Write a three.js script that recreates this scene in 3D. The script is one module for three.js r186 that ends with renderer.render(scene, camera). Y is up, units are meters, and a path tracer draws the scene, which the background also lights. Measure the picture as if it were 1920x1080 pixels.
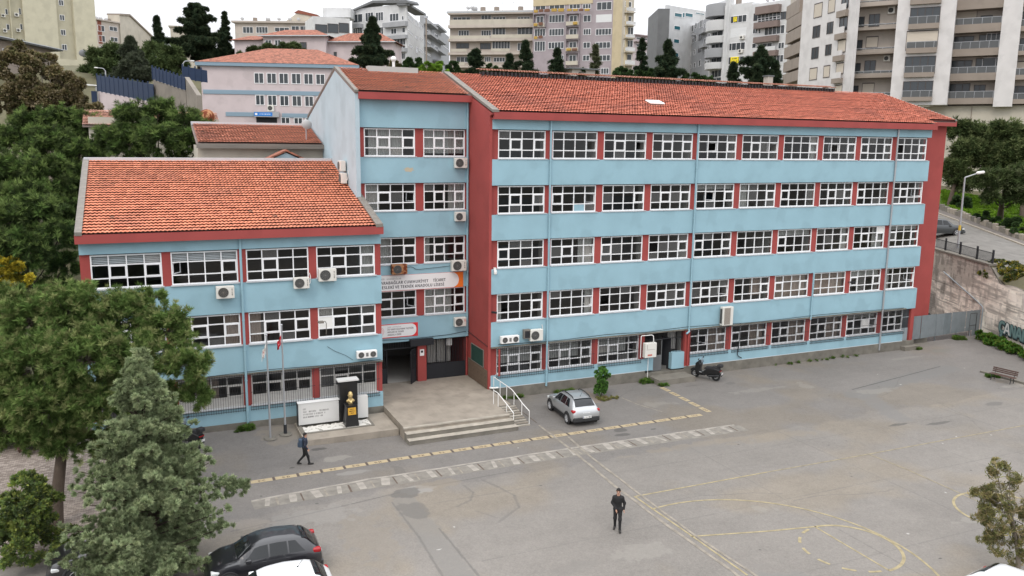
import * as THREE from 'three';
import { mergeGeometries, toCreasedNormals } from 'three/addons/utils/BufferGeometryUtils.js';
import { RoundedBoxGeometry } from 'three/addons/geometries/RoundedBoxGeometry.js';
import { MarchingCubes } from 'three/addons/objects/MarchingCubes.js';

// ---------------------------------------------------------------- camera, sky, sun, exposure
const scene = new THREE.Scene();
const camera = new THREE.PerspectiveCamera(38.275, 16 / 9, 0.5, 1200);
{
  const yaw = 0.41933, pitch = -0.17169, roll = 0.01175;
  const F = new THREE.Vector3(Math.sin(yaw) * Math.cos(pitch), Math.sin(pitch), -Math.cos(yaw) * Math.cos(pitch));
  const R = new THREE.Vector3(Math.cos(yaw), 0, Math.sin(yaw));
  const U = new THREE.Vector3().crossVectors(R, F);
  camera.position.set(-19.53, 15.693, 46.1);
  camera.up.copy(U.multiplyScalar(Math.cos(roll)).addScaledVector(R, -Math.sin(roll)));
  camera.lookAt(camera.position.clone().add(F));
}
const renderer = new THREE.WebGLRenderer({ antialias: true });
renderer.toneMapping = THREE.LinearToneMapping;
renderer.toneMappingExposure = 1.06;
renderer.shadowMap.enabled = true;

function mulberry(a) { return () => { a |= 0; a = a + 0x6D2B79F5 | 0; let t = Math.imul(a ^ a >>> 15, 1 | a); t = t + Math.imul(t ^ t >>> 7, 61 | t) ^ t; return ((t ^ t >>> 14) >>> 0) / 4294967296; }; }
function hash2(x, y, s = 0) { let h = Math.imul(x | 0, 374761393) + Math.imul(y | 0, 668265263) + Math.imul(s, 1274126177) | 0; h = Math.imul(h ^ h >>> 13, 1274126177); return ((h ^ h >>> 16) >>> 0) / 4294967296; }
function vnoise(x, y, s = 0, per = 0) {
  const xi = Math.floor(x), yi = Math.floor(y), fx = x - xi, fy = y - yi, u = fx * fx * (3 - 2 * fx), v = fy * fy * (3 - 2 * fy);
  const m = per ? k => ((k % per) + per) % per : k => k;
  const a = hash2(m(xi), m(yi), s), b = hash2(m(xi + 1), m(yi), s), c = hash2(m(xi), m(yi + 1), s), d = hash2(m(xi + 1), m(yi + 1), s);
  return a + (b - a) * u + (c - a) * v + (a - b - c + d) * u * v;
}
function fbm(x, y, o = 4, s = 0, per = 0) { let a = 0, w = 0.5, t = 0; for (let i = 0; i < o; i++) { a += w * vnoise(x, y, s + i, per); t += w; x *= 2; y *= 2; per *= 2; w *= 0.5; } return a / t; }
const clamp = (x, a = 0, b = 1) => Math.min(b, Math.max(a, x));
const sstep = (a, b, x) => { const t = clamp((x - a) / (b - a)); return t * t * (3 - 2 * t); };
const lerp = (a, b, t) => a + (b - a) * t;

// overcast sky: the standard overcast luminance distribution with soft cloud structure
{
  const w = 512, h = 256, d = new Float32Array(w * h * 4);
  for (let j = 0; j < h; j++) for (let i = 0; i < w; i++) {
    const e = ((j + 0.5) / h - 0.5) * Math.PI, se = Math.max(0, Math.sin(e));
    const az = i / w;
    const cl = fbm(az * 12, (j / h) * 14, 4, 3, 12) - 0.5;
    const l = 0.885 * (1 + 1.85 * se) * (1 + cl * 0.10 * (0.4 + se));
    const k = (j * w + i) * 4;
    d[k] = l * 0.985; d[k + 1] = l; d[k + 2] = l * 1.035; d[k + 3] = 1;
  }
  const t = new THREE.DataTexture(d, w, h, THREE.RGBAFormat, THREE.FloatType);
  t.mapping = THREE.EquirectangularReflectionMapping; t.magFilter = THREE.LinearFilter; t.minFilter = THREE.LinearFilter; t.wrapS = THREE.RepeatWrapping; t.needsUpdate = true;
  scene.background = t; scene.environment = t;
}
const sun = new THREE.DirectionalLight(0xfff3e2, 0.9);
sun.position.set(-70, 110, 60); sun.target.position.set(5, 0, 0);
sun.castShadow = true; sun.shadow.radius = 32; sun.shadow.mapSize.set(2048, 2048);
Object.assign(sun.shadow.camera, { left: -90, right: 90, top: 90, bottom: -90, near: 1, far: 400 });
scene.add(sun, sun.target);

// ---------------------------------------------------------------- helpers
const taken = new Map();
function numbered(n) { const k = taken.get(n) || 0; taken.set(n, k + 1); return k ? n + '_' + String(k).padStart(3, '0') : n; }
function shade(m) { m.castShadow = true; m.receiveShadow = true; return m; }
function obj(name, g, mat, parent = scene) {
  if (Array.isArray(g)) g = merge(g);
  const m = shade(new THREE.Mesh(g, mat)); m.name = parent === scene ? numbered(name) : name; parent.add(m); return m;
}
function tag(o, label, category, group, kind) { o.userData.label = label; o.userData.category = category; if (group) o.userData.group = group; if (kind) o.userData.kind = kind; return o; }
function struct(o, label) { o.userData.kind = 'structure'; if (label) o.userData.label = label; return o; }
function thing(name, label, category, p = [0, 0, 0], turn = 0, group) {
  const o = new THREE.Group(); o.name = numbered(name); scene.add(o); o.position.set(...p); o.rotation.y = turn; return tag(o, label, category, group);
}
function part(name, parent, p = [0, 0, 0], turn = 0) { const o = new THREE.Group(); o.name = name; parent.add(o); o.position.set(...p); o.rotation.y = turn; return o; }
function merge(list) {
  const l = list.map(g => { let q = g.index ? g.toNonIndexed() : g; for (const k of Object.keys(q.attributes)) if (!['position', 'normal', 'uv', 'color'].includes(k)) q.deleteAttribute(k); return q; });
  const hasC = l.some(g => g.attributes.color), hasU = l.every(g => g.attributes.uv);
  for (const g of l) {
    if (!hasU && g.attributes.uv) g.deleteAttribute('uv');
    if (hasC && !g.attributes.color) g.setAttribute('color', new THREE.BufferAttribute(new Float32Array(g.attributes.position.count * 3).fill(1), 3));
  }
  return l.length === 1 ? l[0] : mergeGeometries(l);
}
// box given by its bounds
function bx(x0, x1, y0, y1, z0, z1) { const g = new THREE.BoxGeometry(Math.abs(x1 - x0), Math.abs(y1 - y0), Math.abs(z1 - z0)); g.translate((x0 + x1) / 2, (y0 + y1) / 2, (z0 + z1) / 2); return g; }
function rbx(x0, x1, y0, y1, z0, z1, r = 0.02, s = 2) { const g = new RoundedBoxGeometry(x1 - x0, y1 - y0, z1 - z0, s, r); g.translate((x0 + x1) / 2, (y0 + y1) / 2, (z0 + z1) / 2); return g; }
function cyl(a, b, r0, r1 = r0, n = 8) {
  const A = new THREE.Vector3(...a), B = new THREE.Vector3(...b), d = B.clone().sub(A), L = d.length();
  const g = new THREE.CylinderGeometry(r1, r0, L, n); g.translate(0, L / 2, 0);
  g.applyQuaternion(new THREE.Quaternion().setFromUnitVectors(new THREE.Vector3(0, 1, 0), d.normalize())); g.translate(...a); return g;
}
function tube(pts, r, n = 6, seg) { return new THREE.TubeGeometry(new THREE.CatmullRomCurve3(pts.map(p => new THREE.Vector3(...p)), false, 'catmullrom', 0.15), seg || pts.length * 5, r, n); }
function quad(a, b, c, d, uvs) {
  const g = new THREE.BufferGeometry();
  g.setAttribute('position', new THREE.Float32BufferAttribute([...a, ...b, ...c, ...a, ...c, ...d], 3));
  const u = uvs || [0, 0, 1, 0, 1, 1, 0, 1]; g.setAttribute('uv', new THREE.Float32BufferAttribute([u[0], u[1], u[2], u[3], u[4], u[5], u[0], u[1], u[4], u[5], u[6], u[7]], 2));
  g.computeVertexNormals(); return g;
}
// extruded polygon: pts in (a, y), thickness along the third axis
function prism(pts, t0, t1, axis = 'z') {
  const s = new THREE.Shape(pts.map(p => new THREE.Vector2(p[0], p[1])));
  const g = new THREE.ExtrudeGeometry(s, { depth: t1 - t0, bevelEnabled: false }); g.translate(0, 0, t0);
  if (axis === 'x') { const p = g.attributes.position.array; for (let i = 0; i < p.length; i += 3) { const t = p[i]; p[i] = p[i + 2]; p[i + 2] = t; } flip(g); }   // x = t, z = a
  return g;
}
function flip(g) { const p = g.attributes.position.array, n = g.attributes.normal.array; for (let i = 0; i < p.length; i += 9) for (let k = 0; k < 3; k++) { let t = p[i + 3 + k]; p[i + 3 + k] = p[i + 6 + k]; p[i + 6 + k] = t; t = n[i + 3 + k]; n[i + 3 + k] = n[i + 6 + k]; n[i + 6 + k] = t; } g.computeVertexNormals(); return g; }
// uv in metres by the dominant axis of each face
function muv(g, s = 1) {
  if (g.index) g = g.toNonIndexed();
  const p = g.attributes.position, n = g.attributes.normal, u = new Float32Array(p.count * 2);
  for (let i = 0; i < p.count; i++) {
    const ax = Math.abs(n.getX(i)), ay = Math.abs(n.getY(i)), az = Math.abs(n.getZ(i));
    const x = p.getX(i), y = p.getY(i), z = p.getZ(i);
    if (ay >= ax && ay >= az) { u[2 * i] = x * s; u[2 * i + 1] = z * s; } else if (az >= ax) { u[2 * i] = x * s; u[2 * i + 1] = y * s; } else { u[2 * i] = z * s; u[2 * i + 1] = y * s; }
  }
  g.setAttribute('uv', new THREE.BufferAttribute(u, 2)); return g;
}
// ---------------------------------------------------------------- textures and materials
function dtex(n, fn, srgb = true, m = n) {
  const d = new Uint8Array(n * m * 4);
  for (let j = 0; j < m; j++) for (let i = 0; i < n; i++) { const c = fn(i / n, j / m, i, j), k = (j * n + i) * 4; d[k] = clamp(c[0]) * 255; d[k + 1] = clamp(c[1]) * 255; d[k + 2] = clamp(c[2]) * 255; d[k + 3] = 255; }
  const t = new THREE.DataTexture(d, n, m); t.wrapS = t.wrapT = THREE.RepeatWrapping; t.magFilter = THREE.LinearFilter; t.minFilter = THREE.LinearMipmapLinearFilter; t.generateMipmaps = true;
  if (srgb) t.colorSpace = THREE.SRGBColorSpace; t.needsUpdate = true; return t;
}
const rep = (t, sx, sy = sx) => { const c = t.clone(); c.repeat.set(sx, sy); c.needsUpdate = true; return c; };
const g3 = v => [v, v, v];
// mottled plaster paint, one tile = 6 m: broad weathered patches, thin rain streaks, grain
const plasterMap = dtex(512, (u, v, i, j) => {
  const b = fbm(u * 6, v * 6, 5, 11, 6), gr = hash2(i, j, 5);
  const p = sstep(0.56, 0.72, fbm(u * 5 + 3, v * 5, 4, 31, 5));
  return g3(0.90 + (b - 0.5) * 0.07 + (gr - 0.5) * 0.03 - p * 0.03);
});
const grainBump = dtex(256, (u, v, i, j) => g3(0.5 + (fbm(u * 32, v * 32, 3, 41, 32) - 0.5) * 0.8 + (hash2(i, j, 9) - 0.5) * 0.25), false);
const concreteMap = dtex(512, (u, v, i, j) => {
  const b = fbm(u * 5, v * 5, 6, 51, 5), s2 = fbm(u * 40, v * 3, 3, 57, 40), gr = hash2(i, j, 7);
  const stain = sstep(0.5, 0.75, fbm(u * 8, v * 8 + 2, 4, 61, 8));
  const x = 0.93 + (b - 0.5) * 0.22 + (s2 - 0.5) * 0.04 + (gr - 0.5) * 0.07 - stain * 0.06;
  return [x, x * 0.985, x * 0.955];
});
const M = {};
function mat(name, o) { M[name] = new THREE.MeshStandardMaterial({ roughness: 0.85, metalness: 0, side: THREE.DoubleSide, ...o }); M[name].name = name; return M[name]; }
const lin = (r, g, b) => new THREE.Color().setRGB(r, g, b);
const paint = (n, c, r = 0.8) => mat(n, { color: c, map: rep(plasterMap, 1 / 6), bumpMap: rep(grainBump, 1), bumpScale: 0.004, roughness: r });
paint('blue', lin(0.345, 0.555, 0.65)); paint('palerBlue', lin(0.50, 0.63, 0.70));
paint('red', lin(0.40, 0.068, 0.060)); paint('fasciaRed', lin(0.405, 0.073, 0.066));
paint('pinkWall', lin(0.67, 0.575, 0.585)); paint('pinkBlue', lin(0.30, 0.42, 0.52)); paint('cream', lin(0.62, 0.57, 0.48)); paint('hotelCream', lin(0.60, 0.56, 0.42)); paint('hotelPanel', lin(0.66, 0.62, 0.47));
paint('whiteWall', lin(0.73, 0.735, 0.74)); paint('lilac', lin(0.43, 0.375, 0.40)); paint('yellowWall', lin(0.64, 0.54, 0.36)); paint('beigeWall', lin(0.60, 0.53, 0.47)); paint('greyWall', lin(0.42, 0.43, 0.45)); paint('darkGreyWall', lin(0.18, 0.185, 0.19)); paint('taupe', lin(0.34, 0.285, 0.24)); paint('brownWall', lin(0.25, 0.19, 0.17)); paint('towerWhite', lin(0.76, 0.735, 0.725)); paint('sandWall', lin(0.56, 0.50, 0.44));
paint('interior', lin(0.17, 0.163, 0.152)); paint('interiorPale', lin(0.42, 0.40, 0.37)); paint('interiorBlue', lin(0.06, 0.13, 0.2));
mat('concrete', { color: lin(0.225, 0.213, 0.192), map: rep(concreteMap, 0.25), bumpMap: rep(grainBump, 1.3), bumpScale: 0.006 });
mat('plinth', { color: lin(0.20, 0.192, 0.174), map: rep(concreteMap, 0.3), bumpMap: rep(grainBump, 1.3), bumpScale: 0.006 });
mat('terrace', { color: lin(0.365, 0.33, 0.292), map: rep(concreteMap, 0.21), bumpMap: rep(grainBump, 2), bumpScale: 0.002, roughness: 0.7 });
mat('tread', { color: lin(0.47, 0.44, 0.40), map: rep(concreteMap, 0.4), roughness: 0.7 });
mat('pvc', { color: lin(0.82, 0.825, 0.84), roughness: 0.35 });
mat('pvcOld', { color: lin(0.60, 0.585, 0.56), roughness: 0.5, map: rep(plasterMap, 0.5) });
mat('darkFrame', { color: lin(0.07, 0.055, 0.05), roughness: 0.5 });
mat('iron', { color: lin(0.028, 0.03, 0.035), roughness: 0.6, metalness: 0.3 });
mat('blackPanel', { color: lin(0.014, 0.015, 0.019), roughness: 0.8 });
mat('greyMetal', { color: lin(0.30, 0.35, 0.38), roughness: 0.55, metalness: 0.2 });
mat('steel', { color: lin(0.42, 0.43, 0.45), roughness: 0.4, metalness: 0.5 });
mat('whitePaint', { color: lin(0.76, 0.75, 0.73), roughness: 0.5 });
mat('acWhite', { color: lin(0.66, 0.645, 0.60), roughness: 0.5 });
mat('acBright', { color: lin(0.78, 0.77, 0.75), roughness: 0.4 });
mat('fanDark', { color: lin(0.06, 0.06, 0.058), roughness: 0.7 });
mat('fanGrille', { color: lin(0.16, 0.155, 0.15), roughness: 0.6 });
mat('flashing', { color: lin(0.22, 0.205, 0.192), map: rep(concreteMap, 0.7), roughness: 0.7 });
mat('flashingWhite', { color: lin(0.62, 0.65, 0.68), roughness: 0.6, map: rep(plasterMap, 0.4) });
mat('blackRubber', { color: lin(0.022, 0.022, 0.024), roughness: 0.75 });
mat('white', { color: lin(0.74, 0.74, 0.735), roughness: 0.6 });
mat('shutter', { color: lin(0.57, 0.51, 0.43), roughness: 0.7 });
mat('whiteShutter', { color: lin(0.68, 0.69, 0.70), roughness: 0.7 });
M.glass = new THREE.MeshPhysicalMaterial({ color: lin(0.80, 0.83, 0.84), roughness: 0.03, transmission: 1, thickness: 0, ior: 1.5, side: THREE.DoubleSide });
M.glassSheen = new THREE.MeshPhysicalMaterial({ color: lin(0.80, 0.80, 0.79), roughness: 0.22, transmission: 0.93, thickness: 0, ior: 1.5, side: THREE.DoubleSide });  // greyer glass for random panes, imitating their uneven reflections
M.farGlass = new THREE.MeshStandardMaterial({ color: lin(0.05, 0.058, 0.066), roughness: 0.12, metalness: 0, side: THREE.DoubleSide });
M.tealGlass = new THREE.MeshStandardMaterial({ color: lin(0.03, 0.12, 0.15), roughness: 0.1, side: THREE.DoubleSide });
M.balconyGlass = new THREE.MeshPhysicalMaterial({ color: lin(0.25, 0.26, 0.265), roughness: 0.08, transmission: 0.7, thickness: 0, ior: 1.5, side: THREE.DoubleSide });
M.curtain = new THREE.MeshPhysicalMaterial({ color: lin(0.50, 0.485, 0.455), roughness: 0.95, transmission: 0.3, thickness: 0, side: THREE.DoubleSide });
M.curtainTan = new THREE.MeshPhysicalMaterial({ color: lin(0.36, 0.27, 0.22), roughness: 0.95, transmission: 0.25, thickness: 0, side: THREE.DoubleSide });
// ---------------------------------------------------------------- the yard
// the yard rises a little along the foot of the left wing
const yardY = (x, z) => 0.36 * sstep(-8, -15, x) * sstep(6, 1, z);
const YX0 = -30, YX1 = 50, YZ0 = -3, YZ1 = 47;           // the area the surface texture covers
{
  const W = 2048, H = 1280, px = W / (YX1 - YX0), pz = H / (YZ1 - YZ0);
  const A = new Float32Array(W * H * 3);
  for (let j = 0; j < H; j++) for (let i = 0; i < W; i++) {
    const x = YX0 + i / px, z = YZ0 + j / pz;
    const b = fbm(x * 0.16, z * 0.16, 5, 71), c = fbm(x * 0.9, z * 0.9, 4, 77), f = fbm(x * 6, z * 6, 2, 81), gr = hash2(i, j, 83);
    const wipe = fbm(x * 0.35, z * 2.2, 4, 87);
    // two pours: a greyer asphalt strip beside the building, paler concrete court beyond it
    const edge = 11.3 + (fbm(x * 0.5, 3, 3, 91) - 0.5) * 1.6;
    const t = sstep(edge - 0.12, edge + 0.12, z);
    let r = lerp(0.160, 0.183, t), g = lerp(0.148, 0.168, t), bl = lerp(0.137, 0.152, t);
    const m = 1 + (b - 0.5) * 0.30 + (c - 0.5) * 0.16 + (f - 0.5) * 0.12 + (gr - 0.5) * 0.24 + (wipe - 0.5) * 0.10;
    const warm = sstep(0.50, 0.72, fbm(x * 0.22 + 9, z * 0.22, 4, 97));
    r *= m * (1 + 0.05 * warm); g *= m; bl *= m * (1 - 0.09 * warm);
    const k = (j * W + i) * 3; A[k] = r; A[k + 1] = g; A[k + 2] = bl;
  }
  const blend = (x0, x1, z0, z1, fn) => {                 // fn(x, z) -> [alpha, r, g, b] or null
    const i0 = Math.max(0, Math.floor((x0 - YX0) * px)), i1 = Math.min(W - 1, Math.ceil((x1 - YX0) * px)), j0 = Math.max(0, Math.floor((z0 - YZ0) * pz)), j1 = Math.min(H - 1, Math.ceil((z1 - YZ0) * pz));
    for (let j = j0; j <= j1; j++) for (let i = i0; i <= i1; i++) {
      const q = fn(YX0 + (i + 0.5) / px, YZ0 + (j + 0.5) / pz); if (!q || q[0] <= 0) continue;
      const k = (j * W + i) * 3, a = Math.min(1, q[0]); for (let c = 0; c < 3; c++) A[k + c] = lerp(A[k + c], q[1 + c], a);
    }
  };
  const blob = (cx, cz, rx, rz, col, a, rough = 0.5, seed = 1) => blend(cx - rx * 1.6, cx + rx * 1.6, cz - rz * 1.6, cz + rz * 1.6, (x, z) => {
    const d = Math.hypot((x - cx) / rx, (z - cz) / rz) + (fbm(x * 2.3, z * 2.3, 4, 100 + seed) - 0.5) * 2 * rough; return [a * sstep(1.0, 0.8, d), ...col];
  });
  const line = (pts, w, col, a, worn = 0.4, seed = 5) => {
    for (let s = 0; s + 1 < pts.length; s++) {
      const [ax, az] = pts[s], [bX, bz] = pts[s + 1], L2 = (bX - ax) ** 2 + (bz - az) ** 2;
      blend(Math.min(ax, bX) - w, Math.max(ax, bX) + w, Math.min(az, bz) - w, Math.max(az, bz) + w, (x, z) => {
        const t = clamp(((x - ax) * (bX - ax) + (z - az) * (bz - az)) / L2), d = Math.hypot(x - ax - t * (bX - ax), z - az - t * (bz - az));
        const n = fbm(x * 5, z * 5, 3, seed); return [a * sstep(w * 0.62, w * 0.38, d + (n - 0.5) * w * 0.5) * sstep(worn - 0.15, worn + 0.15, n + 0.1), ...col];
      });
    }
  };
  const dark = [0.07, 0.066, 0.062], mid = [0.115, 0.108, 0.10], pale = [0.25, 0.237, 0.22], tan = [0.215, 0.182, 0.14];
  // repairs, patches, trenches
  const strip = (pts, w, col, a, s) => line(pts, w, col, a, 0.12, s);
  strip([[21.8, 8.1], [26, 6.9], [33.4, 5.6]], 1.5, [0.155, 0.15, 0.143], 0.7, 7); strip([[22.3, 8.4], [20.6, 12.5]], 1.3, [0.16, 0.153, 0.145], 0.7, 8);
  line([[22.6, 7.0], [28, 6.0], [33.2, 5.0]], 0.10, dark, 0.9, 0.25, 9);
  strip([[-9.7, 12.4], [-9.6, 20], [-9.2, 30]], 1.1, [0.175, 0.166, 0.154], 0.6, 12); line([[-10.2, 12.4], [-10.1, 16], [-10.25, 19.5], [-10, 30]], 0.10, mid, 0.6, 0.2, 14); line([[-9.1, 15.6], [-9, 20], [-8.8, 30]], 0.09, mid, 0.7, 0.2, 15);
  line([[-17, 12.6], [-12, 11.9], [-9, 11.4], [-4, 11.2]], 0.10, mid, 0.8, 0.35, 16);
  blob(-9.3, 9.95, 0.5, 0.45, dark, 0.85, 0.5, 3); blob(-8.9, 9.3, 0.35, 1.3, mid, 0.5, 0.5, 4);
  blob(-11.0, 8.45, 0.75, 0.28, pale, 0.85, 0.5, 5); blob(-8.6, 11.5, 0.9, 0.5, pale, 0.75, 0.7, 6); blob(-9.3, 11.7, 0.8, 0.55, mid, 0.8, 0.5, 7);
  blob(-7.6, 11.3, 1.1, 0.5, tan, 0.5, 0.6, 8); blob(-12.0, 15.3, 1.0, 2.3, tan, 0.33, 0.7, 9); blob(-9.6, 13.6, 0.65, 1.0, mid, 0.6, 0.5, 10);
  blob(-11.3, 6.3, 0.7, 0.35, [0.245, 0.23, 0.205], 0.6, 0.8, 11); blob(-11.9, 4.75, 0.45, 0.16, dark, 0.8, 0.6, 12); blob(-13.6, 6.7, 0.16, 0.1, dark, 0.8, 0.3, 13);
  blob(-13.5, 12.6, 1.7, 1.0, pale, 0.35, 0.9, 14); blob(-16, 12.3, 1.2, 0.5, [0.245, 0.215, 0.185], 0.5, 0.7, 15);
  blob(4.2, 8.05, 0.45, 0.30, dark, 0.7, 0.3, 16); blob(3.9, 8.75, 0.55, 0.25, dark, 0.7, 0.3, 17); blob(6.0, 8.6, 0.18, 0.1, dark, 0.8, 0.3, 18); blob(0.6, 7.1, 0.5, 0.4, tan, 0.5, 0.5, 19);
  blob(0.1, 25.0, 2.6, 1.4, [0.17, 0.163, 0.152], 0.7, 0.35, 20); blob(28.5, 12.7, 0.8, 0.35, mid, 0.7, 0.3, 21); blob(37.5, 1.6, 1.3, 0.5, [0.16, 0.155, 0.135], 0.6, 0.4, 22); blob(34.5, 9.4, 1.1, 1.6, [0.19, 0.155, 0.115], 0.4, 0.6, 23);
  blob(5.2, 2.2, 1.4, 1.2, [0.23, 0.18, 0.14], 0.55, 0.7, 24); blob(19.5, 13.3, 0.8, 0.16, dark, 0.7, 0.5, 25); blob(22.3, 14, 1.1, 0.18, dark, 0.65, 0.5, 26); blob(12, 12.2, 3.2, 0.5, tan, 0.35, 0.9, 27); blob(7, 11.6, 4, 0.35, tan, 0.4, 0.9, 28);
  blob(-13.4, 2.4, 1.3, 1.2, tan, 0.45, 0.7, 29); blob(16, 2.8, 0.5, 0.25, mid, 0.6, 0.6, 30); blob(13, 2.3, 0.6, 0.2, mid, 0.6, 0.6, 31);
  // skid marks
  const arc = (cx, cz, r, a0, a1, n = 14) => Array.from({ length: n + 1 }, (_, i) => [cx + r * Math.cos(lerp(a0, a1, i / n)), cz + r * Math.sin(lerp(a0, a1, i / n))]);
  line([[-6.6, 11.9], [-6.5, 12.8], [-6.9, 13.5], [-7.7, 13.9]], 0.12, mid, 0.5, 0.2, 33); line([[-5.6, 11.6], [-5.2, 12.6], [-4.9, 13.8], [-5.2, 15.0], [-6.6, 16.0]], 0.13, mid, 0.5, 0.2, 34); line([[-7.1, 14.6], [-6.5, 15.6]], 0.08, mid, 0.4, 0.25, 35);
  // cracks
  const r = mulberry(17);
  for (let k = 0; k < 14; k++) {
    let x = -14 + r() * 55, z = 3 + r() * 30, a = (r() < 0.6 ? 0 : 1.5) + (r() - 0.5) * 0.9; const p = [[x, z]];
    for (let s = 0; s < 7; s++) { a += (r() - 0.5) * 0.5; x += Math.cos(a) * (0.4 + r()); z += Math.sin(a) * (0.4 + r()); p.push([x, z]); }
    line(p, 0.055, mid, 0.6, 0.42, 200 + k);
  }
  for (let k = 0; k < 60; k++) blob(-16 + r() * 55, 2 + r() * 30, 0.04 + r() * 0.06, 0.035 + r() * 0.04, r() < 0.45 ? [0.42, 0.41, 0.39] : dark, 0.85, 0.4, 300 + k);
  for (let k = 0; k < 34; k++) blob(-16 + r() * 55, 2 + r() * 32, 0.4 + r() * 1.6, 0.2 + r() * 0.6, r() < 0.5 ? [0.245, 0.23, 0.205] : [0.165, 0.153, 0.14], 0.4, 0.9, 400 + k);
  // pour joints of the court
  for (const jx of [6.2, 12.3, 18.5, 24.6]) line([[jx, 11.6], [jx + 0.1, 34]], 0.06, mid, 0.5, 0.42, 500 + jx);
  for (const jz of [13.2, 18.8, 24.2]) line([[-8.5, jz], [40, jz + 0.2]], 0.06, mid, 0.45, 0.45, 520 + jz);
  const d = new Uint8Array(W * H * 4), enc = v => v <= 0.0031308 ? v * 12.92 : 1.055 * Math.pow(v, 1 / 2.4) - 0.055;
  for (let k = 0; k < W * H; k++) { for (let c = 0; c < 3; c++) d[k * 4 + c] = clamp(enc(clamp(A[k * 3 + c]))) * 255; d[k * 4 + 3] = 255; }
  const t = new THREE.DataTexture(d, W, H); t.magFilter = THREE.LinearFilter; t.minFilter = THREE.LinearMipmapLinearFilter; t.generateMipmaps = true; t.colorSpace = THREE.SRGBColorSpace; t.wrapS = t.wrapT = THREE.MirroredRepeatWrapping; t.needsUpdate = true;
  M.yard = new THREE.MeshStandardMaterial({ map: t, roughness: 0.9, side: THREE.DoubleSide, bumpMap: rep(grainBump, 60, 38), bumpScale: 0.004 });
}
function sheet(x0, x1, z0, z1, nx, nz, hf, mask) {
  const pos = [], uv = [], idx = [];
  for (let j = 0; j <= nz; j++) for (let i = 0; i <= nx; i++) { const x = lerp(x0, x1, i / nx), z = lerp(z0, z1, j / nz); pos.push(x, hf(x, z), z); uv.push((x - YX0) / (YX1 - YX0), (z - YZ0) / (YZ1 - YZ0)); }
  for (let j = 0; j < nz; j++) for (let i = 0; i < nx; i++) { const a = j * (nx + 1) + i, b = a + 1, c = a + nx + 1, e = c + 1; if (mask && !mask(lerp(x0, x1, (i + 0.5) / nx), lerp(z0, z1, (j + 0.5) / nz))) continue; idx.push(a, c, b, b, c, e); }
  const g = new THREE.BufferGeometry(); g.setAttribute('position', new THREE.Float32BufferAttribute(pos, 3)); g.setAttribute('uv', new THREE.Float32BufferAttribute(uv, 2)); g.setIndex(idx); g.computeVertexNormals(); return g;
}
mat('townGround', { color: lin(0.13, 0.125, 0.11), roughness: 1, map: rep(concreteMap, 0.02) });
struct(obj('town_ground', muv(sheet(-900, 900, -60, 900, 12, 8, () => -0.7)), M.townGround), 'ground of the town around the school');
const yard = struct(obj('yard', sheet(-60, 52, -8, 70, 112, 78, yardY), M.yard), 'weathered grey concrete school yard');
// painted markings: thin sheets lying on the yard
mat('yellowLine', { color: lin(0.37, 0.32, 0.20), roughness: 0.85, map: rep(concreteMap, 0.8) });
mat('yellowFaint', { color: lin(0.30, 0.265, 0.19), roughness: 0.85, map: rep(concreteMap, 0.8) });
mat('whiteLine', { color: lin(0.37, 0.35, 0.33), roughness: 0.85, map: rep(concreteMap, 0.5) });
mat('paleWash', { color: lin(0.25, 0.237, 0.221), roughness: 0.85, map: rep(concreteMap, 0.5) });
mat('drainPale', { color: lin(0.30, 0.275, 0.245), roughness: 0.9, map: rep(concreteMap, 0.7) });
mat('markBrown', { color: lin(0.125, 0.095, 0.08), roughness: 0.9, map: rep(concreteMap, 0.7) });
function ribbon(pts, w, y = 0.006, wob = 0, seed = 1) {
  const pos = [], uv = [], idx = []; let L = 0;
  const P = []; for (let i = 0; i + 1 < pts.length; i++) { const n = Math.max(1, Math.ceil(Math.hypot(pts[i + 1][0] - pts[i][0], pts[i + 1][1] - pts[i][1]) / 0.5)); for (let k = 0; k < n; k++) P.push([lerp(pts[i][0], pts[i + 1][0], k / n), lerp(pts[i][1], pts[i + 1][1], k / n)]); } P.push(pts[pts.length - 1]);
  for (let i = 0; i < P.length; i++) {
    const a = P[Math.max(0, i - 1)], b = P[Math.min(P.length - 1, i + 1)], d = Math.hypot(b[0] - a[0], b[1] - a[1]) || 1, nx = -(b[1] - a[1]) / d, nz = (b[0] - a[0]) / d;
    if (i) L += Math.hypot(P[i][0] - P[i - 1][0], P[i][1] - P[i - 1][1]);
    const ww = w * (1 + wob * (vnoise(L * 2, 0.5, seed) - 0.5)), o = wob * w * (vnoise(L * 1.1, 7.5, seed) - 0.5);
    for (const s of [-0.5, 0.5]) { const x = P[i][0] + nx * (s * ww + o), z = P[i][1] + nz * (s * ww + o); pos.push(x, yardY(x, z) + y, z); uv.push(L, s * w); }
    if (i) { const k = (i - 1) * 2; idx.push(k, k + 1, k + 2, k + 1, k + 3, k + 2); }
  }
  const g = new THREE.BufferGeometry(); g.setAttribute('position', new THREE.Float32BufferAttribute(pos, 3)); g.setAttribute('uv', new THREE.Float32BufferAttribute(uv, 2)); g.setIndex(idx); g.computeVertexNormals(); return g;
}
const arcPts = (cx, cz, r, a0, a1, n = 40) => Array.from({ length: n + 1 }, (_, i) => [cx + r * Math.cos(lerp(a0, a1, i / n)), cz + r * Math.sin(lerp(a0, a1, i / n))]);
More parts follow.
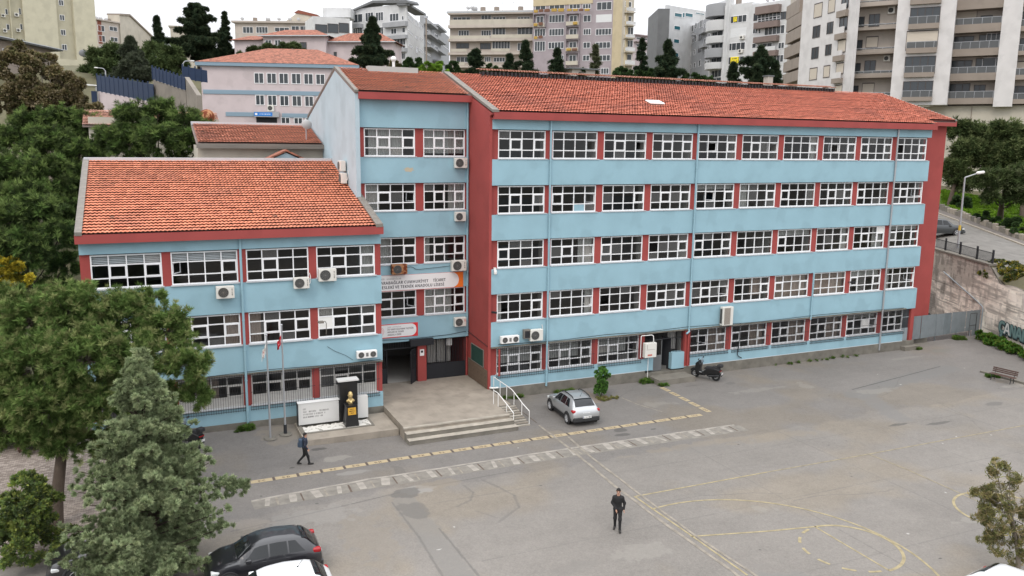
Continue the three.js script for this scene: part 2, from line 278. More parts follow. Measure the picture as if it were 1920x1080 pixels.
{
  const Y = 'court_line';
  obj(Y, ribbon([[0.11, 15.95], [0.2, 20.2], [0.22, 23.6]], 0.09), M.yellowLine, yard);
  obj(Y, ribbon([[0.11, 15.99], [7.7, 16.02]], 0.09), M.yellowLine, yard); obj(Y, ribbon([[7.7, 16.02], [13.5, 16.12], [28.5, 16.2]], 0.09), M.yellowFaint, yard);
  obj(Y, ribbon(arcPts(1.2, 23.6, 6.28, -1.75, 1.2), 0.10), M.yellowLine, yard);
  obj(Y, ribbon([[0.12, 20.21], [3.39, 21.05], [5.57, 21.5]], 0.10), M.yellowLine, yard);
  obj(Y, ribbon(arcPts(5.45, 23.45, 1.95, -1.55, 1.6), 0.13), M.yellowLine, yard);
  for (let k = 0; k < 6; k++) obj('court_dash', ribbon(arcPts(5.45, 23.45, 1.9, 1.75 + k * 0.5, 2.02 + k * 0.5, 8), 0.12, 0.007), M.yellowLine, yard);
  obj(Y, ribbon([[5.5, 21.55], [5.42, 25.4]], 0.08), M.yellowLine, yard);
  obj(Y, ribbon([[14.28, 16.2], [14.4, 18.4], [14.1, 27]], 0.08, 0.007), M.yellowFaint, yard);
  obj(Y, ribbon(arcPts(14.45, 23.6, 2.05, 0, Math.PI * 2, 60), 0.12, 0.009), M.yellowLine, yard);
  obj('joint_line', ribbon([[0.3, 5.6], [0.18, 10.25], [-0.1, 14.2], [-0.18, 17.3], [-0.1, 25]], 0.13, 0.010, 0.7, 3), M.drainPale, yard);
  obj('joint_line', ribbon([[0.95, 7.9], [0.65, 11.1], [0.46, 15.4], [0.34, 20.1], [0.6, 26]], 0.12, 0.012, 0.6, 4), M.drainPale, yard);
  obj('joint_line', ribbon([[7.4, 2.9], [7.6, 4.4], [8.2, 6.2]], 0.09, 0.006, 0.6, 6), M.drainPale, yard);
  obj('joint_line', ribbon([[0.2, 1.2], [0.4, 3.4], [0.35, 5.2]], 0.07, 0.006, 0.5, 8), M.markBrown, yard);
  // the row of class boxes: yellow plates with painted class names
  const names = ['9-A', '9-B', '9-C', '9-D', '9-E', '9-F', '9-G', '9-H', '9-I', '9-K', '9-L', '9-M', '10-A', '10-B', '10-C', '10-D', '10-E', '10-F', '10-G', '11-A', '11-B', '11-C', '11-D', '11-E', '11-F'];
  const cw = 192, ch = 64, cv = document.createElement('canvas'); cv.width = cw * 5; cv.height = ch * 5; const cx = cv.getContext('2d');
  names.forEach((n, k) => {
    const x = (k % 5) * cw, y = Math.floor(k / 5) * ch; const rr = mulberry(k + 3);
    cx.fillStyle = 'rgb(164,149,120)'; cx.fillRect(x, y, cw, ch);
    for (let q = 0; q < 1300; q++) { const v = rr(); cx.fillStyle = v < 0.5 ? 'rgba(168,150,118,0.35)' : v < 0.75 ? 'rgba(186,168,134,0.4)' : 'rgba(140,130,112,0.4)'; cx.fillRect(x + rr() * cw, y + rr() * ch, 1 + rr() * 5, 1 + rr() * 3); }
    cx.fillStyle = 'rgba(72,58,44,0.92)'; cx.font = 'bold 46px sans-serif'; cx.textAlign = 'center'; cx.textBaseline = 'middle'; cx.fillText(n, x + cw / 2, y + ch / 2 + 2);
    for (let q = 0; q < 130; q++) { cx.fillStyle = 'rgba(164,149,120,0.6)'; cx.fillRect(x + rr() * cw, y + rr() * ch, 1 + rr() * 6, 1 + rr() * 3); }
  });
  const bt = new THREE.CanvasTexture(cv); bt.colorSpace = THREE.SRGBColorSpace; bt.magFilter = THREE.LinearFilter;
  M.boxText = new THREE.MeshStandardMaterial({ map: bt, roughness: 0.85, side: THREE.DoubleSide }); M.boxText.name = 'boxText';
  names.slice(1).forEach((n, q) => {
    const k = q + 1, x0 = -16.89 + q * 1.125 + 0.09, x1 = x0 + 0.98, z = 7.78 - 0.24 * sstep(0, 8, q), zz = z, h = 0.18;
    const u0 = (k % 5) / 5, v1 = 1 - Math.floor(k / 5) / 5, u1 = u0 + 0.2, v0 = v1 - 0.2, y = 0.008 + 0.0;
    obj('class_box', quad([x0, y, zz + h], [x1, y, zz + h], [x1, y, zz - h], [x0, y, zz - h], [u0, v0, u1, v0, u1, v1, u0, v1]), M.boxText, yard);
    obj('box_divider', ribbon([[x0 - 0.075, zz - 0.22], [x0 - 0.075, zz + 0.22]], 0.09, 0.007), M.markBrown, yard);
  });
  for (let k = 0; k < 5; k++) { const z0 = 6.85 - k * 1.12, k2 = 15 + k, u0 = (k2 % 5) / 5, v1 = 1 - Math.floor(k2 / 5) / 5; obj('class_box', quad([10.65 + k * 0.05, 0.009, z0 + 0.45], [10.65 + k * 0.05, 0.009, z0 - 0.45], [11.0 + k * 0.05, 0.009, z0 - 0.45], [11.0 + k * 0.05, 0.009, z0 + 0.45], [u0 + 0.2, v1, u0, v1, u0, v1 - 0.2, u0 + 0.2, v1 - 0.2]), M.boxText, yard); }
  // the worn white row of waiting boxes
  obj('white_row', ribbon([[-15.9, 9.9], [-10.5, 9.5], [-0.1, 9.5], [10.7, 9.75]], 0.17, 0.006, 0.5, 11), M.whiteLine, yard);
  obj('white_row_wash', ribbon([[-15.9, 10.4], [-10.5, 10.12], [-0.1, 10.1], [10.9, 10.35]], 0.95, 0.004, 0.06, 12), M.paleWash, yard);
  const rr = mulberry(8);
  for (let k = 0; k < 24; k++) {
    const x = -15.4 + k * 1.09, dz = 0.25 * sstep(-9, -15, x) + 0.2 * sstep(6, 10, x), w = 0.16 + rr() * 0.26;
    obj('white_bar', ribbon([[x + rr() * 0.3, 9.62 + dz], [x + rr() * 0.3, 10.45 + dz]], w, 0.008, 0.5, 20 + k), M.whiteLine, yard);
    obj('brown_bar', ribbon([[x + 0.55, 9.66 + dz], [x + 0.55, 10.5 + dz]], 0.08, 0.009, 0.6, 50 + k), k % 2 ? M.markBrown : M.drainPale, yard);
  }
}
// the brick-paved walk at the left edge of the yard (bricks too small to tell apart at this distance)
{
  const bt = dtex(512, (u, v, i, j) => {
    const row = Math.floor(v * 20), off = (row % 2) * 0.5, cu = u * 10 + off, fu = cu - Math.floor(cu), fv = v * 20 - row;
    const jn = Math.max(sstep(0.06, 0.0, Math.min(fu, 1 - fu)), sstep(0.12, 0.0, Math.min(fv, 1 - fv)));
    const t = hash2(((Math.floor(cu) % 10) + 10) % 10, row, 4) * 0.16 + (hash2(i, j, 6) - 0.5) * 0.06;
    return [0.46 + t - jn * 0.2, 0.415 + t - jn * 0.18, 0.38 + t - jn * 0.16];
  });
  M.brickWalk = new THREE.MeshStandardMaterial({ map: rep(bt, 0.5), roughness: 0.9, side: THREE.DoubleSide });
  const g = sheet(-64, -20.6, -2.5, 12.4, 30, 14, (x, z) => yardY(x, z) + 0.05); struct(obj('brick_walk', muv(g), M.brickWalk), 'brick paved walk beside the yard trees');
  struct(obj('walk_kerb', [bx(-20.6, -20.45, -0.1, 0.12, 6.2, 12.4), bx(-64, -20.45, -0.1, 0.12, 12.4, 12.55)], M.concrete));
}
// ---------------------------------------------------------------- the school building
const school = thing('school_building', 'long light blue and red school building with tiled roofs and white windows', 'school');
const W = (name, g, m) => obj(name, muv(Array.isArray(g) ? merge(g) : g), m, school);
// window: 4 x 3 panes in a white frame, thicker opening sashes where asked for
const geoCache = new Map(); const cached = (k, f) => { if (!geoCache.has(k)) geoCache.set(k, f()); return geoCache.get(k); };
let paneCount = 0; const restPanes = [], sheenPanes = []; const pr = mulberry(404);
const ROWS = [0, 0.30, 0.70, 1];                          // pane rows from the bottom
function windowAt(x, y, w, h, z, o = {}) {
  const nc = o.cols || 4, sash = o.sash || [1, 3], open = o.open || [], solid = o.solid || [];
  const win = part('window', school, [x, y, z]);
  const key = [w.toFixed(3), h.toFixed(3), nc, sash.join(), open.join(), o.old ? 1 : 0].join('|');
  const b = 0.065, m = 0.028, d = 0.035;
  const xs = Array.from({ length: nc + 1 }, (_, i) => w * i / nc), ys = ROWS.map(r => h * r);
  obj('frame', cached('f' + key, () => {
    const l = [bx(0, w, 0, b, -d, d), bx(0, w, h - b, h, -d, d), bx(0, b, b, h - b, -d, d), bx(w - b, w, b, h - b, -d, d)];
    for (let i = 1; i < nc; i++) l.push(bx(xs[i] - m, xs[i] + m, b, h - b, -d + 0.003, d - 0.003));
    for (let j = 1; j < 3; j++) for (let i = 0; i < nc; i++) l.push(bx(xs[i] + (i ? m : b), xs[i + 1] - (i < nc - 1 ? m : b), ys[j] - m, ys[j] + m, -d + 0.003, d - 0.003));
    for (const i of sash) if (!open.includes(i)) { const a = xs[i] + (i ? m : b), c = xs[i + 1] - (i < nc - 1 ? m : b), e = ys[1] + m, f = ys[2] - m, t = 0.055; l.push(bx(a, c, e, e + t, -d, d + 0.012), bx(a, c, f - t, f, -d, d + 0.012), bx(a, a + t, e + t, f - t, -d, d + 0.012), bx(c - t, c, e + t, f - t, -d, d + 0.012)); }
    return merge(l);
  }), o.old ? M.pvcOld : M.pvc, win);
  obj('sill', cached('s' + w.toFixed(3), () => bx(-0.06, w + 0.06, -0.05, -0.004, -0.05, 0.26)), M.flashingWhite, win);
  for (let i = 0; i < nc; i++) for (let j = 0; j < 3; j++) {
    if (j === 1 && open.includes(i)) {                    // an inward-opened sash
      const pw = w / nc - 0.08, ph = ys[2] - ys[1] - 0.07, sg = i ? -1 : 1;
      const s = obj('open_sash', cached('o' + key + sg, () => merge([bx(0, sg * pw, 0, 0.06, -0.02, 0.02), bx(0, sg * pw, ph - 0.06, ph, -0.02, 0.02), bx(0, sg * 0.06, 0.06, ph - 0.06, -0.02, 0.02), bx(sg * (pw - 0.06), sg * pw, 0.06, ph - 0.06, -0.02, 0.02)])), M.pvc, win);
      s.position.set(i ? xs[i + 1] - 0.05 : 0.07, ys[1] + 0.035, -0.04); s.rotation.y = i ? -1.05 : 1.0;
      continue;
    }
    const x0 = xs[i] + 0.02, x1 = xs[i + 1] - 0.02, y0 = ys[j] + 0.02, y1 = ys[j + 1] - 0.02;
    const pk = 'p' + [x1 - x0, y1 - y0].map(v => v.toFixed(3)).join('x');
    if (solid.some(s => s[0] === i && s[1] === j)) { const p = obj('panel', cached(pk + 's', () => bx(0, x1 - x0, 0, y1 - y0, -0.01, 0.01)), o.solidMat || M.whitePaint, win); p.position.set(x0, y0, 0); continue; }
    if (paneCount < 300) { const p = obj('pane', cached(pk, () => quad([0, 0, 0], [x1 - x0, 0, 0], [x1 - x0, y1 - y0, 0], [0, y1 - y0, 0])), pr() < 0.12 ? M.glassSheen : M.glass, win); p.position.set(x0, y0, 0); paneCount++; }
    else (pr() < 0.14 ? sheenPanes : restPanes).push(quad([x + x0, y + y0, z], [x + x1, y + y0, z], [x + x1, y + y1, z], [x + x0, y + y1, z]));
  }
  for (const c of o.curtain || []) curtain(win, c[0] * w, c[1] * w, (c[2] ?? 0) * h, h * (c[3] ?? 1), c[4] ? M.curtainTan : M.curtain);
  if (o.blind) for (let k = 0; k < o.blind; k++) { const s = obj('blind_slat', cached('bl' + w.toFixed(2), () => { const g = bx(0.06, w - 0.06, -0.035, 0.035, -0.004, 0.004); g.rotateX(-0.7); return g; }), M.whiteShutter, win); s.position.set(0, h * 0.98 - 0.05 - k * 0.085, -0.12); }
  return win;
}
function curtain(win, x0, x1, y0, y1, m) {
  const w = x1 - x0, n = Math.max(8, Math.round(w / 0.035)), k = 'c' + w.toFixed(2) + '_' + (y1 - y0).toFixed(2);
  const c = obj('curtain', cached(k, () => {
    const pos = [], idx = []; for (let i = 0; i <= n; i++) { const x = w * i / n, z = 0.035 * Math.sin(x * 42 + 1.5 * Math.sin(x * 5)) + 0.012 * Math.sin(x * 90); for (const y of [0, y1 - y0]) pos.push(x, y, z); if (i) { const a = (i - 1) * 2; idx.push(a, a + 2, a + 1, a + 1, a + 2, a + 3); } }
    const g = new THREE.BufferGeometry(); g.setAttribute('position', new THREE.Float32BufferAttribute(pos, 3)); g.setIndex(idx); g.computeVertexNormals(); return g;
  }), m, win); c.position.set(x0, y0, -0.22); return c;
}
function grille(x0, x1, y0, y1, z) {
  const w = x1 - x0, h = y1 - y0;
  const g = obj('window_grille', cached('g' + w.toFixed(2) + '_' + h.toFixed(2), () => {
    const l = []; for (let x = 0; x <= w + 0.01; x += 0.125) l.push(bx(x - 0.008, x + 0.008, 0, h, -0.008, 0.008));
    for (const y of [0.06, 0.22, h * 0.5, h - 0.2, h - 0.06]) l.push(bx(0, w, y - 0.012, y + 0.012, 0.008, 0.014));
    for (const x of [0, w]) l.push(bx(x - 0.01, x + 0.01, 0.05, 0.08, -0.22, 0), bx(x - 0.01, x + 0.01, h - 0.08, h - 0.05, -0.22, 0));
    return merge(l);
  }), M.iron, school); g.position.set(x0, y0, z); return g;
}
const wr = mulberry(91);
// ---- left wing (nearest): 4 bays, 3 storeys
const LW = { z: 0.8, x0: -22.05, B: 3.67, w: 3.244, h: 1.684, tops: [10.06, 6.67, 3.28], xl: -22.5, xr: -7.47 };
{
  const { z, x0, B, w, h, tops, xl, xr } = LW;
  const opt = [[{ blind: 5, sash: [1, 3] }, { blind: 5, sash: [3], open: [0] }, { sash: [1], solid: [] }, { sash: [1, 3], curtain: [[0.78, 1]] }],
    [{ sash: [1, 3] }, { sash: [1, 3], curtain: [[0.76, 1, 0, 1, 1]] }, { sash: [1, 3], curtain: [[0, 0.2, 0, 1, 1]] }, { sash: [1, 3], solid: [[0, 1]], curtain: [[0.02, 0.26, 0.72, 1]] }],
    [{ sash: [1, 3], old: 1 }, { sash: [1, 3], old: 1, curtain: [[0.3, 0.62, 0.2, 1, 1]], solid: [[0, 0], [1, 0], [2, 0], [3, 0]], solidMat: M.pvcOld }, { sash: [1, 3], old: 1, solid: [[0, 0], [1, 0], [2, 0], [3, 0]], solidMat: M.pvcOld }, { sash: [1], old: 1, solid: [[0, 0], [1, 0], [2, 0], [3, 0]], solidMat: M.pvcOld }]];
  for (let r = 0; r < 3; r++) for (let c = 0; c < 4; c++) {
    windowAt(x0 + c * B, tops[r] - h, w, h, z - 0.02, opt[r][c]);
    if (r === 2) grille(x0 + c * B - 0.08, x0 + c * B + w + 0.12, tops[r] - h - 0.28, tops[r] + 0.12, z + 0.26);
    const a = x0 + c * B + w, b = c < 3 ? x0 + (c + 1) * B : xr;
    obj('pillar', muv(bx(a, b, tops[r] - h - 0.05, tops[r] + 0.06, z - 0.2, z + 0.02)), M.red, school);
    if (!c) obj('pillar', muv(bx(xl, x0, tops[r] - h - 0.05, tops[r] + 0.06, z - 0.2, z + 0.02)), M.red, school);
  }
  const bands = [[10.12, 10.72], [6.73, 8.326], [3.34, 4.936], [0.70, 1.546]];
  for (const [a, b] of bands) W('wall_band', bx(xl, xr, a, b, z - 0.3, z + 0.16), M.blue);
  W('plinth', bx(xl - 0.02, xr + 0.02, -0.3, 0.70, z - 0.3, z + 0.20), M.plinth);
  W('wall', [bx(xl, xl + 0.25, -0.2, 10.72, -12, z - 0.3), bx(xl, xr, -0.2, 10.7, -12.2, -12)], M.blue);
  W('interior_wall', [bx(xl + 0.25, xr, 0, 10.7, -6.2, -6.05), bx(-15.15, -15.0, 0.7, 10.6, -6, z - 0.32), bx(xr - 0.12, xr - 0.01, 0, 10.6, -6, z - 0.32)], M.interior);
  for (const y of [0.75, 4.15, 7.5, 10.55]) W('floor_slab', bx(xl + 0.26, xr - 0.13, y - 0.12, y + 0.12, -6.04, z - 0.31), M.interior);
  // drain ledge with loose cables above the grilles
  W('ledge', bx(xl, xr, 3.34, 3.42, z + 0.16, z + 0.24), M.plinth);
}
// ---- centre block: two bays, four storeys over the entrance
const CB = { z: -3.4, xl: -7.6, xr: -0.5 };
{
  const z = CB.z, tops = [16.53, 13.23, 9.92, 6.6], h = 1.652;
  const oa = [{ sash: [1, 3], curtain: [[0.1, 0.78]] }, { sash: [1], open: [3], curtain: [[0, 0.3]] }, { sash: [3], curtain: [[0, 0.5]] }, { sash: [1], open: [3] }];
  const ob = [{ sash: [1, 3], curtain: [[0.02, 0.98, 0.12, 1]] }, { sash: [1, 3], curtain: [[0.62, 0.98]] }, { sash: [1, 3], curtain: [[0, 0.16]] }, { sash: [1, 3], curtain: [[0.05, 0.7]] }];
  for (let r = 0; r < 4; r++) {
    windowAt(-7.244, tops[r] - h, 3.164, h, z - 0.02, oa[r]); windowAt(-3.549, tops[r] - h, 2.723, h, z - 0.02, ob[r]);
    for (const [a, b] of [[-7.6, -7.244], [-4.08, -3.549], [-0.826, -0.62]]) obj('pillar', muv(bx(a, b, tops[r] - h - 0.05, tops[r] + 0.05, z - 0.2, z + 0.02)), M.red, school);
  }
  for (const [a, b] of [[16.58, 18.25], [13.28, 14.83], [9.97, 11.53], [6.65, 8.22], [3.35, 4.9]]) W('wall_band', bx(-7.6, -0.62, a, b, z - 0.3, z + 0.2), M.blue);
  // the pale side wall with its gable
  W('gable_wall', prism([[z + 0.6, 0], [z + 0.6, 18.55], [-8, 20.2], [-17.6, 17.4], [-17.6, 0]], -7.88, -7.62, 'x'), M.palerBlue);
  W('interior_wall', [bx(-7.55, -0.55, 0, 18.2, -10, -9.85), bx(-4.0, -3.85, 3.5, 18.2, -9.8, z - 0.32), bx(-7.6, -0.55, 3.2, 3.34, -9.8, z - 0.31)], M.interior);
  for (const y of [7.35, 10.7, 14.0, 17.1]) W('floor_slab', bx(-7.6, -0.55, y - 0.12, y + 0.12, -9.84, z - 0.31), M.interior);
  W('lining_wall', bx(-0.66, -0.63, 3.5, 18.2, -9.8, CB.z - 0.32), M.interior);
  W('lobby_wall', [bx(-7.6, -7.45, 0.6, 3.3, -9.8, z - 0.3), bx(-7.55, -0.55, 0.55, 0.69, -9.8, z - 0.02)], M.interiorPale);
  // entrance: pillar, lintel, barred gates
  obj('pillar', muv(bx(-4.1, -3.52, 0.68, 3.36, z - 0.2, z + 0.3)), M.red, school);
  obj('pillar', muv(bx(-0.84, -0.62, 0.68, 3.36, z - 0.2, z + 0.02)), M.red, school);
  obj('lintel', bx(-4.62, -3.1, 3.05, 3.46, z + 0.2, z + 0.5), M.blackPanel, school);
  const gate = (w, h, solidH) => { const l = [bx(0, w, 0, solidH, -0.015, 0.015), bx(0, w, h - 0.05, h, -0.03, 0.03), bx(0, 0.05, 0, h, -0.03, 0.03), bx(w - 0.05, w, 0, h, -0.03, 0.03), bx(0, w, solidH, solidH + 0.05, -0.03, 0.03)]; for (let x = 0.12; x < w - 0.06; x += 0.11) l.push(bx(x - 0.011, x + 0.011, solidH, h, -0.011, 0.011)); return merge(l); };
  const put = (name, w, h, s, x, y, zz, a = 0, par = school) => { const g = obj(name, gate(w, h, s), M.blackPanel, par); g.position.set(x, y, zz); g.rotation.y = a; return g; };
  put('entrance_gate', 1.36, 2.62, 0.95, -3.5, 0.69, z + 0.05); put('entrance_gate', 1.36, 2.62, 0.95, -2.14, 0.69, z + 0.05);
  put('door_leaf', 0.72, 2.2, 0.9, -6.75, 0.69, z + 0.05); put('door_leaf', 0.85, 2.2, 0.9, -4.16, 0.69, z + 0.1, -2.25);
  put('transom', 3.1, 0.5, 0.03, -7.2, 2.85, z + 0.05); put('door_leaf', 0.55, 2.2, 0.9, -7.3, 0.69, z + 0.05);
  const en = part('notice', school, [-3.82, 2.35, z + 0.31]); obj('sheet', bx(-0.14, 0.14, 0, 0.42, 0, 0.012), M.whitePaint, en); obj('emblem', bx(-0.08, 0.07, 0.2, 0.34, 0.012, 0.016), M.blackPanel, en);
  for (const [a, b, c, d] of [[-3.2, -2.6, 1.6, 3.2], [-2.55, -1.6, 1.6, 3.1]]) { const p = part('lobby_curtain', school, [a, c, z - 0.3]); curtain(p, 0, b - a, 0, d - c, M.curtain); }
  obj('white_board', bx(-2.1, -1.65, 2.75, 3.25, z - 0.15, z - 0.12), M.whitePaint, school);
}
// ---- main wing: ten bays, five storeys
const MW = { B: 3.6115, w: 3.135, h: 1.664, xl: -0.45, xr: 35.88 };
{
  const { B, w, h, xl, xr } = MW, tops = [16.5, 13.2, 9.9, 6.6, 3.22];
  const sashes = [[1, 3], [0, 3], [1, 3], [0], [1, 3], [3], [0, 3]];
  for (let r = 0; r < 5; r++) for (let c = 0; c < 10; c++) {
    const x = c * B, y = tops[r] - h, q = wr();
    if (r < 4 || c !== 3) {
      const o = { sash: sashes[Math.floor(wr() * 7)] };
      if (q < 0.30) { o.open = [o.sash[0]]; } else if (q < 0.48 && o.sash.includes(3)) o.open = [3];
      if (wr() < 0.16) o.curtain = [wr() < 0.5 ? [0, 0.14 + wr() * 0.2] : [0.66 + wr() * 0.2, 1]]; if (wr() < 0.10) o.curtain = [[0.02, 0.98, 0.62 + wr() * 0.2, 1]];
      if (r === 3 && (c === 7 || c === 6)) o.curtain = [[0.02, 0.97, 0, 1, 1]];
      if (r === 3 && c === 0) o.curtain = [[0, 0.13]]; if (r === 3 && c === 9) o.curtain = [[0, 0.2]]; if (r === 3 && c === 5) o.curtain = [[0.5, 0.85, 0.2, 1, 1]];
      if (r === 4 && c < 3) { o.curtain = [[0.02, c ? 0.72 : 0.78, 0.36, 1]]; o.sash = [1, 3]; } if (r === 4 && c >= 4 && c < 8) o.curtain = [[0.55, 0.97, 0, 1, 1]];
      if (r === 1 && c === 1) { o.solid = [[2, 0]]; o.solidMat = M.blue; } if (r === 2 && c === 8) o.solid = [[3, 2]]; if (r === 4 && c === 8) o.solid = [[2, 1]];
      if (r === 4 && c === 9) windowAt(x, y, w * 0.72, h, -0.02, { cols: 3, sash: [1] });
      else windowAt(x, y, w, h, -0.02, o);
      if (r === 4) grille(x - 0.06, x + (c === 9 ? w * 0.72 : w) + 0.12, y - 0.26, tops[r] + 0.06, 0.24);
    }
    const a = x + w, b = c < 9 ? x + B : 35.7;
    obj('pillar', muv(bx(a, b, y - 0.05, tops[r] + 0.06, -0.2, 0.02)), M.red, school);
    if (!c) obj('pillar', muv(bx(xl, 0, y - 0.05, tops[r] + 0.06, -0.2, 0.02)), M.red, school);
  }
  for (const [a, b] of [[16.55, 17.16], [13.25, 14.786], [9.95, 11.486], [6.65, 8.186], [3.28, 4.886]]) W('wall_band', bx(xl, xr, a, b, -0.3, 0.2), M.blue);
  W('wall_band', [bx(xl, 10.8, 0.70, 1.506, -0.3, 0.2), bx(14.0, 34.75, 0.70, 1.506, -0.3, 0.2)], M.blue);
  W('plinth', [bx(xl, 10.8, -0.2, 0.70, -0.3, 0.24), bx(14.0, 36, -0.2, 0.70, -0.3, 0.24)], M.plinth);
  W('drip_edge', [bx(xl, 10.8, 0.70, 0.73, 0.2, 0.225), bx(14.0, 34.75, 0.70, 0.73, 0.2, 0.225)], M.flashingWhite);
  W('ledge', bx(xl, 34.8, 3.28, 3.36, 0.2, 0.30), M.plinth);
  // end walls
  W('side_wall', prism([[0.2, 0], [0.2, 17.3], [0.6, 17.4], [-8, 20.18], [-9, 20], [-9, 0]], -0.62, -0.45, 'x'), M.red);
  W('end_plinth', bx(35.9, 38.9, -0.1, 0.75, -1.0, -0.9), M.plinth);
  W('end_wall', [bx(35.7, 38.9, -0.1, 17.9, -1.2, -1.0), bx(35.68, 35.88, -0.1, 17.2, -1.0, -0.3)], M.red);
  W('end_wall', prism([[-1.2, -0.1], [-1.2, 17.8], [-8, 20.15], [-16, 17.7], [-16, -0.1]], 38.7, 38.9, 'x'), M.red);
  W('rear_wall', bx(-7.6, 38.7, 0, 17.6, -16.2, -16), M.blue);
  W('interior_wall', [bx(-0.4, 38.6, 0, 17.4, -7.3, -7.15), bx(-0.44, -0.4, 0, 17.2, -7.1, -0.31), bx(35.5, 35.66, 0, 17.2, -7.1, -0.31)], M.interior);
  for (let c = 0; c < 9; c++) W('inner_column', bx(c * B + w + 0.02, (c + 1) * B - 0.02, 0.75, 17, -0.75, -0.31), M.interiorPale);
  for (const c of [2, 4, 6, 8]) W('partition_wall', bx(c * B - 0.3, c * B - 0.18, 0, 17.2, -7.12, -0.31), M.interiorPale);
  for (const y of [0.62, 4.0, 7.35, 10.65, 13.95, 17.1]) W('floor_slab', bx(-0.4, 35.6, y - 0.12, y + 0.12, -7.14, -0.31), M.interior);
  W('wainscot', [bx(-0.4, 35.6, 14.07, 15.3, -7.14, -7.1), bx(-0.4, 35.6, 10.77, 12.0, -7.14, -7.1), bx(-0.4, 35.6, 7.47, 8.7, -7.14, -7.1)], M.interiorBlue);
  // side door bay in the fourth bay
  obj('pillar', muv(bx(13.97, 14.44, 0.7, 3.28, -0.2, 0.22)), M.red, school);
  W('porch_wall', [bx(10.8, 11.45, 0.70, 1.55, -0.3, 0.21), bx(12.95, 14.0, 0.62, 1.75, -0.3, 0.21)], M.blue);
  W('porch_floor', bx(10.8, 14.0, -0.1, 0.52, -0.6, 0.26), M.plinth);
  const door = part('side_door', school, [11.5, 0.55, -0.05]); obj('leaf', [bx(0, 0.78, 0, 1.1, -0.02, 0.02), bx(0, 0.05, 1.1, 2.2, -0.02, 0.02), bx(0.73, 0.78, 1.1, 2.2, -0.02, 0.02), bx(0, 0.78, 2.15, 2.2, -0.02, 0.02)], M.darkGreyWall, door); obj('pane', quad([0.05, 1.1, 0], [0.73, 1.1, 0], [0.73, 2.15, 0], [0.05, 2.15, 0]), M.glass, door);
  const d2 = part('side_door', school, [13.0, 0.55, -0.05], 1.9); obj('leaf', bx(0, 0.75, 0, 2.2, -0.02, 0.02), M.blackPanel, d2);
  { const l = []; for (let x = 10.9; x < 14; x += 0.12) l.push(bx(x - 0.008, x + 0.008, 2.75, 3.25, 0.0, 0.016)); l.push(bx(10.9, 13.96, 2.74, 2.78, -0.03, 0.03)); for (let x = 12.98; x < 14; x += 0.12) l.push(bx(x - 0.008, x + 0.008, 1.75, 2.75, 0.0, 0.016)); obj('transom_grille', l, M.iron, school); }
  const p3 = part('lobby_curtain', school, [13.1, 1.8, -0.4]); curtain(p3, 0, 0.7, 0, 1.4, M.curtain);
  // plain grey end door
  const ed = part('end_door', school, [34.75, 0.55, 0.0]); obj('leaf', [bx(0, 0.72, 0, 1.15, -0.02, 0.02), bx(0, 0.72, 2.0, 2.06, -0.02, 0.02)], M.greyMetal, ed); obj('pane', quad([0, 1.15, 0], [0.72, 1.15, 0], [0.72, 2.65, 0], [0, 2.65, 0]), M.farGlass, ed);
  obj('pillar', muv(bx(35.5, 35.86, 0.5, 3.28, -0.3, 0.18)), M.red, school);
  obj('end_step', bx(34.6, 36.2, -0.1, 0.32, 0.24, 0.7), M.concrete, school);
  W('stoop', bx(11.1, 14.0, -0.1, 0.36, 0.28, 1.55), M.concrete);
}
if (restPanes.length) { obj('pane', restPanes, M.glass, school).userData.kind = 'stuff'; obj('sheen_pane', sheenPanes, M.glassSheen, school).userData.kind = 'stuff'; }  // second mesh: panes greyed to stand in for differing reflections
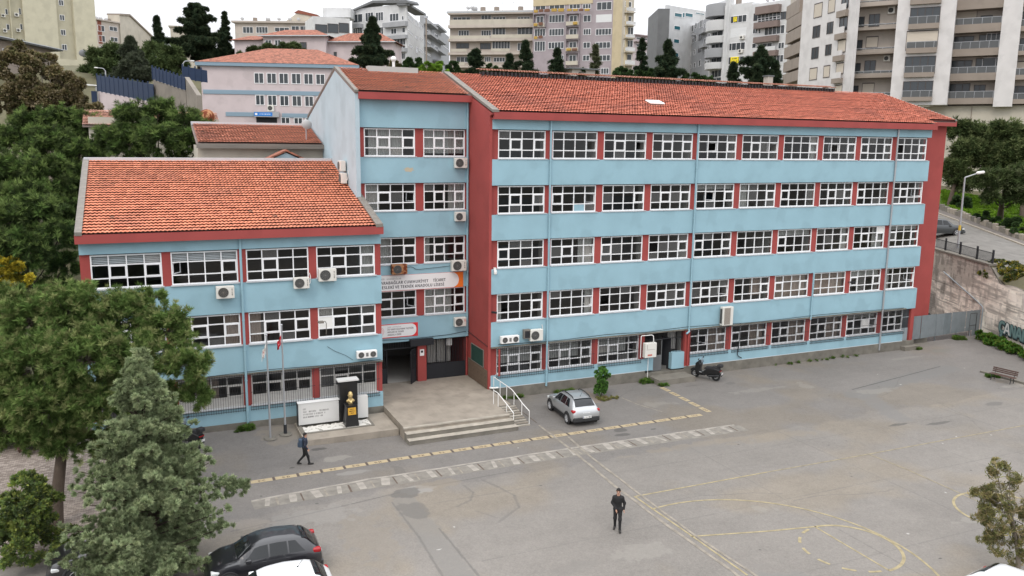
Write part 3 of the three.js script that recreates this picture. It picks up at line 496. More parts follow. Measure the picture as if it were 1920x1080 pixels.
// ---- drainpipes
{
  const pipe = (x, z, y0, y1, m, kick = 0) => { const l = [cyl([x, y0, z], [x, y1, z], 0.065, 0.065, 10)]; if (kick) l.push(tube([[x, y0 + 0.02, z], [x, y0 - 0.12, z + 0.05], [x - 0.25, y0 - 0.25, z + 0.08]], 0.065, 8)); for (let y = y0 + 1; y < y1; y += 1.65) l.push(cyl([x, y, z], [x, y + 0.06, z], 0.078, 0.078, 10)); return obj('drainpipe', l, m, school); };
  pipe(3.37, 0.28, 0.5, 17.15, M.blue); pipe(14.2, 0.28, 3.3, 17.15, M.blue, 1); pipe(14.2, 0.3, 0.75, 3.0, M.red); pipe(25.05, 0.28, 3.2, 6.7, M.blue); pipe(32.27, 0.28, 0.2, 17.15, M.steel); pipe(-15.0, LW.z + 0.25, 0.35, 10.7, M.blue); pipe(-0.74, CB.z + 0.28, 3.4, 18.2, M.blue); pipe(-0.7, CB.z + 0.1, 0.7, 3.3, M.red); pipe(0.08, 0.3, 1.5, 3.2, M.red);
  obj('floor_pipe', tube([[-0.56, 0.78, -3.2], [-0.5, 0.78, -2], [-0.48, 0.78, 0.1], [-0.45, 0.78, 0.32], [0.0, 0.78, 0.36]], 0.06, 8, 30), M.whitePaint, school);
  const cable = (pts, r = 0.012) => obj('cable', tube(pts, r, 5, pts.length * 4), M.iron, school);
  cable([[0.0, 3.5, 0.3], [4, 3.42, 0.32], [8, 3.52, 0.32], [10.8, 3.42, 0.32], [14, 3.52, 0.32], [20, 3.4, 0.32], [26, 3.5, 0.32], [34.5, 3.42, 0.32]], 0.02);
  cable([[-22, 3.5, LW.z + 0.26], [-18, 3.42, LW.z + 0.26], [-14, 3.52, LW.z + 0.26], [-10, 3.44, LW.z + 0.26], [-7.6, 3.5, LW.z + 0.26]], 0.018);
  cable([[-7.2, 3.62, CB.z + 0.24], [-5, 3.5, CB.z + 0.24], [-2, 3.56, CB.z + 0.24], [-0.72, 3.7, CB.z + 0.24], [-0.66, 3.6, -2.4], [-0.64, 3.4, 0.1]], 0.018);
  cable([[-5.0, 8.05, CB.z + 0.24], [-4.4, 8.1, CB.z + 0.24], [-4.1, 7.9, CB.z + 0.24], [-2.6, 7.98, CB.z + 0.24], [-1.6, 8.05, CB.z + 0.24]], 0.014);
  cable([[-10.6, 4.5, LW.z + 0.2], [-10.2, 4.2, LW.z + 0.19], [-9.6, 3.9, LW.z + 0.2], [-9.2, 3.6, LW.z + 0.2]], 0.01);
  cable([[18.6, 3.4, 0.26], [18.62, 2.2, 0.26], [18.5, 1.1, 0.26], [18.9, 0.85, 0.28]], 0.03);
}

// a peeled patch of paint on the centre block
{ const r = mulberry(12), s = new THREE.Shape(); for (let k = 0; k < 22; k++) { const a = k / 22 * 6.283, d = 0.6 + 0.6 * r(); s[k ? 'lineTo' : 'moveTo'](-4.53 + Math.cos(a) * 0.34 * d, 14.09 + Math.sin(a) * 0.14 * d); } obj('peeled_patch', new THREE.ShapeGeometry(s).translate(0, 0, CB.z + 0.204), mat('bareRender', { color: lin(0.45, 0.40, 0.30) }), school); }
// notice boards on the red side wall
{
  const nb = part('notice_board', school, [-0.63, 0, 0]);
  obj('board', bx(-0.04, 0, 1.95, 3.0, -2.55, -0.5), mat('greenFelt', { color: lin(0.012, 0.06, 0.045), roughness: 0.95, map: rep(plasterMap, 0.5) }), nb);
  obj('board_frame', [bx(-0.06, 0, 3.0, 3.04, -2.59, -0.46), bx(-0.06, 0, 1.91, 1.95, -2.59, -0.46), bx(-0.06, 0, 1.95, 3.0, -2.59, -2.55), bx(-0.06, 0, 1.95, 3.0, -0.5, -0.46)], M.flashing, nb);
  obj('stone_panel', muv(prism([[-3.1, 0.7], [-3.1, 1.95], [0.1, 1.85], [0.1, 0.7]], -0.68, -0.625, 'x')), mat('stonePanel', { color: lin(0.17, 0.12, 0.09), map: rep(concreteMap, 1.5), bumpMap: rep(grainBump, 3), bumpScale: 0.01 }), school);
}
// ---- roofs
const tileGeo = (() => {                                   // one clay tile: a rounded barrel and a flat pan, lip at the lower end
  const n = 7, w = 0.2, L = 0.46, pos = [], idx = [];
  for (let i = 0; i <= n; i++) { const t = i / n, x = (t - 0.5) * w, y = 0.034 * Math.pow(Math.sin(Math.PI * clamp((t - 0.12) / 0.76)), 0.8); for (const [z, dy] of [[0, 0.088], [-L, 0.0]]) pos.push(x, y + dy, z); pos.push(x, y + 0.066, 0.002); pos.push(x, y + 0.058, -0.2); }
  for (let i = 0; i < n; i++) { const a = i * 4, b = a + 4; idx.push(a, b, a + 1, b, b + 1, a + 1, a + 2, b + 2, a, b + 2, b, a, a + 3, b + 3, a + 2, b + 3, b + 2, a + 2); }
  const g = new THREE.BufferGeometry(); g.setAttribute('position', new THREE.Float32BufferAttribute(pos, 3)); g.setIndex(idx); g.computeVertexNormals(); return g;
})();
M.tile = new THREE.MeshStandardMaterial({ color: 0xffffff, roughness: 0.88, side: THREE.DoubleSide }); M.tile.name = 'clay_tile';
// a tiled slope from the eave line (zE, yE) up to the ridge line (zR, yR)
function tiles(parent, x0, x1, zE, yE, zR, yR, course, tone, seed, wide = 0.2) {
  const r = mulberry(seed), s = Math.hypot(zR - zE, yR - yE), ny = Math.round(s / course), nx = Math.round((x1 - x0) / wide), ang = Math.atan2(yR - yE, zE - zR);
  const m = new THREE.InstancedMesh(tileGeo, M.tile, nx * ny); m.name = 'roof_tiles'; m.userData.kind = 'stuff'; shade(m);
  const q = new THREE.Quaternion().setFromAxisAngle(new THREE.Vector3(1, 0, 0), ang), mt = new THREE.Matrix4(), c = new THREE.Color(), q2 = new THREE.Quaternion(), e = new THREE.Euler();
  let k = 0;
  for (let j = 0; j < ny; j++) {
    const rowDx = (r() - 0.5) * 0.02, sag = (r() - 0.5) * 0.012;
    for (let i = 0; i < nx; i++) {
      const t = j / ny, x = x0 + (i + 0.5) * (x1 - x0) / nx + rowDx;
      q2.setFromEuler(e.set((r() - 0.5) * 0.05, (r() - 0.5) * 0.03, (r() - 0.5) * 0.05)).premultiply(q);
      mt.compose(new THREE.Vector3(x, lerp(yE, yR, t) + 0.03 + sag + (r() - 0.5) * 0.012, lerp(zE, zR, t)), q2, new THREE.Vector3((x1 - x0) / nx / 0.2, 1, course / 0.4));
      m.setMatrixAt(k, mt);
      // patches of older, darker tiles and pale replacements
      const p = fbm(x * 0.45, j * 0.22, 4, seed + 5), v = (r() - 0.5);
      const old = sstep(0.50, 0.68, p) * tone.old, pale = r() < 0.03 ? 0.12 : 0;
      let R = tone.c[0] * (1 + v * 0.20 - old * 0.35 + pale), G = tone.c[1] * (1 + v * 0.26 - old * 0.30 + pale * 1.6), B = tone.c[2] * (1 + v * 0.26 - old * 0.2 + pale * 1.7);
      if (r() < 0.006 * tone.old) { R *= 0.45; G *= 0.55; B *= 0.6; }
      m.setColorAt(k++, c.setRGB(R, G, B));
    }
  }
  parent.add(m); return m;
}
{
  // left wing
  const rl = part('roof', school);
  obj('deck', prism([[1.35, 11.0], [1.35, 11.1], [-9.8, 14.4], [-13, 13.4], [-13, 13.3], [-9.8, 14.28]], -22.5, -7.55, 'x'), M.brownWall, rl);
  tiles(rl, -22.28, -7.85, 1.36, 11.12, -9.75, 14.41, 0.385, { c: [0.58, 0.200, 0.112], old: 0.4 }, 301);
  obj('fascia', muv(merge([bx(-22.62, -7.42, 10.70, 11.14, 1.2, 1.4), bx(-22.62, -7.42, 10.70, 10.80, 0.7, 1.2)])), M.fasciaRed, rl);
  obj('ridge_flashing', [prism([[-9.55, 14.42], [-9.55, 14.62], [-10.1, 14.62], [-10.1, 14.42]], -22.55, -7.9, 'x')], M.flashingWhite, rl);
  obj('verge', muv(prism([[1.42, 11.1], [1.42, 11.28], [-9.8, 14.58], [-9.8, 14.3]], -22.6, -22.28, 'x')), M.flashing, rl);
  obj('verge', muv(prism([[1.42, 11.1], [1.42, 11.28], [-4.0, 12.85], [-4.0, 12.6]], -7.85, -7.45, 'x')), M.flashing, rl);
  W('gable_end', prism([[0.8, 10.7], [1.2, 11.0], [-9.8, 14.28], [-12, 13.4], [-12, 10.7]], -22.48, -22.3, 'x'), M.palerBlue);
  // centre block
  const rc = part('roof', school);
  obj('deck', prism([[-2.75, 18.5], [-2.75, 18.58], [-8, 20.28], [-17.8, 17.5], [-17.8, 17.4], [-8, 20.18]], -7.9, -0.5, 'x'), M.brownWall, rc);
  tiles(rc, -7.72, -0.75, -2.72, 18.6, -7.98, 20.3, 0.33, { c: [0.53, 0.187, 0.115], old: 0.7 }, 302);
  obj('fascia', muv(merge([bx(-7.68, -0.47, 18.2, 18.6, -2.9, -2.7), bx(-7.68, -0.47, 18.2, 18.3, -3.2, -2.9)])), M.fasciaRed, rc);
  obj('verge', muv(prism([[-2.7, 18.58], [-2.7, 18.70], [-8, 20.42], [-17.8, 17.6], [-17.8, 17.46], [-8, 20.28]], -7.92, -7.68, 'x')), M.flashing, rc);
  obj('ridge_box', bx(-5.9, -2.6, 20.0, 20.5, -7.9, -7.3), M.ridgeMetal = mat('ridgeMetal', { color: lin(0.36, 0.40, 0.39), roughness: 0.6 }), rc);
  // main wing
  const rm = part('roof', school);
  obj('deck', prism([[0.55, 17.45], [0.55, 17.52], [-8, 20.26], [-16.5, 17.5], [-16.5, 17.4], [-8, 20.15]], -0.5, 35.9, 'x'), M.brownWall, rm);
  obj('deck', prism([[-0.5, 17.75], [-0.5, 17.86], [-8, 20.26], [-16.5, 17.5], [-16.5, 17.4], [-8, 20.15]], 35.9, 39.2, 'x'), M.brownWall, rm);
  tiles(rm, -0.2, 35.9, 0.56, 17.54, -7.95, 20.28, 0.34, { c: [0.60, 0.190, 0.122], old: 0.5 }, 303);
  tiles(rm, 35.9, 39.1, -0.48, 17.88, -7.95, 20.28, 0.34, { c: [0.60, 0.190, 0.122], old: 0.4 }, 304);
  obj('fascia', muv(merge([bx(-0.5, 35.95, 17.12, 17.55, 0.42, 0.6), bx(-0.5, 35.95, 17.12, 17.2, 0.0, 0.42)])), M.fasciaRed, rm);
  obj('fascia', muv(merge([bx(35.9, 39.35, 17.46, 17.88, -0.7, -0.5), bx(35.9, 39.35, 17.5, 17.6, -1.0, -0.7)])), M.fasciaRed, rm);
  obj('verge', muv(prism([[0.62, 17.52], [0.62, 17.66], [-8.0, 20.44], [-8.0, 20.28]], -0.62, -0.2, 'x')), M.flashing, rm);
  obj('verge', muv(prism([[-0.45, 17.86], [-0.45, 17.96], [-8.0, 20.40], [-8.0, 20.28]], 39.08, 39.3, 'x')), M.flashing, rm);
  // main roof ridge: ribs coloured black for the shaded gap under its raised tiles
  { const l = []; for (let x = 2; x < 33.4; x += 0.3) l.push(bx(x, x + 0.14, 20.12, 20.52, -7.66, -7.5)); obj('ridge_gap_shade', [bx(1.9, 33.5, 20.1, 20.5, -7.9, -7.64), ...l], M.blackRubber, rm); }
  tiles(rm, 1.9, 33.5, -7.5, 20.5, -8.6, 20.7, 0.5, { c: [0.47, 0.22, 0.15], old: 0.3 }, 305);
  const ridge = []; const rg = mulberry(6); for (let x = -0.3; x < 39; x += 0.4) { const g = new THREE.CylinderGeometry(0.13, 0.145, 0.44, 8, 1, true, -Math.PI / 2, Math.PI); g.rotateX(Math.PI / 2); g.rotateY(Math.PI / 2); g.translate(x + 0.2, 20.27 + rg() * 0.02, -8); if (x < 1.8 || x > 33.3) ridge.push(g); }
  M.ridgeTile = new THREE.MeshStandardMaterial({ color: lin(0.44, 0.20, 0.13), roughness: 0.9, side: THREE.DoubleSide });
  { const m = obj('ridge_tiles', ridge, M.ridgeTile, rm); m.userData.kind = 'stuff'; }
  const sk = part('roof_hatch', school, [12.2, 18.42, -2.0]); sk.rotation.x = 0.31; obj('hatch_lid', rbx(-0.55, 0.55, 0.12, 0.2, -0.4, 0.4, 0.03), M.whitePaint, sk); obj('hatch_kerb', bx(-0.5, 0.5, -0.1, 0.12, -0.36, 0.36), M.flashing, sk);
}
// ---------------------------------------------------------------- entrance terrace, steps, rails
{
  const t = thing('entrance_terrace', 'raised pale stone entrance terrace with front steps before the barred doors', 'terrace');
  obj('platform', muv(merge([bx(-7.45, -0.47, 0, 0.68, -3.4, 3.45), bx(-7.45, -1.3, 0, 0.68, 3.45, 5.1)])), M.terrace, t);
  obj('step', muv(bx(-7.45, -1.2, 0, 0.45, 5.1, 5.52)), M.concrete, t); obj('tread', muv(bx(-7.45, -1.2, 0.45, 0.475, 5.1, 5.55)), M.tread, t);
  obj('step', muv(bx(-7.45, -1.15, -0.05, 0.22, 5.52, 5.95)), M.concrete, t); obj('tread', muv(bx(-7.45, -1.15, 0.22, 0.245, 5.55, 5.98)), M.tread, t);
  obj('nosing', muv(bx(-7.5, -1.28, 0.62, 0.695, 4.98, 5.14)), M.tread, t);
  for (let k = 0; k < 9; k++) obj('side_step', muv(bx(-1.28 + k * 0.012, -0.28 + k * 0.012, -0.05, 0.64 - k * 0.072, 3.46 + k * 0.22, 3.46 + (k + 1) * 0.22)), k % 2 ? M.terrace : M.tread, t);
  for (let k = 0; k < 9; k++) obj('strip', bx(-1.27 + k * 0.012, -0.29 + k * 0.012, 0.642 - k * 0.072, 0.65 - k * 0.072, 3.48 + k * 0.22, 3.53 + k * 0.22), M.fanDark, t);
  const rail = (name, label, pts, posts) => { const r = thing(name, label, 'handrail', [0, 0, 0], 0, 'white handrails of the side steps'); obj('top_rail', tube(pts, 0.026, 8, 40), M.whitePaint, r); for (const [x, y0, y1, z] of posts) obj('post', cyl([x, y0, z], [x, y1, z], 0.022), M.whitePaint, r); };
  rail('handrail', 'white tubular handrail on the wall side of the side steps', [[-0.36, 1.55, 0.5], [-0.36, 1.53, 1.4], [-0.35, 1.5, 3.2], [-0.28, 1.05, 4.6], [-0.2, 0.82, 5.35]], [[-0.36, 0.68, 1.55, 0.5], [-0.36, 0.68, 1.53, 1.5], [-0.36, 0.68, 1.51, 2.5], [-0.33, 0.6, 1.42, 3.5], [-0.28, 0.2, 1.06, 4.5], [-0.2, 0, 0.83, 5.35]]);
  rail('handrail', 'white tubular handrail on the terrace side of the side steps', [[-1.42, 1.5, 3.0], [-1.36, 1.48, 3.5], [-1.25, 1.1, 4.6], [-1.22, 0.85, 5.45]], [[-1.42, 0.68, 1.5, 3.0], [-1.36, 0.68, 1.48, 3.55], [-1.26, 0.4, 1.12, 4.55], [-1.22, 0, 0.86, 5.45]]);
}
// ---------------------------------------------------------------- monument with bust
function textCanvas(w, h, draw) { const c = document.createElement('canvas'); c.width = w; c.height = h; const x = c.getContext('2d'); draw(x, w, h); const t = new THREE.CanvasTexture(c); t.colorSpace = THREE.SRGBColorSpace; t.magFilter = THREE.LinearFilter; t.anisotropy = 4; return t; }
// lettering too small to read in the photograph: a line of letter-like strokes
function strokes(x, X, Y, w, h, r) { let p = X; while (p < X + w) { const cw = h * (0.35 + r() * 0.3); if (r() < 0.14) { p += cw; continue; } const t = h * 0.16; x.fillRect(p, Y, t, h); if (r() < 0.6) x.fillRect(p, Y, cw * 0.8, t); if (r() < 0.5) x.fillRect(p, Y + h * 0.42, cw * 0.8, t); if (r() < 0.5) x.fillRect(p, Y + h - t, cw * 0.8, t); if (r() < 0.5) x.fillRect(p + cw * 0.65, Y, t, h); p += cw * 1.12; } }
function panelMat(t, r = 0.6) { return new THREE.MeshStandardMaterial({ map: t, roughness: r, side: THREE.DoubleSide }); }
mat('marble', { color: lin(0.62, 0.615, 0.60), roughness: 0.5 });
mat('blackGranite', { color: lin(0.012, 0.012, 0.013), roughness: 0.32 });
mat('dirtyMarble', { color: lin(0.70, 0.69, 0.67), roughness: 0.7, map: dtex(256, (u, v) => { const n = fbm(u * 6, v * 6, 5, 611, 6), e = v + (n - 0.5) * 0.5; const s = sstep(0.30, 0.18, e) + sstep(0.62, 0.7, n) * 0.4; return [lerp(0.98, 0.22, clamp(s)), lerp(0.97, 0.21, clamp(s)), lerp(0.95, 0.18, clamp(s))]; }) });
{
  const m = thing('monument', 'black stone monument slab with white inscription walls left of the terrace', 'monument');
  obj('platform', muv(merge([bx(-12.55, -7.5, -0.1, 0.36, 1.15, 4.2)])), M.terrace, m);
  obj('border', bx(-12.5, -8.55, 0.36, 0.385, 1.2, 3.2), M.concrete, m);
  obj('white_slab', quad([-12.3, 0.392, 3.02], [-8.7, 0.392, 3.02], [-8.7, 0.392, 1.75], [-12.3, 0.392, 1.75], [0, 1, 2.8, 1, 2.8, 0, 0, 0]), M.dirtyMarble, m);
  const wallL = obj('inscription_wall', muv(bx(-12.45, -10.24, 0.45, 1.66, 1.55, 1.9)), M.marble, m);
  obj('wall_cap', bx(-12.47, -10.2, 1.66, 1.69, 1.52, 1.93), M.white, m);
  obj('wall_foot', bx(-12.4, -10.3, 0.38, 0.45, 1.55, 1.82), M.blackGranite, m); obj('wall_end', bx(-12.49, -12.452, 0.42, 1.62, 1.53, 1.92), M.blackGranite, m);
  obj('side_wall', muv(bx(-9.2, -8.6, 0.45, 1.70, 1.55, 1.9)), M.marble, m); obj('side_wall_foot', bx(-9.18, -8.65, 0.38, 0.45, 1.55, 1.82), M.blackGranite, m);
  const it = textCanvas(512, 256, (x) => { x.fillStyle = 'rgb(206,205,203)'; x.fillRect(0, 0, 512, 256); x.fillStyle = 'rgb(118,116,114)'; const r = mulberry(21); [60, 400, 330, 300].forEach((w, i) => strokes(x, 30, 38 + i * 44, w, 26, r)); });
  obj('inscription', quad([-12.3, 0.62, 1.906], [-10.5, 0.62, 1.906], [-10.5, 1.5, 1.906], [-12.3, 1.5, 1.906]), panelMat(it), m);
  obj('black_slab', bx(-10.2, -9.22, 0.37, 2.70, 1.6, 2.05), M.blackGranite, m); obj('slab_cap', bx(-10.3, -9.14, 2.70, 2.78, 1.5, 2.12), M.marble, m);
  const ped = part('pedestal', m, [-9.75, 0.385, 2.62]);
  { const g = new THREE.CylinderGeometry(0.27 * 1.414, 0.37 * 1.414, 1.12, 4); g.rotateY(Math.PI / 4); g.translate(0, 0.56, 0); obj('shaft', g.toNonIndexed(), M.blackGranite, ped).geometry.computeVertexNormals(); }
  obj('top_plate', bx(-0.31, 0.31, 1.12, 1.18, -0.31, 0.31), M.blackGranite, ped);
  const pt = textCanvas(256, 224, (x) => { x.fillStyle = 'rgb(196,150,52)'; x.fillRect(0, 0, 256, 224); x.fillStyle = 'rgb(70,48,18)'; const r = mulberry(22); [[70, 110], [40, 176], [78, 100]].forEach((l, i) => strokes(x, l[0], 34 + i * 58, l[1], 34, r)); });
  const pl = obj('plaque', bx(-0.22, 0.22, -0.2, 0.2, -0.008, 0.008), panelMat(pt, 0.35), ped); pl.position.set(0, 0.86, 0.322); pl.rotation.x = -0.09;
}
// signed-distance bodies -> one continuous mesh
function smin(a, b, k) { const h = Math.max(k - Math.abs(a - b), 0) / k; return Math.min(a, b) - h * h * k * 0.25; }
function sdfMesh(bones, cell, k = 0.05) {                  // bone: [ax,ay,az, bx,by,bz, ra, rb, colour, squash]
  const lo = [1e9, 1e9, 1e9], hi = [-1e9, -1e9, -1e9];
  for (const b of bones) for (let c = 0; c < 3; c++) { const r = Math.max(b[6], b[7]); lo[c] = Math.min(lo[c], b[c] - r, b[c + 3] - r); hi[c] = Math.max(hi[c], b[c] + r, b[c + 3] + r); }
  const pad = cell * 3, size = Math.max(hi[0] - lo[0], hi[1] - lo[1], hi[2] - lo[2]) + pad * 2, n = Math.ceil(size / cell) + 2, half = n / 2, cc = [0, 1, 2].map(c => (lo[c] + hi[c]) / 2), sc = size / 2;
  const mc = new MarchingCubes(n, new THREE.MeshStandardMaterial(), false, false, 200000); mc.isolation = 0; mc.field.fill(-1);
  const dist = (b, x, y, z) => {
    const dx = b[3] - b[0], dy = b[4] - b[1], dz = b[5] - b[2], L = dx * dx + dy * dy + dz * dz || 1e-9, t = clamp(((x - b[0]) * dx + (y - b[1]) * dy + (z - b[2]) * dz) / L);
    let qx = x - b[0] - t * dx, qy = y - b[1] - t * dy, qz = z - b[2] - t * dz; if (b[9]) { qx /= b[9][0]; qy /= b[9][1]; qz /= b[9][2]; }
    return Math.hypot(qx, qy, qz) - lerp(b[6], b[7], t);
  };
  for (let kz = 0; kz < n; kz++) for (let ky = 0; ky < n; ky++) for (let kx = 0; kx < n; kx++) {
    const x = cc[0] + (kx - half) / half * sc, y = cc[1] + (ky - half) / half * sc, z = cc[2] + (kz - half) / half * sc;
    if (x < lo[0] - pad || x > hi[0] + pad || y < lo[1] - pad || y > hi[1] + pad || z < lo[2] - pad || z > hi[2] + pad) continue;
    let d = 1; for (const b of bones) d = smin(d, dist(b, x, y, z), k); mc.field[kx + ky * n + kz * n * n] = -d;
  }
  mc.update();
  const cnt = mc.count, pos = new Float32Array(cnt * 3), nor = new Float32Array(cnt * 3), col = new Float32Array(cnt * 3);
  for (let i = 0; i < cnt; i++) {
    const x = mc.positionArray[i * 3] * sc + cc[0], y = mc.positionArray[i * 3 + 1] * sc + cc[1], z = mc.positionArray[i * 3 + 2] * sc + cc[2];
    pos.set([x, y, z], i * 3); nor.set([mc.normalArray[i * 3], mc.normalArray[i * 3 + 1], mc.normalArray[i * 3 + 2]], i * 3);
    let best = 1e9, c = [1, 1, 1]; for (const b of bones) { const d = dist(b, x, y, z); if (d < best && b[8]) { best = d; c = b[8]; } } col.set(c, i * 3);
  }
  const g = new THREE.BufferGeometry(); g.setAttribute('position', new THREE.BufferAttribute(pos, 3)); g.setAttribute('normal', new THREE.BufferAttribute(nor, 3)); g.setAttribute('color', new THREE.BufferAttribute(col, 3)); return g;
}
{
  const G = [1, 1, 1];
  const g = sdfMesh([[0, 0.0, 0, 0, 0.10, 0, 0.11, 0.14, G, [1.1, 1, 0.75]], [-0.13, 0.12, -0.01, 0.13, 0.12, -0.01, 0.085, 0.085, G], [-0.07, 0.17, 0, 0.07, 0.17, 0, 0.085, 0.085, G], [0, 0.14, 0, 0, 0.32, 0.015, 0.098, 0.09, G], [0, 0.40, 0.01, 0, 0.50, -0.005, 0.115, 0.125, G, [0.9, 1, 1.05]], [0, 0.34, 0.06, 0, 0.31, 0.07, 0.06, 0.045, G], [0, 0.45, 0.125, 0, 0.40, 0.145, 0.016, 0.022, G], [-0.07, 0.475, 0.105, 0.07, 0.475, 0.105, 0.02, 0.02, G], [-0.113, 0.40, 0, -0.113, 0.44, -0.01, 0.02, 0.025, G], [0.113, 0.40, 0, 0.113, 0.44, -0.01, 0.02, 0.025, G], [-0.035, 0.36, 0.12, 0.035, 0.36, 0.12, 0.014, 0.014, G], [-0.05, 0.12, 0.10, 0, 0.05, 0.135, 0.03, 0.03, G], [0.05, 0.12, 0.10, 0, 0.05, 0.135, 0.03, 0.03, G]], 0.011, 0.035);
  const b = obj('bust', g, new THREE.MeshStandardMaterial({ color: lin(0.62, 0.47, 0.22), metalness: 0.75, roughness: 0.42, side: THREE.DoubleSide }));
  b.position.set(-9.75, 1.655, 2.62); b.scale.setScalar(1.05); b.position.y = 1.62; tag(b, 'golden bust on the black pedestal of the monument', 'bust');
}
// ---------------------------------------------------------------- flagpoles and flags
{
  const pole = (x, z, h, label, foot) => { const p = thing('flagpole', label, 'flagpole', [x, yardY(x, z), z], 0, 'flagpoles beside the monument'); obj('pole', cyl([0, 0, 0], [0.0, h, 0], 0.055, 0.035, 12), M.steel, p); obj('base_plate', new THREE.CylinderGeometry(0.32, 0.36, 0.06, 20).translate(0, 0.03, 0), M.concrete, p); obj('finial', new THREE.SphereGeometry(0.06, 12, 8).translate(0, h + 0.04, 0), M.steel, p); if (foot) obj('sleeve', cyl([0, 0.03, 0], [0, 0.55, 0], 0.09, 0.09, 12), M.iron, p); };
  pole(-13.25, 2.45, 5.95, 'steel flagpole with dark base sleeve carrying the red flag', true); pole(-14.08, 2.8, 5.55, 'slimmer steel flagpole carrying the white flag', false);
  const flag = (w, h, tex, phase) => { const n = 24, m = 16, pos = [], uv = [], idx = []; for (let j = 0; j <= m; j++) for (let i = 0; i <= n; i++) { const u = i / n, v = j / m, fold = Math.sin(u * 13 + phase) * 0.10 * (0.25 + u); pos.push(-u * w * 0.26 - 0.02 * v, -v * h - u * w * 0.62 * (1 - 0.25 * v) , fold + 0.05 * Math.sin(v * 5 + u * 6)); uv.push(u, 1 - v); } for (let j = 0; j < m; j++) for (let i = 0; i < n; i++) { const a = j * (n + 1) + i; idx.push(a, a + 1, a + n + 1, a + 1, a + n + 2, a + n + 1); } const g = new THREE.BufferGeometry(); g.setAttribute('position', new THREE.Float32BufferAttribute(pos, 3)); g.setAttribute('uv', new THREE.Float32BufferAttribute(uv, 2)); g.setIndex(idx); g.computeVertexNormals(); return g; };
  const red = textCanvas(384, 256, (x) => { x.fillStyle = 'rgb(196,22,38)'; x.fillRect(0, 0, 384, 256); x.fillStyle = '#f2f0ee'; x.beginPath(); x.arc(130, 128, 64, 0, 7); x.fill(); x.fillStyle = 'rgb(196,22,38)'; x.beginPath(); x.arc(146, 128, 51, 0, 7); x.fill(); x.fillStyle = '#f2f0ee'; x.beginPath(); for (let k = 0; k < 10; k++) { const r = k % 2 ? 12 : 31, a = Math.PI + k * Math.PI / 5; x.lineTo(214 + r * Math.cos(a), 128 + r * Math.sin(a)); } x.fill(); });
  const wht = textCanvas(384, 256, (x) => { x.fillStyle = 'rgb(232,230,226)'; x.fillRect(0, 0, 384, 256); x.strokeStyle = 'rgb(170,30,40)'; x.lineWidth = 10; x.beginPath(); x.arc(192, 120, 58, 0, 7); x.stroke(); x.fillStyle = 'rgb(170,30,40)'; x.beginPath(); x.arc(192, 112, 26, 0, 7); x.fill(); x.fillStyle = 'rgb(60,60,70)'; x.font = 'bold 30px sans-serif'; x.textAlign = 'center'; x.fillText('MESLEKİ VE TEKNİK', 192, 226); });
  const f1 = obj('flag', flag(0.85, 0.55, red, 0.4), new THREE.MeshStandardMaterial({ map: red, roughness: 0.85, side: THREE.DoubleSide })); f1.position.set(-13.3, 5.75, 2.47); tag(f1, 'limp red flag with white crescent and star on its pole', 'flag');
  const f2 = obj('flag', flag(0.85, 0.55, wht, 2.1), new THREE.MeshStandardMaterial({ map: wht, roughness: 0.85, side: THREE.DoubleSide })); f2.position.set(-14.13, 5.4, 2.82); tag(f2, 'limp white flag with red emblem on the slimmer pole', 'flag');
}
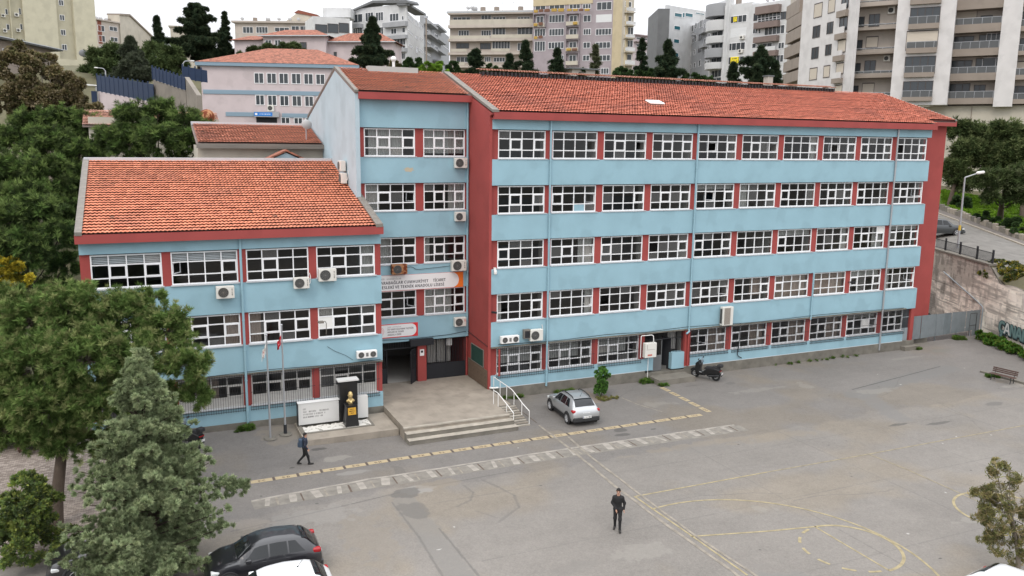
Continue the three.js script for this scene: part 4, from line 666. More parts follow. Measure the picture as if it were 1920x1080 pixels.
// ---------------------------------------------------------------- banners over the entrance
{
  const b1 = textCanvas(1024, 176, (x, w, h) => {
    x.fillStyle = 'rgb(233,118,38)'; x.fillRect(0, 0, w, h); x.fillStyle = 'rgb(226,224,224)'; x.beginPath(); x.roundRect(-120, 3, w + 70, h - 6, 80); x.fill(); x.fillStyle = 'rgb(205,60,62)'; x.fillRect(0, 0, w, 3); x.fillRect(0, h - 4, w, 4);
    x.strokeStyle = 'rgb(208,70,70)'; x.lineWidth = 4; for (const r of [52, 40]) { x.beginPath(); x.arc(8, 88, r, 0, 7); x.stroke(); } for (let k = 0; k < 12; k++) { x.beginPath(); x.arc(8 + 46 * Math.cos(k * 0.52), 88 + 46 * Math.sin(k * 0.52), 4, 0, 7); x.stroke(); }
    x.fillStyle = 'rgb(120,120,124)'; x.font = '26px sans-serif'; x.fillText('İZMİR · KARABAĞLAR', 95, 50);
    x.fillStyle = 'rgb(62,62,68)'; x.font = 'bold 45px sans-serif'; x.fillText('KARABAĞLAR CUMHURİYET', 95, 99, 540); x.fillStyle = 'rgb(22,22,26)'; x.fillText('TİCARET', 685, 97, 140); x.fillStyle = 'rgb(62,62,68)'; x.fillText('MESLEKİ VE TEKNİK ANADOLU LİSESİ', 95, 148, 715);
  });
  const o1 = thing('name_banner', 'wide white banner with orange end above the entrance naming the school', 'banner', [-7.15, 6.62, CB.z + 0.225]); obj('sheet', [quad([0, 0, 0], [6.15, 0, 0], [6.15, 1.0, 0], [0, 1.0, 0])], panelMat(b1, 0.5), o1); obj('backing', bx(0, 6.15, 0.0, 1.0, -0.02, -0.004), M.whitePaint, o1);
  const b2 = textCanvas(768, 208, (x, w, h) => {
    x.fillStyle = 'rgb(214,42,46)'; x.fillRect(0, 0, w, h); x.fillStyle = 'rgb(228,228,229)'; x.beginPath(); x.roundRect(-120, 12, w + 95, h - 24, 84); x.fill(); x.strokeStyle = 'rgb(214,90,90)'; x.lineWidth = 4; for (const r of [62, 46]) { x.beginPath(); x.arc(185, 104, r, 0, 7); x.stroke(); }
    x.fillStyle = 'rgb(140,140,144)'; x.font = '22px sans-serif'; x.fillText('İZMİR · KARABAĞLAR', 300, 54);
    x.fillStyle = 'rgb(88,80,84)'; x.font = 'bold 36px sans-serif'; x.fillText('İTO VAKFI SÜLEYMAN TAŞTEKİN', 300, 94, 400); x.fillText('MESLEKİ VE TEKNİK', 300, 134, 250); x.fillText('ANADOLU LİSESİ', 300, 174, 210);
  });
  const o2 = thing('name_banner', 'smaller white banner with red border over the open door', 'banner', [-7.3, 3.66, CB.z + 0.225]); obj('sheet', quad([0, 0, 0], [3.25, 0, 0], [3.25, 0.88, 0], [0, 0.88, 0]), panelMat(b2, 0.5), o2); obj('backing', bx(0, 3.25, 0.0, 0.88, -0.02, -0.004), M.whitePaint, o2);
}
// ---------------------------------------------------------------- air conditioners
const acText = textCanvas(64, 192, (x) => { x.fillStyle = 'rgb(210,206,198)'; x.fillRect(0, 0, 64, 192); x.fillStyle = 'rgb(50,50,54)'; x.save(); x.translate(44, 24); x.rotate(Math.PI / 2); strokes(x, 0, 0, 130, 26, mulberry(31)); x.restore(); });
const acTextRed = textCanvas(64, 192, (x) => { x.fillStyle = 'rgb(210,206,198)'; x.fillRect(0, 0, 64, 192); x.fillStyle = 'rgb(196,40,44)'; x.save(); x.translate(50, 20); x.rotate(Math.PI / 2); strokes(x, 0, 0, 150, 36, mulberry(32)); x.restore(); });
M.acLabel = panelMat(acText, 0.5); M.acLabelRed = panelMat(acTextRed, 0.5);
const rustTex = dtex(128, (u, v) => { const n = fbm(u * 6, v * 6, 5, 701, 6); const t = sstep(0.42, 0.58, n); return [lerp(0.66, 0.42, t), lerp(0.48, 0.19, t), lerp(0.34, 0.09, t)]; });
mat('rustyAC', { map: rustTex, roughness: 0.9 });
function acUnit(label, x, y, z, o = {}) {
  const w = o.w || 0.86, h = o.h || 0.6, d = o.d || 0.32, t = thing('air_conditioner', label, 'air conditioner', [x, y, z], o.turn || 0, 'outdoor air conditioner units on the walls');
  const body = o.mat || M.acWhite;
  obj('casing', rbx(-w / 2, w / 2, -h / 2, h / 2, 0.08, d + 0.08, 0.025), body, t);
  const fans = o.fans || [[-w * 0.14, 0, Math.min(w * 0.62, h * 0.82) / 2]];
  for (const [fx, fy, r] of fans) {
    const f = part('fan', t, [fx, fy, d + 0.082]);
    obj('fan_well', new THREE.CircleGeometry(r, 28).translate(0, 0, 0.003), M.fanDark, f);
    const l = [new THREE.TorusGeometry(r, 0.012, 6, 28), new THREE.TorusGeometry(r * 0.68, 0.005, 5, 24), new THREE.TorusGeometry(r * 0.4, 0.005, 5, 20), new THREE.CircleGeometry(r * 0.16, 12)]; for (let k = 0; k < 12; k++) { const a = k * Math.PI / 6; l.push(cyl([Math.cos(a) * r * 0.15, Math.sin(a) * r * 0.15, 0], [Math.cos(a) * r, Math.sin(a) * r, 0], 0.005, 0.005, 4)); }
    obj('fan_grille', merge(l).translate(0, 0, 0.015), o.paleGrille ? M.flashing : M.fanGrille, f);
  }
  if (o.text) obj('maker_mark', quad([w * 0.30, -h * 0.4, d + 0.084], [w * 0.45, -h * 0.4, d + 0.084], [w * 0.45, h * 0.4, d + 0.084], [w * 0.30, h * 0.4, d + 0.084]), o.text === 2 ? M.acLabelRed : M.acLabel, t);
  if (o.louvre) { const l = []; for (let y = -h * 0.44; y < h * 0.44; y += 0.045) l.push(bx(-w * 0.36, w * 0.22, y, y + 0.028, d + 0.081, d + 0.095)); obj('louvre', l, M.taupe, t); obj('side_vent', bx(-w / 2 - 0.006, -w / 2 + 0.001, -h * 0.4, h * 0.4, 0.12, d), M.fanDark, t); }
  if (o.panel) obj('centre_panel', bx(-w * 0.06, w * 0.06, -h * 0.25, h * 0.25, d + 0.08, d + 0.095), M.fanGrille, t);
  if (!o.noBracket) { const l = []; for (const s of [-0.32, 0.32]) l.push(bx(w * s - 0.015, w * s + 0.015, -h / 2 - 0.035, -h / 2 - 0.002, -0.04, d + 0.06), bx(w * s - 0.015, w * s + 0.015, -h / 2 - 0.3, -h / 2 - 0.035, -0.04, -0.01)); obj('bracket', l, M.flashing, t); }
  if (o.hose) obj('hose', tube([[w * 0.5, -h * 0.2, 0.12], [w * 0.62, -h * 0.1, 0.08], [w * 0.66, h * 0.4, 0.03], [w * 0.6, h * 0.8, 0.02]], 0.02, 6, 16), M.whitePaint, t);
  return t;
}
{
  const zl = LW.z + 0.16, zc = CB.z + 0.2;
  acUnit('pale air conditioner with grey fan below the second window of the left wing', -15.86, 7.93, zl, { w: 0.9, h: 0.64, text: 1, paleGrille: 1, fans: [[-0.1, 0, 0.25]] });
  acUnit('white air conditioner hung under the sill by the left wing middle pillar', -11.95, 8.2, zl, { w: 0.82, h: 0.6, text: 1, hose: 1 });
  acUnit('air conditioner overlapping the lower corner of the left wing last top window', -10.55, 8.56, zl, { w: 0.95, h: 0.68, text: 1 });
  acUnit('long white twin fan box on the left wing beside the entrance', -8.45, 3.92, zl, { w: 1.15, h: 0.42, d: 0.3, mat: M.acBright, fans: [[-0.34, 0, 0.155], [0.34, 0, 0.155]], panel: 1, noBracket: 1 });
  acUnit('air conditioner under the top right window of the centre block', -1.27, 14.5, zc, { w: 0.8, h: 0.62, text: 1 });
  acUnit('air conditioner under the third storey right window of the centre block', -1.3, 11.17, zc, { w: 0.7, h: 0.58 });
  acUnit('rusted brown air conditioner above the wide white banner', -5.3, 8.02, zc, { w: 0.98, h: 0.62, mat: M.rustyAC });
  acUnit('air conditioner above the orange end of the wide banner', -1.4, 8.06, zc, { w: 0.98, h: 0.68, text: 1 });
  acUnit('air conditioner with red lettering right of the smaller banner', -1.3, 4.4, zc, { w: 0.78, h: 0.58, text: 2 });
  acUnit('upper air conditioner on the pale gable wall above the left wing roof', -7.88, 14.25, -5.6, { w: 0.85, h: 0.62, turn: -Math.PI / 2 });
  acUnit('lower air conditioner on the pale gable wall touching the left wing roof', -7.88, 13.5, -5.3, { w: 0.85, h: 0.62, turn: -Math.PI / 2, hose: 1 });
  acUnit('long white twin fan box on the main wing by the side steps', 0.7, 3.82, 0.2, { w: 1.2, h: 0.46, d: 0.3, mat: M.acBright, fans: [[-0.36, 0, 0.165], [0.36, 0, 0.165]], panel: 1, noBracket: 1 });
  acUnit('air conditioner beside the drainpipe low on the main wing', 2.5, 3.95, 0.2, { w: 0.86, h: 0.72, hose: 1 });
  acUnit('tall narrow air conditioner above the side door bay of the main wing', 17.2, 4.08, 0.2, { w: 0.9, h: 1.3, d: 0.34, fans: [], louvre: 1 });
  acUnit('slim air conditioner at the far right corner of the main wing', 35.92, 4.1, -0.55, { w: 0.7, h: 1.1, d: 0.22, turn: Math.PI / 2, noBracket: 1 });
  const sp = thing('meter_box', 'small dark open meter box left of the low air conditioner', 'box', [1.9, 4.05, 0.2]); obj('casing', [bx(-0.22, 0.22, -0.28, 0.28, 0.02, 0.3)], M.flashing, sp); obj('dark_front', bx(-0.18, 0.2, -0.24, 0.2, 0.3, 0.305), M.blackPanel, sp);
  const gb = thing('gas_cabinet', 'white gas cabinet with pipe on the pillar left of the side door', 'cabinet', [10.95, 1.72, 0.2]); obj('cabinet', rbx(-0.45, 0.45, 0, 1.0, 0.12, 0.45, 0.03), M.acWhite, gb); obj('door_seam', [bx(-0.35, 0.32, 0.55, 0.565, 0.45, 0.456), bx(-0.3, -0.28, 0.6, 0.9, 0.45, 0.456)], M.flashing, gb); obj('warning_mark', bx(-0.25, 0.1, 0.12, 0.24, 0.45, 0.455), mat('warnRed', { color: lin(0.5, 0.16, 0.13) }), gb);
  obj('gas_pipe', tube([[-0.62, 0.0, 0.15], [-0.62, 1.4, 0.15], [-0.55, 1.48, 0.15], [0.2, 1.48, 0.18], [0.28, 1.4, 0.25], [0.28, 1.05, 0.3]], 0.028, 8, 40), M.whitePaint, gb); obj('drop_pipe', cyl([-0.1, 0, 0.3], [-0.1, -1.7, 0.3], 0.02), M.whitePaint, gb);
  const dome = (x, y, z, label) => { const c = thing('security_camera', label, 'camera', [x, y, z]); obj('bracket', bx(-0.07, 0.07, 0.1, 0.26, 0, 0.1), M.whitePaint, c); obj('housing', new THREE.CapsuleGeometry(0.1, 0.1, 4, 12).translate(0, -0.02, 0.16), M.whitePaint, c); };
  dome(-0.25, 8.05, 0.2, 'white dome security camera at the left edge of the main wing');
  const cam2 = (x, y, z, a, label) => { const c = thing('security_camera', label, 'camera', [x, y, z], a); obj('arm', bx(-0.02, 0.02, -0.02, 0.02, 0, 0.2), M.blackPanel, c); obj('housing', rbx(-0.06, 0.06, -0.06, 0.06, 0.16, 0.5, 0.02), M.blackPanel, c); };
  cam2(28.7, 5.75, 0.02, 0.9, 'black camera on a pillar in the fourth row of the main wing'); cam2(35.95, 6.0, -0.9, 0.2, 'black camera on the red end wall at the right'); cam2(-0.46, 5.55, 0.02, 0.6, 'black camera low at the left edge of the main wing');
  const fl = thing('floodlight', 'small arm floodlight on the left wing above the flags', 'floodlight', [-10.75, 5.6, LW.z + 0.16]); obj('arm', tube([[0.1, -0.4, 0.02], [0.12, 0.2, 0.05], [0, 0.4, 0.3], [-0.2, 0.45, 0.6]], 0.02, 6, 16), M.flashing, fl); obj('lamp_head', rbx(-0.45, -0.15, 0.4, 0.5, 0.5, 0.85, 0.03), M.flashing, fl);
}
// ---------------------------------------------------------------- vegetation
function bladeTuft(n, len, wid, spread, seed, droop = 0) {  // n pointed blades fanning out around +y
  const r = mulberry(seed), pos = [];
  for (let i = 0; i < n; i++) {
    const az = r() * Math.PI * 2, el = spread * Math.sqrt(r()), L = len * (0.7 + 0.5 * r()), s = Math.sin(el), c = Math.cos(el), d = [Math.cos(az) * s, c, Math.sin(az) * s];
    const t = r() * Math.PI * 2, p = [Math.cos(t), 0, Math.sin(t)]; const side = [p[1] * d[2] - p[2] * d[1], p[2] * d[0] - p[0] * d[2], p[0] * d[1] - p[1] * d[0]]; const sl = Math.hypot(...side) || 1, w = wid * (0.7 + 0.6 * r());
    const a = side.map(v => v / sl * w * 0.5), o = d.map(v => v * L * 0.05), m = d.map((v, k) => v * L * 0.55 - (k === 1 ? droop * L * 0.2 : 0)), e = d.map((v, k) => v * L - (k === 1 ? droop * L * 0.6 : 0));
    pos.push(...o, ...m.map((v, k) => v + a[k]), ...e, ...o, ...e, ...m.map((v, k) => v - a[k]));
  }
  const g = new THREE.BufferGeometry(); g.setAttribute('position', new THREE.Float32BufferAttribute(pos, 3)); g.computeVertexNormals(); return g;
}
const TUFT = { pine: bladeTuft(34, 0.27, 0.020, 1.2, 1), spray: bladeTuft(22, 0.26, 0.042, 0.9, 2, 0.15), leaf: bladeTuft(9, 0.26, 0.11, 1.3, 3), smallLeaf: bladeTuft(10, 0.16, 0.055, 1.4, 4), willow: bladeTuft(8, 0.30, 0.05, 1.5, 5, 1.0), grass: bladeTuft(12, 0.3, 0.03, 0.8, 6), farPine: bladeTuft(16, 0.75, 0.10, 1.35, 7), farLeaf: bladeTuft(10, 0.5, 0.2, 1.3, 8) };
const leafMat = n => { const m = new THREE.MeshPhysicalMaterial({ color: 0xffffff, roughness: 0.8, transmission: 0.22, thickness: 0, side: THREE.DoubleSide }); m.name = n; return m; };
M.needle = new THREE.MeshPhysicalMaterial({ color: 0xffffff, roughness: 1, specularIntensity: 0.15, side: THREE.DoubleSide }); M.leaf = leafMat('leaf');
mat('bark', { color: lin(0.10, 0.075, 0.058), map: rep(concreteMap, 2, 0.6), bumpMap: rep(grainBump, 3, 1), bumpScale: 0.03 });
mat('greyBark', { color: lin(0.19, 0.165, 0.14), map: rep(concreteMap, 2, 0.6) });
// lobes: [x, y, z, r]; tufts sit mostly on the upper shell of each lobe, oriented outwards
function foliage(parent, lobes, o) {
  const r = mulberry(o.seed || 1), T = TUFT[o.tuft], total = lobes.reduce((a, l) => a + Math.ceil(l[3] * l[3] * o.density), 0);
  const m = new THREE.InstancedMesh(T, o.mat || M.needle, total); m.name = 'crown'; m.userData.kind = 'stuff'; shade(m);
  const mt = new THREE.Matrix4(), q = new THREE.Quaternion(), up = new THREE.Vector3(0, 1, 0), n = new THREE.Vector3(), p = new THREE.Vector3(), sc = new THREE.Vector3(), q2 = new THREE.Quaternion(), c = new THREE.Color();
  let k = 0;
  if (o.twigs) {                                          // needles carried on twigs that fan out of each lobe
    const list = [], tw = [], lo = Math.min(...lobes.map(l => l[3]));
    for (const [lx, ly, lz, lr] of lobes) {
      const nT = Math.ceil(lr * lr * o.twigs), tint = (r() - 0.5) * 0.2;
      for (let i = 0; i < nT; i++) {
        n.set(r() * 2 - 1, r() * 1.7 - 0.6, r() * 2 - 1).normalize(); const L = lr * (0.7 + 0.45 * r()), bend = lr * (0.05 + 0.2 * r()), v = 1 + tint + (r() - 0.5) * 0.5, side = new THREE.Vector3(r() - 0.5, r() - 0.5, r() - 0.5).multiplyScalar(lr * 0.35);
        const pt = t => new THREE.Vector3(lx + n.x * L * t + side.x * t * (1 - t), ly + n.y * L * 0.85 * t + bend * t * t + side.y * t * (1 - t), lz + n.z * L * t + side.z * t * (1 - t));
        const m2 = o.perTwig || 8; for (let q = 0; q < m2; q++) { const t = 0.42 + 0.58 * (q + r() * 0.8) / m2, a = pt(t), d = pt(t + 0.05).sub(a).normalize().addScaledVector(up, 0.35).add(new THREE.Vector3(r() - 0.5, r() - 0.5, r() - 0.5).multiplyScalar(0.9)).normalize(); list.push([a, d, v, t > 0.86]); }
        if (o.twigMat && i % 3 === 0) { const a = pt(0.1), b = pt(0.85); tw.push(cyl(a.toArray(), b.toArray(), 0.016, 0.007, 3)); }
      }
    }
    const mm = new THREE.InstancedMesh(T, o.mat || M.needle, list.length); mm.name = 'crown'; mm.userData.kind = 'stuff'; shade(mm);
    list.forEach(([a, d, v, tip], i) => { q.setFromUnitVectors(up, d); q2.setFromAxisAngle(up, r() * 6.28); q.multiply(q2); const z = (o.size || 1) * (0.7 + 0.5 * r()); mt.compose(a, q, sc.set(z, z, z)); mm.setMatrixAt(i, mt); const b = o.colors[tip && r() < 0.45 ? o.colors.length - 1 : Math.floor(r() * (o.colors.length - 1))], w = v + (r() - 0.5) * 0.3; mm.setColorAt(i, c.setRGB(b[0] * w, b[1] * w, b[2] * w)); });
    parent.add(mm); if (tw.length) obj('twigs', tw, o.twigMat, parent); return mm;
  }
  for (const [lx, ly, lz, lr] of lobes) {
    const cnt = Math.ceil(lr * lr * o.density), sq = o.squash || 0.85, tint = (r() - 0.5) * 0.16;
    // sub-clumps break the outline of each lobe
    const subs = Array.from({ length: Math.max(5, Math.round(lr * 7 * (o.clump || 1))) }, () => { n.set(r() * 2 - 1, r() * 1.7 - 0.7, r() * 2 - 1).normalize(); return [n.x * lr * 0.8, n.y * lr * 0.8 * sq, n.z * lr * 0.8, lr * (0.2 + 0.18 * r()), (r() - 0.5) * 0.55]; });
    for (let i = 0; i < cnt; i++) {
      const s = subs[Math.floor(r() * subs.length)];
      n.set(r() * 2 - 1, r() * 2 - 0.85, r() * 2 - 1).normalize(); const rad = s[3] * Math.pow(r(), 0.30);
      p.set(s[0] + n.x * rad, s[1] + n.y * rad * 0.8, s[2] + n.z * rad);
      if (p.length() > lr * 1.15) p.setLength(lr * 1.12);
      const dir = n.clone().multiplyScalar(0.8).addScaledVector(p.clone().normalize(), 0.5).addScaledVector(up, o.up ?? 0.35).normalize();
      q.setFromUnitVectors(up, dir); q2.setFromAxisAngle(up, r() * 6.28); q.multiply(q2);
      const z = (o.size || 1) * (0.75 + 0.5 * r()); sc.set(z, z, z);
      mt.compose(p.add(new THREE.Vector3(lx, ly, lz)), q, sc); m.setMatrixAt(k, mt);
      const b = o.colors[Math.floor(r() * o.colors.length)], v = 1 + tint + s[4] + (r() - 0.5) * 0.35;
      m.setColorAt(k++, c.setRGB(b[0] * v, b[1] * v, b[2] * v));
    }
  }
  m.count = k; parent.add(m); return m;
}
function trunkTo(parent, base, lobes, r0, m = M.bark, topFrac = 0.75, lean) {
  const c = lobes.reduce((a, l) => [a[0] + l[0] / lobes.length, Math.max(a[1], l[1]), a[2] + l[2] / lobes.length], [0, -1e9, 0]);
  const top = lean || [lerp(base[0], c[0], 0.8), lerp(base[1], c[1], topFrac), lerp(base[2], c[2], 0.8)];
  const pts = [0, 0.3, 0.6, 1].map(t => [lerp(base[0], top[0], t * t * 0.5 + t * 0.5) + Math.sin(t * 5) * 0.06, lerp(base[1], top[1], t), lerp(base[2], top[2], t * t * 0.5 + t * 0.5)]);
  const g = tube(pts, 1, 10, 24), P = g.attributes.position, cur = new THREE.CatmullRomCurve3(pts.map(p => new THREE.Vector3(...p)), false, 'catmullrom', 0.15), v = new THREE.Vector3();
  for (let i = 0; i < P.count; i++) { const ring = Math.floor(i / 11), t = ring / 24; cur.getPointAt(t, v); const rr = r0 * (1 - 0.72 * t) * (1 + 0.35 * Math.max(0, 0.12 - t) / 0.12); P.setXYZ(i, v.x + (P.getX(i) - v.x) * rr, v.y + (P.getY(i) - v.y) * rr, v.z + (P.getZ(i) - v.z) * rr); }
  g.computeVertexNormals(); obj('trunk', g, m, parent);
  const l = [], rr = mulberry(Math.round(base[0] * 7 + 400));
  for (const b of lobes) { const t = 0.35 + 0.6 * rr(), s = cur.getPointAt(t), e = [b[0] + (rr() - 0.5) * b[3] * 0.4, b[1] + b[3] * 0.1, b[2] + (rr() - 0.5) * b[3] * 0.4]; l.push(tube([[s.x, s.y, s.z], [lerp(s.x, e[0], 0.5), lerp(s.y, e[1], 0.4), lerp(s.z, e[2], 0.5)], e], r0 * 0.16, 5, 10)); for (let k = 0; k < 4; k++) { const a = rr() * 6.28, f = b[3] * 0.75; l.push(cyl(e, [e[0] + Math.cos(a) * f, e[1] + (rr() - 0.3) * f, e[2] + Math.sin(a) * f], r0 * 0.07, r0 * 0.03, 4)); } }
  obj('branches', l, m, parent);
}
function tree(name, label, base, lobes, o, group, category = 'tree') {
  const t = thing(name, label, category, [0, 0, 0], 0, group);
  if (o.r0) trunkTo(t, base, lobes, o.r0, o.bark, o.topFrac, o.lean);
  foliage(t, lobes, o); return t;
}
const LOBES = {"bigPine":[[-24.13,7.95,6.18,1.41],[-22.45,8.31,6.87,1.5],[-20.51,7.89,6.7,1.45],[-18.95,7.45,8.03,1.27],[-18.32,6.12,9.12,1.09],[-24.05,6.45,8.17,1.63],[-22.0,6.93,9.55,1.55],[-20.27,6.48,9.3,1.46],[-23.49,4.91,9.27,1.55],[-21.45,4.88,9.63,1.35],[-24.96,3.91,7.69,1.46],[-22.99,3.18,8.71,1.11],[-21.22,2.84,8.45,0.96],[-17.89,4.74,9.02,0.69],[-19.28,8.83,7.07,0.47],[-26.69,6.91,5.24,1.93],[-26.22,4.77,6.97,1.66],[-24.99,8.63,5.12,0.92],[-19.34,4.23,7.91,1.05]],
 "pineA":[[-27.76,13.0,-23.73,1.93],[-25.68,12.46,-22.7,1.93],[-26.6,10.9,-20.59,2.05],[-24.81,10.57,-21.95,1.39],[-29.59,11.84,-24.33,2.31],[-25.25,13.79,-22.76,0.85]],
 "pineB":[[-27.15,10.4,-14.07,1.5],[-25.44,10.91,-13.41,1.4],[-24.52,9.44,-12.72,1.27],[-26.52,8.57,-12.33,1.8],[-28.47,8.73,-14.34,2.0],[-24.27,7.5,-14.46,1.04],[-24.97,5.25,-15.46,1.59],[-26.59,5.23,-16.17,1.59]],
 "pineC":[[-19.79,16.94,-23.15,1.59],[-17.95,17.36,-22.4,1.43],[-16.18,16.4,-21.44,1.67],[-14.84,15.75,-20.71,1.12],[-20.25,15.18,-21.9,1.65],[-18.11,15.33,-19.87,1.74],[-16.03,15.04,-20.0,1.57],[-21.26,15.43,-23.52,1.39]],
 "pineD":[[-27.2,16.51,-30.81,1.61],[-25.25,16.74,-29.99,1.61],[-23.34,16.23,-29.04,1.61],[-28.3,15.25,-29.95,1.88],[-22.23,15.4,-28.39,1.44],[-25.57,14.68,-27.52,2.14],[-23.73,14.1,-26.58,1.85],[-23.19,12.73,-24.97,1.38]],
 "pineE":[[-25.04,8.6,-28.35,1.91],[-24.23,11.12,-28.46,1.78],[-24.86,6.39,-25.63,1.65],[-26.25,6.5,-28.49,2.12],[-24.86,3.81,-27.36,1.27]],
 "olive":[[-29.25,21.83,-42.74,1.83],[-27.11,20.91,-41.61,2.02],[-24.96,19.99,-40.47,1.74],[-27.99,18.95,-40.52,2.19],[-25.42,18.28,-39.25,1.9],[-29.74,18.7,-41.25,2.14],[-23.67,18.01,-39.52,1.35],[-28.86,23.26,-43.94,1.27],[-26.67,22.52,-42.83,1.07]],
 "mimosa":[[-26.99,8.32,-11.38,0.96],[-26.47,7.28,-10.95,0.84],[-27.52,6.8,-11.33,0.96],[-27.26,7.75,-11.4,0.96]],
 "stoneL":[[-24.08,27.02,-91.42,1.7],[-21.92,27.8,-90.61,1.7],[-25.62,24.87,-91.7,1.31],[-23.07,25.12,-88.39,1.97],[-20.96,26.78,-92.21,1.72]],
 "stoneR":[[-16.51,28.38,-93.86,1.77],[-14.33,28.01,-92.82,1.77],[-13.33,26.44,-92.07,1.61],[-15.94,26.09,-92.06,2.15],[-14.2,24.77,-91.03,1.27],[-18.38,27.88,-94.6,1.45]],
 "hedgeB":[[-3.32,28.39,-84.65,1.1],[-1.5,28.8,-83.92,1.1],[0.3,28.98,-83.15,1.1],[2.09,28.93,-82.34,1.1],[3.5,28.64,-81.66,0.78],[-4.78,27.91,-85.21,0.78]],
 "park1":[[72.84,17.76,-26.46,1.7],[75.2,17.14,-25.29,1.84],[71.76,15.07,-24.21,2.06],[70.17,13.03,-24.53,1.67],[73.77,14.46,-23.19,2.06],[70.96,11.58,-23.9,1.8]],
 "park2":[[74.1,17.49,-21.4,1.76],[75.79,16.89,-20.53,1.76],[73.85,15.03,-19.93,1.99],[73.36,13.76,-21.02,1.64],[77.16,15.8,-19.71,1.89]],
 "park3":[[63.37,12.23,-15.19,1.49],[65.45,12.09,-14.23,1.83],[67.16,12.68,-13.58,1.72],[63.69,10.55,-14.72,0.97],[65.98,10.41,-13.68,1.14]],
 "euc":[[9.35,3.84,26.78,0.52],[8.62,2.95,26.62,0.52],[9.47,2.86,27.02,0.68],[8.88,2.07,26.9,0.64],[8.4,2.26,26.65,0.34],[9.68,1.88,27.3,0.6],[9.1,1.19,27.17,0.52],[9.71,0.8,27.51,0.48],[9.04,3.93,26.62,0.24],[8.56,1.38,26.89,0.28]],
 "bushes":[[13.03,26.09,-65.81,0.86],[15.01,26.33,-64.97,1.01],[12.75,24.64,-52.33,0.71],[15.4,25.21,-55.7,0.74],[19.21,25.57,-60.74,0.85],[34.66,24.86,-53.72,0.85],[39.52,25.13,-51.6,0.92],[41.25,24.88,-50.78,1.06],[43.18,24.83,-49.91,0.92],[46.83,24.25,-45.95,1.11],[48.35,24.06,-45.24,0.9],[33.69,25.22,-56.44,1.01],[25.29,25.77,-62.51,0.88]],
 "weedmound":[[46.28,5.21,-1.14,0.64],[46.36,5.15,0.02,0.72],[46.24,5.74,0.97,0.62],[46.94,5.89,-0.97,0.45],[45.86,5.47,1.96,0.7]],
 "wallivy":[[44.08,0.1,0.42,0.34],[43.68,0.1,1.48,0.34],[43.21,0.1,2.48,0.25],[42.5,0.1,3.72,0.25],[41.82,0.1,5.08,0.29],[41.4,0.1,6.13,0.29]]};
const CONES = {"cedar":[-19.75,21.95,-77.42,6.9,3.53],"cyp1":[-15.81,29.71,-99.36,4.86,1.0],"dark2":[-9.82,28.62,-102.04,8.89,4.16],"dark2b":[-5.31,28.96,-103.42,7.6,2.04],"dark3":[10.56,25.59,-69.04,6.71,3.08],"c1":[23.24,25.03,-63.28,3.17,1.61],"c2":[28.72,24.66,-58.55,4.54,1.87],"c2b":[27.17,24.86,-60.39,2.64,1.23],"c3":[31.66,24.41,-54.96,3.55,1.63],"c4":[37.27,24.63,-54.73,4.11,1.22],"c5":[50.25,25.74,-63.6,5.54,1.53],"c6":[43.76,23.73,-47.22,5.2,2.64],"c7":[53.27,23.31,-40.68,4.83,2.72],"c8":[50.95,23.48,-42.86,2.58,0.96],"c7b":[55.14,23.34,-39.85,2.95,1.02]};
const PINE = [[0.108, 0.172, 0.048], [0.082, 0.135, 0.037], [0.155, 0.215, 0.066], [0.20, 0.225, 0.09]], DPINE = [[0.058, 0.085, 0.032], [0.044, 0.066, 0.026], [0.078, 0.105, 0.040]], CYP = [[0.265, 0.325, 0.175], [0.205, 0.26, 0.137], [0.33, 0.375, 0.21], [0.16, 0.195, 0.103]];
const P = { density: 1300, tuft: 'pine', up: 0.5, squash: 0.8 };
tree('pine_tree', 'large round crowned pine beside the left end of the building', [-23.6, 0.1, 9.6], LOBES.bigPine, { ...P, twigs: 62, perTwig: 9, twigMat: M.greyBark, seed: 11, size: 0.95, colors: PINE, r0: 0.27, lean: [-22.2, 7.6, 6.2] });
const nearPines = [['pineA', 'rounded pine crown at the left edge level with the tiled roof', [-28, 1, -24], 0.3], ['pineB', 'lower pine at the left edge in front of the taller pines', [-27.5, 0.5, -16], 0.28], ['pineC', 'broad pine crown rising behind the left wing roof ridge', [-18.5, 8, -22], 0.3], ['pineD', 'pine with wide crown behind the left end of the left wing', [-26, 6, -30], 0.3], ['pineE', 'dark pine standing close to the left end wall', [-24.8, 3, -22], 0.25]];
nearPines.forEach(([k, l, b, r], i) => tree('pine_tree', l, b, LOBES[k], { ...P, twigs: k === 'pineB' ? 40 : 32, perTwig: 7, size: 1.45, seed: 20 + i, colors: k === 'pineE' ? [...DPINE, DPINE[2]] : [...DPINE, PINE[0], PINE[1], PINE[2]], r0: r }, 'pines left of the building'));
tree('eucalyptus_tree', 'brownish loose tree in the top left corner below the cream tower', [-26.5, 8, -36], LOBES.olive, { density: 420, tuft: 'leaf', up: -0.1, seed: 31, size: 1.1, colors: [[0.15, 0.125, 0.06], [0.19, 0.155, 0.08], [0.115, 0.115, 0.05], [0.23, 0.19, 0.12]], r0: 0.3, bark: M.greyBark });
tree('mimosa_tree', 'small tree with bright yellow blossom at the left edge', [-27.6, 1, -12], LOBES.mimosa, { density: 700, tuft: 'smallLeaf', seed: 32, size: 1.2, colors: [[0.42, 0.33, 0.03], [0.36, 0.28, 0.03], [0.10, 0.13, 0.03], [0.5, 0.4, 0.05]], r0: 0.12 });
